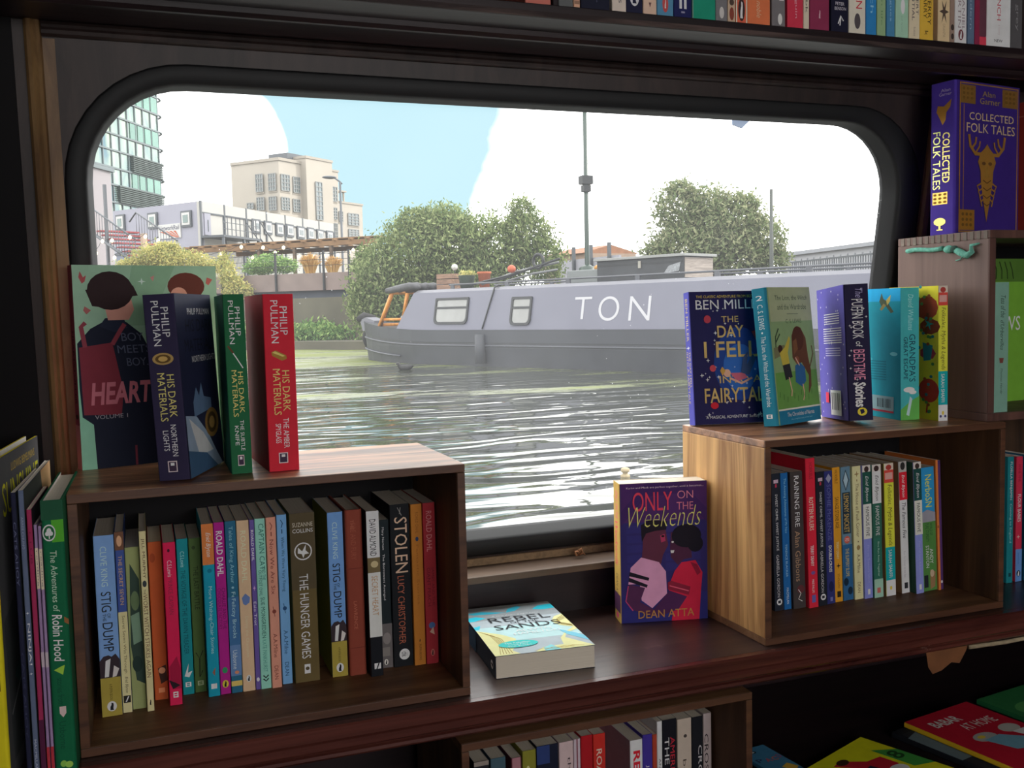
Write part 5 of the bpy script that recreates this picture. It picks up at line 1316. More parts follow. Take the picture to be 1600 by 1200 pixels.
def leafmat(name, col):
    if name in MATS:
        return MATS[name]
    m = bpy.data.materials.new(name)
    m.use_nodes = True
    t = m.node_tree
    for q in list(t.nodes):
        t.nodes.remove(q)
    o = N(t, 'ShaderNodeOutputMaterial')
    df = N(t, 'ShaderNodeBsdfDiffuse')
    ts = N(t, 'ShaderNodeBsdfTranslucent')
    no = N(t, 'ShaderNodeTexNoise', i_Scale=0.9, i_Detail=3.0)
    co = N(t, 'ShaderNodeTexCoord')
    t.links.new(co.outputs['Object'], no.inputs['Vector'])
    r = N(t, 'ShaderNodeValToRGB')
    c = lin(col)
    r.color_ramp.elements[0].color = (*[x * .75 for x in c], 1)
    r.color_ramp.elements[1].color = (*[min(1, x * 1.25) for x in c], 1)
    t.links.new(no.outputs['Fac'], r.inputs['Fac'])
    mx_ = N(t, 'ShaderNodeMixShader', i_0=0.4)
    t.links.new(r.outputs['Color'], df.inputs['Color'])
    t.links.new(r.outputs['Color'], ts.inputs['Color'])
    t.links.new(df.outputs[0], mx_.inputs[1])
    t.links.new(ts.outputs[0], mx_.inputs[2])
    t.links.new(mx_.outputs[0], o.inputs['Surface'])
    MATS[name] = m
    return m


LF_WIL = [leafmat('willow_leaf', '6f7d52'), leafmat('willow_leaf_pale', '8a9468'), leafmat('willow_leaf_dark', '55663f')]
LF_GRY = [leafmat('grey_leaf', '76805f'), leafmat('grey_leaf_pale', '8f9272'), leafmat('grey_leaf_dark', '5c6a48')]
LF_YEL = [leafmat('yellow_leaf', 'a09a5c'), leafmat('yellow_leaf_pale', 'b4ac70'), leafmat('olive_leaf', '868c58')]
LF_GRN = [leafmat('green_leaf', '73905a'), leafmat('green_leaf_dark', '587846'), leafmat('green_leaf_pale', '90a868')]
LF_STR = [leafmat('straw_leaf', 'c49a5c'), leafmat('straw_leaf_pale', 'd4b478')]
M_BARK = plain('bark', '4a4238', rough=0.9, vary=0.2, scale=4)


def px_blobs(items, depth, flat_=0.8):
    out = []
    for px, py, rx, ry, *dz in items:
        dd = depth + (dz[0] if dz else 0)
        p = at(px, py, dd)
        out.append(((p.x, p.y, p.z), (rx * dd / FPX, rx * dd / FPX * flat_, ry * dd / FPX)))
    return out


def tree(name, label, items, depth, n, size, cols, seed, base, droop=0.0, group=None, trunk=0.12, twigs=()):
    bl = px_blobs(items, depth)
    b0 = at(base[0], base[1], depth)
    g0 = Vector((b0.x, b0.y, CZ + 0.55))
    r = empty(name, Matrix.Translation(g0), label, 'tree' if 'tree' in name else 'bush', group)
    q = MB()
    for (c, rad) in bl:
        c = Vector(c) - g0
        mid = Vector((c.x * .35, c.y * .35, c.z * .55))
        q.tube([(0, 0, -.02), tuple(mid), tuple(c)], [trunk, trunk * .55, trunk * .2], M_BARK, seg=7)
    q.build('trunk', r)
    f = foliage('crown', bl, n, size, cols, seed, None, droop)
    f.parent = r
    f.matrix_parent_inverse = r.matrix_world.inverted()
    return r


tree('willow_tree', 'broad drooping grey green tree behind the bow of the moored boat',
     [(640, 400, 62, 58), (700, 388, 70, 58), (600, 445, 52, 58), (770, 395, 62, 60), (824, 372, 42, 42), (745, 440, 70, 50), (850, 405, 34, 40), (575, 475, 34, 46), (690, 350, 46, 30), (815, 330, 22, 24), (640, 470, 60, 42), (650, 345, 30, 20)],
     25.5, 52000, 0.115, LF_WIL, 5, (710, 500), 0.9)
tree('leafy_tree', 'rounded grey green tree rising behind the black box on the boat roof',
     [(1062, 330, 42, 44), (1105, 325, 40, 34), (1150, 345, 50, 44), (1075, 385, 62, 40), (1140, 395, 62, 36), (1190, 375, 42, 40), (1205, 405, 30, 26), (1030, 395, 32, 22), (1064, 295, 22, 14), (1165, 318, 24, 16), (1120, 365, 50, 44)],
     22, 24000, 0.115, LF_GRY, 9, (1120, 440), 0.4)
tree('yellow_bush', 'yellow green bush on the far left quay behind the comic book',
     [(250, 402, 40, 20), (285, 410, 42, 18), (215, 414, 30, 12), (330, 416, 30, 10), (262, 388, 20, 10)], 37, 12000, 0.12, LF_YEL, 12, (260, 440), 0.0, 'bushes on the far quay', .03)
tree('green_bush', 'dark green bush under the terrace roof on the far quay',
     [(420, 412, 30, 15), (405, 420, 24, 10), (445, 415, 22, 12)], 36.5, 4200, 0.11, LF_GRN, 13, (420, 440), 0.0, 'bushes on the far quay', .02)
tree('climbing_bush', 'tall thin yellowish bush beside the comic book on the far quay',
     [(352, 420, 15, 26), (362, 440, 18, 18), (372, 455, 24, 14)], 34.6, 2200, 0.13, LF_YEL, 14, (360, 470), 0.0, 'bushes on the far quay', .02)
tree('grey_bush', 'grey green bush on the far quay just left of the drooping tree',
     [(560, 418, 14, 14), (572, 408, 18, 22)], 35, 2400, 0.14, LF_WIL, 15, (555, 440), 0.0, 'bushes on the far quay', .02)


def grass_tuft(label, px, py, rx, ry, depth, seed):
    p = at(px, py + ry, depth)
    rg = random.Random(seed)
    q = MB()
    m = LF_STR
    for k in range(260):
        a = rg.uniform(0, 6.28)
        s = rg.uniform(.1, 1) * rx * depth / FPX
        hh = ry * 2 * depth / FPX * rg.uniform(.55, 1.0)
        tip = Vector((math.cos(a) * s, math.sin(a) * s * .6, hh * (1 - .5 * s)))
        mid = Vector((tip.x * .65, tip.y * .65, tip.z * .75))
        q.tube([(s * .35 * math.cos(a), s * .3 * math.sin(a), -.05), tuple(mid), tuple(tip)], [.016, .014, .006], m[k % 2], seg=3, cap=False)
    o = q.build('ornamental_grass')
    o.location = p
    return tag(o, label, 'grass', 'straw coloured grasses on the far quay')


grass_tuft('straw orange ornamental grass clump on the far quay, left of the second clump', 485, 409, 20, 17, 34.8, 3)
grass_tuft('straw orange ornamental grass clump on the far quay, next to the drooping tree', 520, 412, 18, 14, 34.8, 4)

# --- quay wall in three tiers with fence posts
M_CONC = plain('quay_concrete', '8d8478', rough=0.9, vary=0.15, scale=1.2)
M_CONC2 = plain('pale_planter_boards', '9c8a84', rough=0.8, vary=0.12, scale=2)
M_SLATE = plain('blue_slate_band', '59616e', rough=0.7, vary=0.1, scale=2)
QW = Wall(at(240, 440, 36.2), at(575, 440, 33.2))
zt = QW.sz(450, 428)[1]
z1 = QW.sz(450, 455)[1]
z2 = QW.sz(500, 471)[1]
mb = MB()
mb.box(-14, 11, 0.0, 0.4, CZ - 0.9, z2, M_CONC, QW.m)
mb.box(-14, 11, 0.35, 0.7, z2, z1, M_SLATE, QW.m)
mb.box(-14, 11, -0.02, 0.40, z2, z2 + .05, M_CONC2, QW.m)
mb.box(-14, 11, 0.1, 0.9, z1, zt, M_CONC2, QW.m)
struct(mb, 'quay_wall')
M_IRON = plain('dark_iron', '33363a', rough=0.5, metal=0.3, vary=0.1)
fe = empty('quay_fence', QW.m @ Matrix.Translation((0, 0, z1)), 'thin dark post and wire fence on the pale planter boards of the far quay', 'fence')
q = MB()
for px in (345, 430, 505, 545):
    s, _ = QW.sz(px, 440)
    q.box(s - .03, s + .03, 0.02, 0.09, 0, zt - z1 + 0.75, M_IRON)
q.build('post', fe)
q = MB()
for h_ in (.25, .45, .65):
    q.tube([(QW.sz(330, 440)[0], .05, zt - z1 + h_), (QW.sz(575, 440)[0], .05, zt - z1 + h_)], .008, M_IRON, seg=5)
q.build('wire', fe)
# grass at the water's edge
GWl = Wall(at(300, 530, 32.6), at(585, 530, 31.2))
rg = np.random.default_rng(2)
bl = []
for px in range(300, 600, 12):
    s, z = GWl.sz(px, 528)
    p = GWl.m @ Vector((s, .4, 0))
    bl.append(((p.x, p.y, WZ + .42), (.55, .5, .40 + .1 * math.sin(px))))
g_ = foliage('bank_grass', bl, 14000, 0.17, LF_GRN, 22, None, -0.9, .2)
tag(g_, 'bright green weeds along the foot of the far quay wall', 'grass', None, 'stuff')

# --- terrace roof with its string of bulbs
PW = Wall(at(290, 395, 45.0), at(580, 380, 41.0))
M_ROOFW = plain('roof_timber', '9a7650', rough=0.8, vary=0.2, scale=2)
M_POSTW = plain('terrace_post', '7a6450', rough=0.8, vary=0.2, scale=2)
pg = empty('pergola', PW.m @ Matrix.Translation((0, 0, CZ + .55)), 'long brown timber terrace roof on posts above the far quay', 'pergola')
s0, za = PW.sz(296, 392)
s1, zb = PW.sz(590, 374)
q = MB()
zz = (za + zb) / 2 - (CZ + .55)
q.box(s0, s1, -.15, 0, zz - .14, zz + .06, M_ROOFW)
q.box(s0, s1, 3.2, 3.35, zz - .14, zz + .06, M_ROOFW)
q.build('beam', pg)
for k in range(26):
    s = s0 + (s1 - s0) * k / 25
    if k % 2 == 0:
        q = MB()
        q.box(s - .05, s + .05, -.3, 3.6, zz + .06, zz + .14, M_ROOFW)
        q.build('rafter', pg)
q = MB()
q.box(s0, s1, .0, 3.2, zz + .14, zz + .18, M_ROOFW)
q.build('roof_boards', pg)
for k in range(6):
    s = s0 + (s1 - s0) * (k + .1) / 5.3
    q = MB()
    q.box(s - .06, s + .06, -.12, 0, .005, zz - .14, M_POSTW)
    q.build('post', pg)
mbulb = bpy.data.materials.new('lit_bulb')
mbulb.use_nodes = True
bb = mbulb.node_tree.nodes['Principled BSDF']
bb.inputs['Base Color'].default_value = (1, .8, .5, 1)
bb.inputs['Emission Color'].default_value = (1, .78, .42, 1)
bb.inputs['Emission Strength'].default_value = 2.2


def string_light(label, pts, depth):
    ps = [at(px, py, depth) for px, py in pts]
    r = empty('string_light', Matrix.Translation(ps[0]), label, 'light', 'strings of bulbs on the far quay')
    q = MB()
    ln = []
    for i in range(len(ps)):
        ln.append(ps[i] - ps[0] + Vector((0, 0, .13)))
        if i < len(ps) - 1:
            ln.append((ps[i] + ps[i + 1]) / 2 - ps[0] + Vector((0, 0, .06)))
    q.tube(ln, .010, M_IRON, seg=4)
    q.build('cable', r)
    for p in ps:
        q = MB()
        q.ball(p - ps[0], (.075, .075, .09), mbulb, None, 1)
        q.build('bulb', r)
    for p in (ps[0], ps[-1]):
        q = MB()
        q.box(p.x - ps[0].x - .02, p.x - ps[0].x + .02, p.y - ps[0].y + .02, p.y - ps[0].y + .06, CZ + .552 - ps[0].z, p.z - ps[0].z + .16, M_IRON)
        q.build('support_pole', r)
    return r


string_light('string of lit warm bulbs hung along the terrace roof', [(276, 387), (295, 400), (314, 402), (345, 398), (377, 386), (395, 403), (411, 387), (430, 395), (443, 387), (468, 400), (489, 401), (508, 400), (528, 399), (546, 394), (552, 391), (566, 390)], 40.5)
string_light('string of pale bulbs by the red stairs at the far left', [(150, 396), (160, 377), (175, 376), (203, 371), (227, 370), (179, 403), (247, 376)], 39.0)

# --- cabins of the building site
M_CABL = plain('cabin_lilac_shade', 'b4b4c4', rough=0.6, vary=0.04, scale=1)  # the white cabin's shaded end wall: shade put into this lilac
M_CABR = plain('cabin_white', 'd8d6d0', rough=0.6, vary=0.04, scale=1)
M_STEEL = plain('cabin_steel_grey', '62686f', rough=0.5, vary=0.06)
M_PANE = plain('dark_window_glass', '5f6f72', rough=0.15, vary=0.15, scale=0.5, spec=0.8)
M_PANEG = plain('green_window_glass', '5a8078', rough=0.15, vary=0.15, scale=0.5, spec=0.8)
M_WHITE = plain('white_frame', 'e8e8e6', rough=0.5, vary=0.03)
pc0 = at(312, 314, 55)
pcL = at(176, 326, 59.2)
pcR = at(521, 348, 70.8)
WL = Wall(pcL, pc0)
WR = Wall(pc0, pcR)
zt_ = pc0.z
zb_ = WL.sz(312, 386)[1]
pc = empty('portable_cabin', Matrix.Translation((pc0.x, pc0.y, CZ + .55)), 'two storey white site cabin with orange striped sign and outside steel landing', 'building')
I = Matrix.Translation((-pc0.x, -pc0.y, -(CZ + .55)))


def part(q, nm, parent, inv):
    for i, v in enumerate(q.v):
        q.v[i] = tuple(inv @ Vector(v))
    return q.build(nm, parent)


q = MB()
q.box(0, WL.L, 0, .2, zb_, zt_, M_CABL, WL.m)
q.box(0, WL.L, 0.02, .2, CZ + .56, zb_, plain('cabin_blue_band', '8a93a8', rough=.6), WL.m)
q.box(0, WL.L, -.03, .0, zb_ - .12, zb_, M_STEEL, WL.m)
part(q, 'end_wall', pc, I)
q = MB()
q.box(0, WR.L, 0, .2, CZ + .56, zt_, M_CABR, WR.m)
q.box(-.03, WR.L, -.05, .0, zt_ - .62, zt_, M_CABR, WR.m)
for k in range(8):
    s = WR.L * k / 7
    q.box(s - .07, s + .07, -.07, 0, CZ + .6, zt_ + .02, M_STEEL, WR.m)
q.box(0, WR.L, -.06, -.02, zt_ - .66, zt_ - .58, M_STEEL, WR.m)
part(q, 'side_wall', pc, I)
q = MB()
c3 = WR.m @ Vector((WR.L, 0, 0))
c1 = WL.m @ Vector((0, 0, 0))
q.add([(pc0.x, pc0.y, zt_), (c3.x, c3.y, zt_), (c3.x + c1.x - pc0.x, c3.y + c1.y - pc0.y, zt_ + .1), (c1.x, c1.y, zt_)], [(0, 1, 2, 3)], M_STEEL)
part(q, 'roof', pc, I)


def cab_window(W, x0, y0, x1, y1, glass, fr=.11):
    s0, zt1 = W.sz((x0), (y0))
    s1, zb1 = W.sz((x1), (y1))
    q = MB()
    q.box(s0 - fr, s1 + fr, -.10, -.02, zb1 - fr, zt1 + fr, M_STEEL, W.m)
    q.box(s0, s1, -.13, -.09, zb1, zt1, M_WHITE, W.m)
    w_ = part(q, 'window', pc, I)
    q = MB()
    q.box(s0 + .13, s1 - .13, -.15, -.12, zb1 + .13, zt1 - .13, glass, W.m)
    part(q, 'pane', w_, I)


for x0, y0, x1, y1 in ((184, 339, 195, 357), (234, 336, 246, 354), (286, 333, 299, 351)):
    cab_window(WL, x0, y0, x1, y1, M_PANEG)
for x0, y0, x1, y1 in ((394, 345, 404, 362), (413, 348, 422, 364), (431, 351, 440, 366), (447, 353, 456, 368), (464, 356, 473, 371), (480, 358, 488, 373), (495, 361, 503, 375), (510, 363, 518, 377)):
    cab_window(WR, x0, y0, x1, y1, M_PANE, .13)
s0, za = WR.sz(317, 333)
s1, zb = WR.sz(328, 368)
q = MB()
q.box(s0, s1, -.09, 0, zb, za, M_CABL, WR.m)
dr_ = part(q, 'door', pc, I)
q = MB()
q.box(s0 + .3, s1 - .25, -.12, -.08, za - 1.0, za - .35, M_PANE, WR.m)
part(q, 'pane', dr_, I)
# sign with its orange striped emblem
s0, za = WL.sz(248, 352)
s1, zb = WL.sz(284, 371)
q = MB()
q.box(s0, s1, -.06, -.01, zb, za, M_WHITE, WL.m)
gv, gf = glyphs('NetworkRail', 0, .01)
q.add([(s0 + .08 + a * (s1 - s0 - .2), -.07, za - .34 + b_ * .26) for a, b_ in gv], gf, plain('sign_navy', '4a4a6c', rough=.5), WL.m)
M_OR = plain('sign_orange', 'd8693c', rough=.5)
o0, o1 = s0 + .05 + .22, s1 - .12
for k in range(4):
    f0, f1 = k / 4, (k + .62) / 4
    ya, yb = zb + .02, za - .40
    q.add([(o1, -.07, ya), (o0 + (o1 - o0) * f0 * .9, -.07, yb - .0 if k else yb), (o0 + (o1 - o0) * f1 * .9, -.07, yb)], [(0, 1, 2)], M_OR, WL.m)
q.add([(o0 - .2, -.07, yb), (o0, -.07, yb), (o1, -.07, ya), (o1 - .25, -.07, ya)], [(0, 1, 2, 3)], M_OR, WL.m)
part(q, 'sign', pc, I)
# steel landing and steps on the white side
q = MB()
s0, zl = WR.sz(313, 376)
s1, _ = WR.sz(372, 376)
zl = WR.sz(345, 372)[1]
q.box(s0, s1, -1.5, -.08, zl - .12, zl, M_STEEL, WR.m)
for k in range(10):
    s = s0 + (s1 - s0) * k / 9
    q.box(s - .02, s + .02, -1.5, -1.46, zl, zl + 1.05, M_STEEL, WR.m)
for h_ in (.35, .7, 1.05):
    q.box(s0, s1, -1.5, -1.46, zl + h_ - .03, zl + h_, M_STEEL, WR.m)
for s in (s0 + .1, s0 + 2.2, s1 - .1):
    q.box(s - .06, s + .06, -1.46, -1.34, CZ + .6, zl - .12, M_STEEL, WR.m)
for off_ in (-1.5, -.6):
    q.tube([WR.m @ Vector((s1, off_, zl + 1.0)), WR.m @ Vector((s1 + 2.6, off_, zl - .9))], .035, M_STEEL, seg=5)
    q.tube([WR.m @ Vector((s1, off_, zl)), WR.m @ Vector((s1 + 2.6, off_, zl - 1.9))], .05, M_STEEL, seg=5)
for k in range(8):
    q.box(s1 + .3 * k, s1 + .3 * k + .28, -1.5, -.6, zl - .22 * k - .25, zl - .22 * k - .2, M_STEEL, WR.m)
q.box(s1, s1 + 4.5, -1.5, -1.42, zl - .55, zl - .45, M_STEEL, WR.m)
part(q, 'landing', pc, I)

# --- red stairs at the far left
ST = Wall(at(143, 380, 46), at(215, 380, 43.5))
st = empty('metal_staircase', ST.m @ Matrix.Translation((0, 0, CZ + .55)), 'grey metal staircase with red treads at the far left of the view', 'staircase')
M_RED = plain('red_tread', 'b84a4e', rough=.6)
sA, zA = ST.sz(148, 360)
sB, zB = ST.sz(205, 405)
zA -= CZ + .55
zB -= CZ + .55
for k in range(8):
    f = k / 7
    q = MB()
    s = sA + (sB - sA) * f
    z = zA + (zB - zA) * f
    q.box(s - .05, s + .40, .1, 2.0, z - .07, z, M_RED)
    q.build('tread', st)
for off_ in (0, 2.1):
    q = MB()
    q.tube([(sA - .6, off_, zA + .55), (sA, off_, zA + .95), (sB + .4, off_, zB + .85)], .04, M_STEEL, seg=6)
    q.tube([(sA, off_, zA - .2), (sB + .4, off_, zB - .25)], .07, M_STEEL, seg=6)
    for k in range(16):
        f = k / 15
        s = sA + (sB + .4 - sA) * f
        z = zA + (zB - zA) * f
        q.tube([(s, off_, z - .2), (s, off_, z + .92)], .014, M_STEEL, seg=4)
    q.build('railing', st)
q = MB()
q.box(sA - .7, sA - .55, .0, .15, 0.005, zA + 1.2, M_STEEL)
q.box(sA + .9, sA + 1.02, .0, .12, .005, zA + 2.0, M_STEEL)
q.box(sB + .5, sB + .72, .2, .4, .005, zB + 1.1, plain('cream_post', 'd0b49c', rough=.7))
q.build('post', st)

# --- cream building with metal windows
M_CREAM = plain('cream_render', 'd6cdc0', rough=0.8, vary=0.05, scale=0.3)
M_CREAMD = plain('cream_parapet', 'c8bfb2', rough=0.8, vary=0.05, scale=0.3)
M_WGRID = plain('grey_window_bars', 'a8aaa8', rough=0.5)
M_WPANE = plain('grey_green_glass', '76868a', rough=0.12, vary=0.3, scale=0.4, spec=0.9)
k0, kL, kR = at(435, 249, 120), at(396, 253, 121.7), at(470, 255, 123.6)
CL, CR_ = Wall(kL, k0), Wall(k0, kR)
GZ = CZ + .55
cb = empty('office_building', Matrix.Translation((k0.x, k0.y, GZ)), 'cream rendered old office block with metal grid windows and stepped roof', 'building')
J = Matrix.Translation((-k0.x, -k0.y, -GZ))
Wd = CL.L
sR = CR_.sz(469, 255)[0]


def cz(px, py):
    return CR_.sz(px, py)[1]


q = MB()
q.box(0, sR, 0, Wd * 2.0, GZ + .01, k0.z, M_CREAM, CR_.m)
q.box(-.15, sR + .1, -.15, Wd * 2.0, k0.z - .1, k0.z + .25, M_CREAMD, CR_.m)
part(q, 'main_block', cb, J)
s2 = CR_.sz(478, 250)[0]
s3 = CR_.sz(510, 258)[0]
q = MB()
zst = cz(480, 250)
q.box(sR, s3, -.9, Wd, GZ + .01, zst, M_CREAM, CR_.m)
q.box(sR - .1, s3 + .1, -1.0, Wd, zst, zst + .3, M_CREAMD, CR_.m)
q.box(sR - 1.2, sR + 2.4, 1, 4, zst, zst + .7, M_STEEL, CR_.m)
part(q, 'stair_tower', cb, J)
s4 = CR_.sz(528, 272)[0]
q = MB()
z4 = cz(520, 268)
q.box(s3, s4, 0, Wd, GZ + .01, z4, M_CREAM, CR_.m)
q.box(s3, s4 + .1, -.1, Wd, z4, z4 + .25, M_CREAMD, CR_.m)
part(q, 'right_block', cb, J)
s5 = CR_.sz(566, 322)[0]
q = MB()
z5 = cz(545, 319)
q.box(s4, s5, 0, Wd, GZ + .01, z5, M_CREAM, CR_.m)
q.box(s4, s5 + .1, -.1, Wd, z5, z5 + .25, M_CREAMD, CR_.m)
q.box(s4 + .3, s4 + 3.0, 1.0, 3.4, z5 + 1.7, z5 + 1.9, M_CREAMD, CR_.m)
q.box(s4 + .4, s4 + .6, 1.2, 1.4, z5, z5 + 1.7, M_CREAMD, CR_.m)
q.box(s4 + 2.6, s4 + 2.8, 1.2, 1.4, z5, z5 + 1.7, M_CREAMD, CR_.m)
part(q, 'right_wing', cb, J)
sl, zl5 = CL.sz(374, 304)
q = MB()
q.box(sl, 0, .3, Wd, GZ + .01, zl5, M_CREAM, CL.m)
q.box(sl + 1.2, 0, .5, 3, zl5 + 1.4, zl5 + 1.6, M_CREAMD, CL.m)
q.box(sl + 2.4, sl + 3.4, 1, 3, zl5, zl5 + 1.4, M_PANEG, CL.m)
part(q, 'left_wing', cb, J)


def grid_window(W, x0, y0, x1, y1, nx, ny, off=0.0):
    s0, za = W.sz(x0, y0, off)
    s1, zb = W.sz(x1, y1, off)
    q = MB()
    q.box(s0 - .12, s1 + .12, off - .06, off + .0, zb - .25, zb - .08, M_CREAMD, W.m)
    for i in range(nx + 1):
        s = s0 + (s1 - s0) * i / nx
        q.box(s - .05, s + .05, off - .16, off - .08, zb, za, M_WGRID, W.m)
    for i in range(ny + 1):
        z = zb + (za - zb) * i / ny
        q.box(s0, s1, off - .16, off - .08, z - .05, z + .05, M_WGRID, W.m)
    w_ = part(q, 'window', cb, J)
    q = MB()
    q.box(s0, s1, off - .09, off - .01, zb, za, M_WPANE, W.m)
    part(q, 'pane', w_, J)


for x0, y0, x1, y1 in ((400, 273, 412, 299), (420, 272, 432, 297), (402, 309, 414, 328), (421, 308, 433, 328)):
    grid_window(CL, x0, y0, x1, y1, 3, 4)
grid_window(CL, 387, 318, 397, 326, 2, 2)
for x0, y0, x1, y1 in ((438, 272, 452, 299), (457, 276, 468, 302), (439, 308, 452, 329), (457, 311, 468, 332)):
    grid_window(CR_, x0, y0, x1, y1, 3, 4)
grid_window(CR_, 492, 284, 504, 344, 2, 8, -.9)
for x0, y0, x1, y1 in ((514, 291, 526, 315), (515, 324, 526, 343), (529, 330, 535, 347), (543, 333, 560, 353), (544, 358, 560, 373), (521, 349, 527, 374)):
    grid_window(CR_, x0, y0, x1, y1, 3, 4)

# --- glass tower
gmat, t, b = new_mat('mirror_glass')
co = N(t, 'ShaderNodeTexCoord')
mp_ = N(t, 'ShaderNodeMapping')
mp_.inputs['Scale'].default_value = (.3, .3, .10)
no = N(t, 'ShaderNodeTexNoise', i_Scale=1.2, i_Detail=3.0, i_Distortion=1.2)
r = N(t, 'ShaderNodeValToRGB')
r.color_ramp.elements[0].position = .38
r.color_ramp.elements[1].position = .62
r.color_ramp.elements[0].color = (*lin('42606a'), 1)
r.color_ramp.elements[1].color = (*lin('8c9a88'), 1)  # cloud reflections painted in as pale and blue-grey blotches
t.links.new(co.outputs['Object'], mp_.inputs['Vector'])
t.links.new(mp_.outputs[0], no.inputs['Vector'])
t.links.new(no.outputs['Fac'], r.inputs['Fac'])
t.links.new(r.outputs['Color'], b.inputs['Base Color'])
b.inputs['Metallic'].default_value = 0.6
b.inputs['Roughness'].default_value = 0.06
bp = N(t, 'ShaderNodeBump', i_Strength=0.5, i_Distance=.3)
t.links.new(no.outputs['Fac'], bp.inputs['Height'])
t.links.new(bp.outputs[0], b.inputs['Normal'])
M_GRN = plain('green_tint_glass', '5f9a88', rough=0.1, metal=.5, vary=.25, scale=.3, spec=.9)
M_FRAME = plain('tower_steel', '7c8a8e', rough=.5)
M_LOUV = plain('grey_louvre', '5a6a66', rough=.6)
ga, gb = at(100, 243, 75), at(248, 243, 90)
GWl = Wall(ga, gb)
gt = empty('glass_tower', Matrix.Translation((gb.x, gb.y, GZ)), 'tall green glass office tower with curved balcony rails at the far left', 'building')
Kt = Matrix.Translation((-gb.x, -gb.y, -GZ))
zs = [GWl.sz(247, y)[1] for y in (130, 155, 181, 207, 233, 256, 281, 305, 330)]
smid = GWl.sz(201, 200)[0]
q = MB()
q.box(0, GWl.L, 0, 14, GZ + .01, zs[0] + 8, gmat, GWl.m)
part(q, 'facade', gt, Kt)
q = MB()
for i, z in enumerate(zs):
    q.box(0, GWl.L + .1, -.12, 0, z - .07, z + .07, M_FRAME, GWl.m)
for k in range(12):
    s = GWl.L * k / 11
    q.box(s - .05, s + .05, -.08, 0, GZ + .05, zs[0] + 8, M_FRAME, GWl.m)
part(q, 'floor_band', gt, Kt)
for i in (1, 3, 6):
    q = MB()
    for j in range(4):
        s = smid + (GWl.L - smid) * j / 4
        q.box(s + .12, s + (GWl.L - smid) / 4 - .06, -.06, 0.02, zs[i + 1] + .1, zs[i] - .1, M_GRN, GWl.m)
    part(q, 'green_glazing', gt, Kt)
for i in (5, 7):
    q = MB()
    for j in range(9):
        z = zs[i + 1 if i + 1 < len(zs) else i] + (zs[i] - zs[min(i + 1, len(zs) - 1)]) * (j + .3) / 9
        q.box(smid - (2.5 if i == 7 else 0), GWl.L + .15, -.30, -.02, z, z + .09, M_LOUV, GWl.m)
    part(q, 'louvre', gt, Kt)
for z in zs[:-1]:
    q = MB()
    pts = []
    for k in range(13):
        an = -math.pi / 2 + math.pi * k / 12
        pts.append(GWl.m @ Vector((GWl.L + .1 + 1.6 * math.cos(an), 1.2 + 1.3 * math.sin(an), z)))
    q.tube(pts, .10, M_FRAME, seg=5)
    part(q, 'balcony_rail', gt, Kt)
q = MB()
for an in (-.6, .0, .7):
    p = GWl.m @ Vector((GWl.L + .1 + 1.6 * math.cos(an), 1.2 + 1.3 * math.sin(an), 0))
    q.tube([(p.x, p.y, zs[4]), (p.x, p.y, zs[8] - 3)], .035, M_FRAME, seg=5)
part(q, 'balcony_rod', gt, Kt)
# grey annex in front of it
q = MB()
s0 = GWl.sz(145, 300)[0]
s1 = GWl.sz(158, 300)[0]
z9 = GWl.sz(150, 268)[1]
q.box(s0 - 4, s1, -.9, -.3, GZ + .01, z9, plain('annex_panel', 'b8b0b4', rough=.6), GWl.m)
q.box(s0 - 4, s1 + .3, -1.1, -.2, z9, z9 + .3, M_FRAME, GWl.m)
part(q, 'annex', gt, Kt)


# --- posts and lamps
def pole(name, label, px, top, bot, depth, r0, r1, col, cat, extra=None):
    p = at(px, bot, depth)
    tp = at(px, top, depth)
    g0 = Vector((p.x, p.y, CZ + .55))
    r = empty(name, Matrix.Translation(g0), label, cat)
    q = MB()
    q.lathe([(r0, .0), (r0, .02), (r1, .3), (r1 * .8, tp.z - g0.z)], (0, 0, 0.002), col, seg=10)
    q.build('shaft', r)
    if extra:
        extra(r, tp - g0, g0)
    return r


M_PGRN = plain('green_pole_paint', '3c5048', rough=.4, vary=.1)


def pole_bits(r, tp, g0):
    a = at(918, 283, 24) - g0
    q = MB()
    q.box(-.14, .14, -.12, .12, a.z - .10, a.z + .10, M_IRON)
    q.box(-.09, .09, -.09, .09, a.z - .28, a.z - .12, M_IRON)
    q.build('junction_box', r)
    q = MB()
    zc = (at(918, 415, 24) - g0).z
    q.lathe([(.26, 0.01), (.26, zc * .3), (.20, zc * .9), (.10, zc), (.07, zc + .02)], (0, 0, 0), M_PGRN, seg=10)
    q.build('base_casing', r)


pole('flag_pole', 'tall dark green pole with a small box on it, behind the boat roof', 918, 120, 440, 24, .09, .06, M_PGRN, 'pole', pole_bits)
pole('timber_post', 'slim grey post in front of the rounded tree at right', 1205.5, 297, 430, 20, .045, .04, plain('grey_post', '5f6460', rough=.7), 'post')


def lamp_head(r, tp, g0):
    e = at(508, 277, 60) - g0
    q = MB()
    q.tube([tp + Vector((0, 0, -.1)), tp + Vector((-.15, 0, .05)), (e.x + .5, e.y, e.z + .02)], .05, M_STEEL, seg=6)
    q.build('arm', r)
    q = MB()
    q.ball((e.x + .25, e.y, e.z), (.45, .2, .10), M_STEEL)
    q.build('lamp_head', r)


pole('street_lamp', 'grey street lamp with curved arm in front of the cream building', 534.5, 285, 375, 60, .10, .08, M_STEEL, 'lamp', lamp_head)

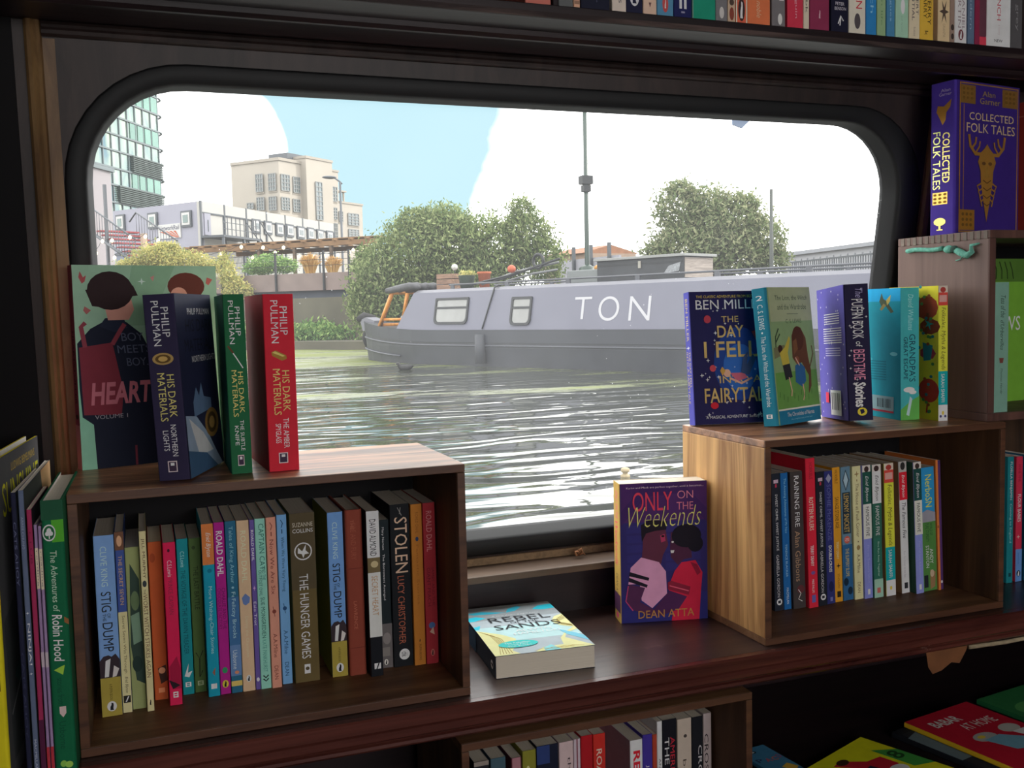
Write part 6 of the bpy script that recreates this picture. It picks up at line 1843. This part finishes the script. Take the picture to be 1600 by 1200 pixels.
# --- hoarding, distant roofs and white shed with railing at the right
M_HOARD = plain('white_hoarding', 'c4c4d0', rough=.7, vary=.05, scale=1)
HW = Wall(at(868, 420, 29), at(948, 420, 26.5))
ho = empty('hoarding', HW.m @ Matrix.Translation((0, 0, CZ + .55)), 'pale lilac site hoarding behind the tall pole', 'fence')
zh = HW.sz(905, 405)[1] - CZ - .55
q = MB()
q.box(0, HW.L + .6, 0, .08, .004, zh, M_HOARD)
q.build('panel', ho)
q = MB()
for k in range(4):
    s = .2 + (HW.L) * k / 3
    q.box(s - .04, s + .04, -.08, 0, .004, zh + .35, M_STEEL)
q.build('post', ho)
rb = at(880, 400, 64)
RW = Wall(at(850, 400, 66), at(915, 405, 62))
rf = empty('brick_house', RW.m @ Matrix.Translation((0, 0, GZ)), 'distant house with low orange brown roof beyond the hoarding', 'building')
zr = RW.sz(890, 398)[1] - GZ
q = MB()
q.box(0, RW.L, 0, 4, .005, zr, plain('tan_brick', 'b8a08c', rough=.9, vary=.1, scale=2))
q.build('wall', rf)
q = MB()
q.prism([(-.3, zr), (2, zr + .55), (4.3, zr)], 0, RW.L, plain('roof_tile', 'b07c5c', rough=.9, vary=.15, scale=3), None, 'x')
q.build('roof', rf)
SW = Wall(at(1225, 410, 29), at(1420, 405, 23))
shd = empty('white_shed', SW.m @ Matrix.Translation((0, 0, CZ + .5)), 'long low white building behind railings at the right of the window', 'building')
M_SHED = plain('white_cladding', 'd0d2d8', rough=.6, vary=.04)
zs1 = SW.sz(1300, 392)[1] - CZ - .5
q = MB()
q.box(0, SW.L + 4, 0, .3, .06, zs1, M_SHED)
for k in range(30):
    s = (SW.L + 4) * k / 29
    q.box(s - .02, s + .02, -.02, 0, .06, zs1 - .12, plain('cladding_seam', 'b4b8c0', rough=.6))
q.build('wall', shd)
q = MB()
q.box(-.1, SW.L + 4.1, -.12, .4, zs1, zs1 + .10, plain('shed_gutter', 'b0b4bc', rough=.5))
q.build('roof_edge', shd)
for px in (1258, 1312):
    s = SW.sz(px, 415)[0]
    q = MB()
    q.box(s - .14, s + .14, -.05, 0, .12, .5, M_PANE)
    q.build('vent', shd)
FW = Wall(at(1235, 420, 25.5), at(1420, 415, 20.5))
rl = empty('railing', FW.m @ Matrix.Translation((0, 0, CZ + .55)), 'thin grey upright railing in front of the white building at right', 'railing')
zr1 = FW.sz(1300, 402)[1] - CZ - .55
q = MB()
q.box(0, FW.L + 2, -.02, .02, zr1 - .04, zr1, M_STEEL)
q.box(0, FW.L + 2, -.02, .02, .08, .11, M_STEEL)
q.build('rail', rl)
q = MB()
for k in range(70):
    s = (FW.L + 2) * k / 69
    q.box(s - .008, s + .008, -.01, .01, .004, zr1 - .03, M_STEEL)
q.build('bar', rl)

# ------------------------------------------------------------------ the narrowboat
BA = (5.042, 20.531)
BD = Vector((0.40765, -0.91313, 0))
BN = Vector((0.91313, 0.40765, 0))
BM_ = Matrix(((BD.x, BN.x, 0, BA[0]), (BD.y, BN.y, 0, BA[1]), (0, 0, 1, WZ), (0, 0, 0, 1)))
nb_ = empty('narrowboat', BM_, 'grey canal narrowboat lettered in white along its lilac grey cabin side', 'boat')
BINV = BM_.inverted()


class BW:
    @staticmethod
    def sz(px, py, off=0.0):
        r = ray(px, py)
        t_ = (BN.x * BA[0] + BN.y * BA[1] + off) / (BN.x * r[0] + BN.y * r[1])
        p = BINV @ Vector((r[0] * t_, r[1] * t_, r[2] * t_ + CZ))
        return p.x, p.z


M_HULL = plain('hull_paint', '494c54', rough=.45, vary=.12, scale=2.5)
M_HULL2 = plain('gunwale_paint', '3f434d', rough=.45, vary=.08, scale=2.5)
M_CABIN = plain('cabin_lilac_grey', '7f8092', rough=.5, vary=.05, scale=1.5)
M_ROOF = plain('boat_roof', '8b8c96', rough=.6, vary=.08, scale=2)
M_RUB = plain('rubbing_strake', '5d6069', rough=.5)
M_ORW = wood('orange_varnish', 'a8661c', 'c98a34', 'z', .5, rough=.4)
BEAM, LEN = 2.06, 16.5


def half_w(s):
    """half beam at station s from the bow"""
    u = (s + 2.3) / 3.4
    return BEAM / 2 if u >= 1 else max(0.03, BEAM / 2 * math.sin(math.pi / 2 * max(0, u)) ** 0.62)


def sheer(s):
    u = max(0.0, (1.2 - s) / 3.7)
    return 0.70 + 0.22 * u * u


stn = [-2.3, -2.27, -2.2, -2.1, -1.9, -1.5, -1.0, -.5, 0, .5, 1.05, 2, 6, 12, LEN]
q = MB()
vs, fs = [], []
lev = [(-.45, .92), (.0, .965), (.42, 1.0), (1.0, 1.0)]      # share of height, share of width
for s in stn:
    hw, tp = half_w(s), sheer(s)
    rk = .30 * max(0, (-1.4 - s)) / 1.1
    row = []
    for side in (-1, 1):
        for z, f in ((-.45, .86), (0.0, .93), (.36, .985), (tp, 1.0)):
            row.append((s - (rk * (z / tp) if z > 0 else 0) * .5, BEAM / 2 + side * hw * f, z))
    vs += row
nr = 8
for i in range(len(stn) - 1):
    for a in (0, 1, 2, 4, 5, 6):
        fs.append((i * nr + a, i * nr + a + 1, (i + 1) * nr + a + 1, (i + 1) * nr + a))
    fs.append((i * nr + 3, i * nr + 7, (i + 1) * nr + 7, (i + 1) * nr + 3))
e = (len(stn) - 1) * nr
fs.append((0, 1, 2, 3, 7, 6, 5, 4))
fs.append((e, e + 4, e + 5, e + 6, e + 7, e + 3, e + 2, e + 1))
q.add(vs, fs, M_HULL)
q.build('hull', nb_)
q = MB()
for hgt, s_from, s_to in ((.40, -2.35, LEN), (.14, -2.35, .2)):
    for side in (-1, 1):
        pts = []
        ss = [x for x in (-2.24, -2.1, -1.9, -1.5, -1, -.5, 0, .5, 1.05, 2, 6, 12, LEN) if s_from <= x <= s_to]
        for s in ss:
            pts.append((s - .08 * max(0, -1.4 - s), BEAM / 2 + side * (half_w(s) * .975 + .012), hgt + (.16 * max(0, (1.2 - s) / 3.7) ** 2)))
        q.tube(pts, .022, M_RUB, seg=6)
q.build('rubbing_strake', nb_)
# raised gunwale band
q = MB()
for side in (-1, 1):
    lo, hi = [], []
    for s in stn[1:]:
        hw, tp = half_w(s), sheer(s)
        lo.append((s - .1 * max(0, -1.4 - s), BEAM / 2 + side * (hw + .006), tp - .24))
        hi.append((s - .14 * max(0, -1.4 - s), BEAM / 2 + side * (hw + .008), tp + .01))
    n = len(lo)
    q.add(lo + hi, [(i, i + 1, n + i + 1, n + i) for i in range(n - 1)], M_HULL2)
q.build('gunwale', nb_)
# bow cap
q = MB()
q.prism([(-2.47, .92), (-2.25, .98), (-1.90, .90), (-1.95, .70), (-2.37, .66)], BEAM / 2 - .16, BEAM / 2 + .16, M_ROOF, None, 'y')
q.build('bow_cap', nb_)
# cabin with sides leaning in
CS0, CH = -.15, 1.50
prof_c = [(.10, .69), (.24, CH - .03), (.34, CH + .03), (BEAM / 2, CH + .0305), (BEAM - .34, CH + .03), (BEAM - .24, CH - .03), (BEAM - .10, .69)]
q = MB()
n = len(prof_c)
vs = [(CS0 + (.50 * (z - .69) / .8), y, z) for y, z in prof_c] + [(LEN - 2.0, y, z) for y, z in prof_c]
fs = [(i, i + 1, n + i + 1, n + i) for i in range(n - 1)] + [tuple(range(n)), tuple(range(2 * n - 1, n - 1, -1))]
q.add(vs, fs[:1] + fs[5:], M_CABIN)
q.add(vs, fs[1:5], M_ROOF)
q.build('cabin', nb_)


def side_pt(s, z, out=.0):
    f = (z - .69) / (CH - .03 - .69)
    return Vector((s, .10 + .14 * f - out, z))


def side_frame(x0, y0, x1, y1):
    s0, za = BW.sz(x0, y0, .16)
    s1, zb = BW.sz(x1, y1, .16)
    return s0, s1, zb, za


def boat_window(x0, y0, x1, y1, fanlight):
    s0, s1, zb, za = side_frame(x0, y0, x1, y1)
    r_ = .10
    lp = []
    for cx, cz_, a, rr in ((s1 - .03, za - .03, 0, .03), (s0 + .03, za - .03, 90, .03), (s0 + r_, zb + r_, 180, r_), (s1 - r_, zb + r_, 270, r_)):
        for k in range(5):
            t_ = math.radians(a + 22.5 * k)
            lp.append((cx + rr * math.cos(t_), cz_ + rr * math.sin(t_)))
    n = len(lp)
    cx, cz_ = (s0 + s1) / 2, (za + zb) / 2
    inn = [(cx + (u - cx) * (1 - .09 / (s1 - s0)), cz_ + (v - cz_) * (1 - .09 / (za - zb))) for u, v in lp]
    q = MB()
    vs = [side_pt(u, v, .006) for u, v in lp] + [side_pt(u, v, .03) for u, v in lp] + [side_pt(u, v, .03) for u, v in inn] + [side_pt(u, v, .006) for u, v in inn]
    fs = []
    for a in range(3):
        fs += [(a * n + i, a * n + (i + 1) % n, (a + 1) * n + (i + 1) % n, (a + 1) * n + i) for i in range(n)]
    q.add(vs, fs, M_IRON)
    zf = za - (za - zb) * .38
    q.add([side_pt(s0 + .03, zf - .02, .028), side_pt(s1 - .03, zf - .02, .028), side_pt(s1 - .03, zf + .02, .028), side_pt(s0 + .03, zf + .02, .028)], [(0, 1, 2, 3)], M_IRON)
    w_ = q.build('window', nb_)
    q = MB()
    q.add([side_pt(u, v, .012) for u, v in inn], [tuple(range(n))], plain('curtained_glass', '8e908d', rough=.12, vary=.12, scale=3, spec=.8))
    q.build('pane', w_)


boat_window(679, 466, 732, 506, True)
boat_window(798, 464, 831, 508, True)
q = MB()
M_LET = plain('white_lettering', 'd8d8de', rough=.5, vary=.04)
for ch_, x0, x1, y0, y1 in (('T', 896.7, 923.7, 464.5, 498.5), ('O', 934.8, 967.6, 463.5, 501), ('N', 982.8, 1016.5, 463, 500.5)):
    s0, s1, zb, za = side_frame(x0, y0, x1, y1)
    gv, gf = glyphs(ch_, 0, -.008)
    q.add([side_pt(s0 + a * (s1 - s0), zb + b_ * (za - zb), .004) for a, b_ in gv], gf, M_LET)
q.build('lettering', nb_)
q = MB()
for side in (0, 1):
    y = .40 if side == 0 else BEAM - .40
    q.tube([(1.3, y, CH + .115), (LEN - 2.2, y, CH + .115)], .018, M_RUB, seg=6)
    for k in range(9):
        s = 1.4 + (LEN - 3.8) * k / 8
        q.box(s - .05, s + .05, y - .015, y + .015, CH + .02, CH + .115, M_RUB)
q.build('handrail', nb_)
# varnished frame at the bow with its rolled cover
q = MB()
fy = (.42, BEAM - .42)
for y in fy:
    yt = .36 if y < 1 else BEAM - .36
    q.tube([(-1.12, y, .76), (-.55, yt, 1.50)], .05, M_ORW, seg=4)
    q.tube([(-.24, y, .98), (-.02, yt, 1.48)], .045, M_ORW, seg=4)
q.tube([(-1.12, fy[0], .80), (-1.12, fy[1], .80)], .06, M_ORW, seg=4)
q.tube([(-1.00, fy[0], .93), (-.16, fy[0], .93)], .04, M_ORW, seg=4)
q.tube([(-.55, .36, 1.50), (-.55, BEAM - .36, 1.50)], .045, M_ORW, seg=4)
q.build('bow_frame', nb_)
q = MB()
M_TARP = plain('grey_tarpaulin', '5a5a5e', rough=.7, vary=.3, scale=5)
rg2 = random.Random(8)
for k in range(7):
    y = .3 + .22 * k
    q.tube([(-.66 + .02 * k % .05, y, 1.55), (-.25, y + .05, 1.60 + rg2.uniform(-.02, .03)), (.15, y, 1.63), (.50, y - .04, 1.60)], [.06, .085, .08, .05], M_TARP, seg=7)
q.build('rolled_cover', nb_)
q = MB()
q.tube([(-2.45, BEAM / 2, .62), (-2.49, BEAM / 2, .48), (-2.43, BEAM / 2, .30)], [.07, .09, .05], plain('rope_fender', '3a3a3c', rough=.9, vary=.2, scale=30), seg=8)
q.tube([(-2.47, BEAM / 2 - .2, .94), (-2.53, BEAM / 2, 1.02), (-2.35, BEAM / 2 + .2, .96)], [.07, .09, .06], plain('rope_fender', '3a3a3c'), seg=8)
q.build('bow_fender', nb_)
q = MB()
s0, z0 = BW.sz(752, 535)
q.tube([(s0, -.03, .06), (s0, -.03, .62)], [.11, .10], plain('side_fender', '55585f', rough=.7), seg=10)
q.build('side_fender', nb_)


# --- things lying on the boat
def on_boat(name, s, y, z, label, cat, group=None):
    return empty(name, BM_ @ Matrix.Translation((s, y, z)), label, cat, group)


def roof_z(y):
    pts = prof_c
    for (a, za), (b_, zb) in zip(pts, pts[1:]):
        if a <= y <= b_:
            return za + (zb - za) * (y - a) / (b_ - a)
    return CH


YM = .80
RZ = roof_z(YM) + .006


def roof_px(px, py, off=YM):
    return BW.sz(px, py, off)


s0, z0 = roof_px(941, 436)
s1, z1_ = roof_px(1076, 396)
s2, _ = roof_px(1112, 396, YM)
bx = on_boat('storage_box', s0, .66, roof_z(.66) + .004, 'black wooden storage box with pale lid standing on the boat roof', 'box')
M_BOX = plain('black_board', '3a3e44', rough=.6, vary=.2, scale=4)
M_LID = plain('pale_lid', 'a8aaa8', rough=.6, vary=.1)
hb = z1_ - RZ - .04
wbx = (s1 - s0)
q = MB()
q.box(0, wbx, 0, .85, 0, hb, M_BOX, None, .008)
q.box(.02, wbx - .02, -.006, 0, hb - .10, hb - .07, M_IRON)
q.add([(wbx * .78, -.007, hb * .25), (wbx * .95, -.007, hb * .35), (wbx * .97, -.007, hb * .75), (wbx * .84, -.007, hb * .6)], [(0, 1, 2, 3)], plain('white_scuff', 'a8acb0', rough=.8, vary=.3, scale=30))
q.box(wbx, wbx + .012, .02, .83, .02, hb - .02, wood('grey_planks', '6a625c', '8f867e', 'y', 1, rough=.8))
q.build('body', bx)
q = MB()
q.box(-.04, wbx + .05, -.05, .90, hb, hb + .045, M_LID, None, .006)
q.build('lid', bx)
q = MB()
q.box(wbx * .50, wbx * .53, -.02, -.004, hb - .16, hb - .04, plain('pale_latch', 'b8b4a8', rough=.5))
q.build('latch', bx)

s0, _ = roof_px(634, 440)
pb_ = on_boat('planter', .64, .62, roof_z(.62) + .004, 'brown wooden planter box at the front of the boat roof', 'planter')
q = MB()
for k in range(3):
    q.box(0, .48, 0, .42, .002 + .11 * k, .10 + .11 * k, wood('planter_wood', '5a4538', '8a6c58', 'x', 1, rough=.8), None, .006)
q.build('box', pb_)
q = MB()
q.ball((.36, .2, .46), (.07, .07, .07), plain('white_ball', 'e4e4de', rough=.5))
q.tube([(.36, .2, .30), (.36, .2, .42)], .012, M_IRON, seg=5)
q.build('globe_ornament', pb_)
pp_ = on_boat('plant_pot', 1.48, .72, roof_z(.72) + .004, 'dark green plant pot with yellowish plant on the boat roof', 'plant pot')
q = MB()
q.lathe([(.13, .0), (.17, .26), (.175, .27), (.15, .27), (.13, .22)], (0, 0, 0), plain('green_pot', '47584c', rough=.6), seg=14)
q.build('pot', pp_)
f_ = foliage('leaves', [((0, 0, .30), (.16, .16, .07))], 160, .08, LF_YEL, 31)
f_.parent = pp_
po = on_boat('plant_pot', 1.86, .86, roof_z(.66) + .004, 'terracotta plant pot beside the dark green one on the boat roof', 'plant pot')
q = MB()
q.lathe([(.10, .0), (.13, .28), (.145, .285), (.145, .33), (.11, .33)], (0, 0, 0), plain('terracotta', 'c8683a', rough=.7), seg=14)
q.build('pot', po)
tr_ = on_boat('storage_tub', 4.25, .72, roof_z(.68) + .004, 'small grey plastic tub with orange lump on the boat roof', 'tub')
q = MB()
q.box(0, .75, 0, .4, 0, .24, plain('grey_tub', '8a9090', rough=.6), None, .02)
q.build('body', tr_)
q = MB()
q.ball((.62, .2, .27), (.10, .10, .06), plain('orange_lump', 'dc9a34', rough=.6))
q.build('lid_handle', tr_)
bk = on_boat('boat_pole', 1.9, .47, roof_z(.58) + .05, 'bundle of long poles and a small wheel lying along the boat roof', 'pole')
q = MB()
M_ALU = plain('dull_metal', '8a8c8e', rough=.4, metal=.5)
for k, (a, b_) in enumerate((((0, .0, .02), (2.3, .12, .42)), ((.2, .1, .02), (2.2, .2, .36)), ((.5, .05, .05), (1.5, .2, .30)), ((1.0, .0, .05), (2.25, .1, .22)))):
    q.tube([a, ((a[0] + b_[0]) / 2, .1, (a[2] + b_[2]) / 2 + (.04 if k % 2 else -.03)), b_], .022, M_ALU if k % 2 else M_IRON, seg=6)
q.build('poles', bk)
q = MB()
ring_ = [(1.75 + .13 * math.cos(2 * math.pi * k / 20), .12, .40 + .13 * math.sin(2 * math.pi * k / 20)) for k in range(21)]
q.tube(ring_, .03, M_IRON, seg=6, cap=False)
q.build('wheel', bk)
q = MB()
q.ball((1.15, .0, .28), (.09, .08, .08), plain('orange_red', 'd8643c', rough=.6))
q.build('clamp', bk)
# rope hanging over the cabin side
q = MB()
sa, zz1 = BW.sz(771, 447, .22)
sb, zz2 = BW.sz(755, 516, .12)
pts = [side_pt(sa + (sb - sa) * k / 8, CH - .05 - (CH - .05 - .72) * k / 8, .018) for k in range(9)]
pts = [Vector((sa + .03, .33, CH + .055)), Vector((sa + .01, .24, CH + .02))] + pts
q.tube(pts, [.022, .018] + [.014] * 9, M_IRON, seg=6)
ro = q.build('rope')
ro.matrix_world = BM_
tag(ro, 'black rope hanging down the cabin side between the two boat windows', 'rope')
q = MB()
s0, z0 = BW.sz(614, 490, .5)
q.ball((0, 0, .10), (.11, .11, .11), plain('grey_buoy', 'a8a49c', rough=.6))
bo = q.build('round_fender')
bo.matrix_world = BM_ @ Matrix.Translation((-.75, .85, .83))
tag(bo, 'round pale grey fender ball inside the orange bow frame', 'fender')
q = MB()
for k in range(5):
    q.ball((rg2.uniform(-.1, .1), rg2.uniform(-.1, .1), .05 + rg2.uniform(0, .08)), (.09, .08, .07), plain('red_cloth', 'b0583c', rough=.9, vary=.3, scale=20))
rc = q.build('cushion')
rc.matrix_world = BM_ @ Matrix.Translation((-.45, .72, .80))
tag(rc, 'small reddish brown cushion heap in the boat bow', 'cushion')

# --- a coot on the water, a cork float and the canvas corner above the window
cp = at(632, 577, 1.0)
d_ = ray(633, 578)
tt = (WZ - CZ) / d_[2]
c0 = Vector((d_[0] * tt, d_[1] * tt, WZ))
q = MB()
M_COOT = plain('black_feathers', '1e1e20', rough=.6, vary=.2, scale=20)
path = [(.22, 0, .10), (.17, 0, .085), (.08, 0, .06), (-.02, 0, .05), (-.10, 0, .06), (-.14, 0, .10), (-.155, 0, .13), (-.165, 0, .155), (-.185, 0, .168), (-.21, 0, .162), (-.238, 0, .152)]
q.tube(path, [.015, .05, .085, .092, .08, .058, .048, .048, .045, .028, .008], M_COOT, seg=12)
bd = q.build('coot')
bd.matrix_world = Matrix.Translation(c0) @ Matrix.Rotation(math.radians(-10), 4, 'Z') @ Matrix.Scale(.72, 4)
tag(bd, 'small black coot swimming near the bow of the moored boat', 'bird')
q = MB()
q.ball((-.232, 0, .156), (.022, .010, .009), plain('white_bill', 'e8e4da', rough=.5), None, 1)
bl_ = q.build('bill', bd)
d_ = ray(977, 745)
tt = (WZ - CZ) / d_[2]
c1 = Vector((d_[0] * tt, d_[1] * tt, WZ))
q = MB()
q.lathe([(.022, -.02), (.030, .0), (.030, .012), (.016, .018), (.016, .026), (.028, .034), (.028, .052), (.018, .058)], (0, 0, 0), plain('cork', 'd0bc94', rough=.7, vary=.1), seg=12)
ck = q.build('cork_float')
ck.matrix_world = Matrix.Translation(c1)
tag(ck, 'small cream float on the water above the violet upright paperback', 'float')
q = MB()
a0 = at(1144, 190, 2.6)
q.prism([(0, .06), (.068, .06), (.055, .018), (.03, -.004), (.002, .004)], 0, .004, plain('pale_blue_canvas', 'a4b8d8', rough=.7, vary=.05, scale=30), None, 'y')
q.box(-.03, .12, -.01, .015, .06, .10, M_IRON)
cv = q.build('canvas_flap')
cv.location = a0 - Vector((0, 0, .012))
tag(cv, 'pale blue canvas corner hanging outside at the top right of the window', 'canvas')
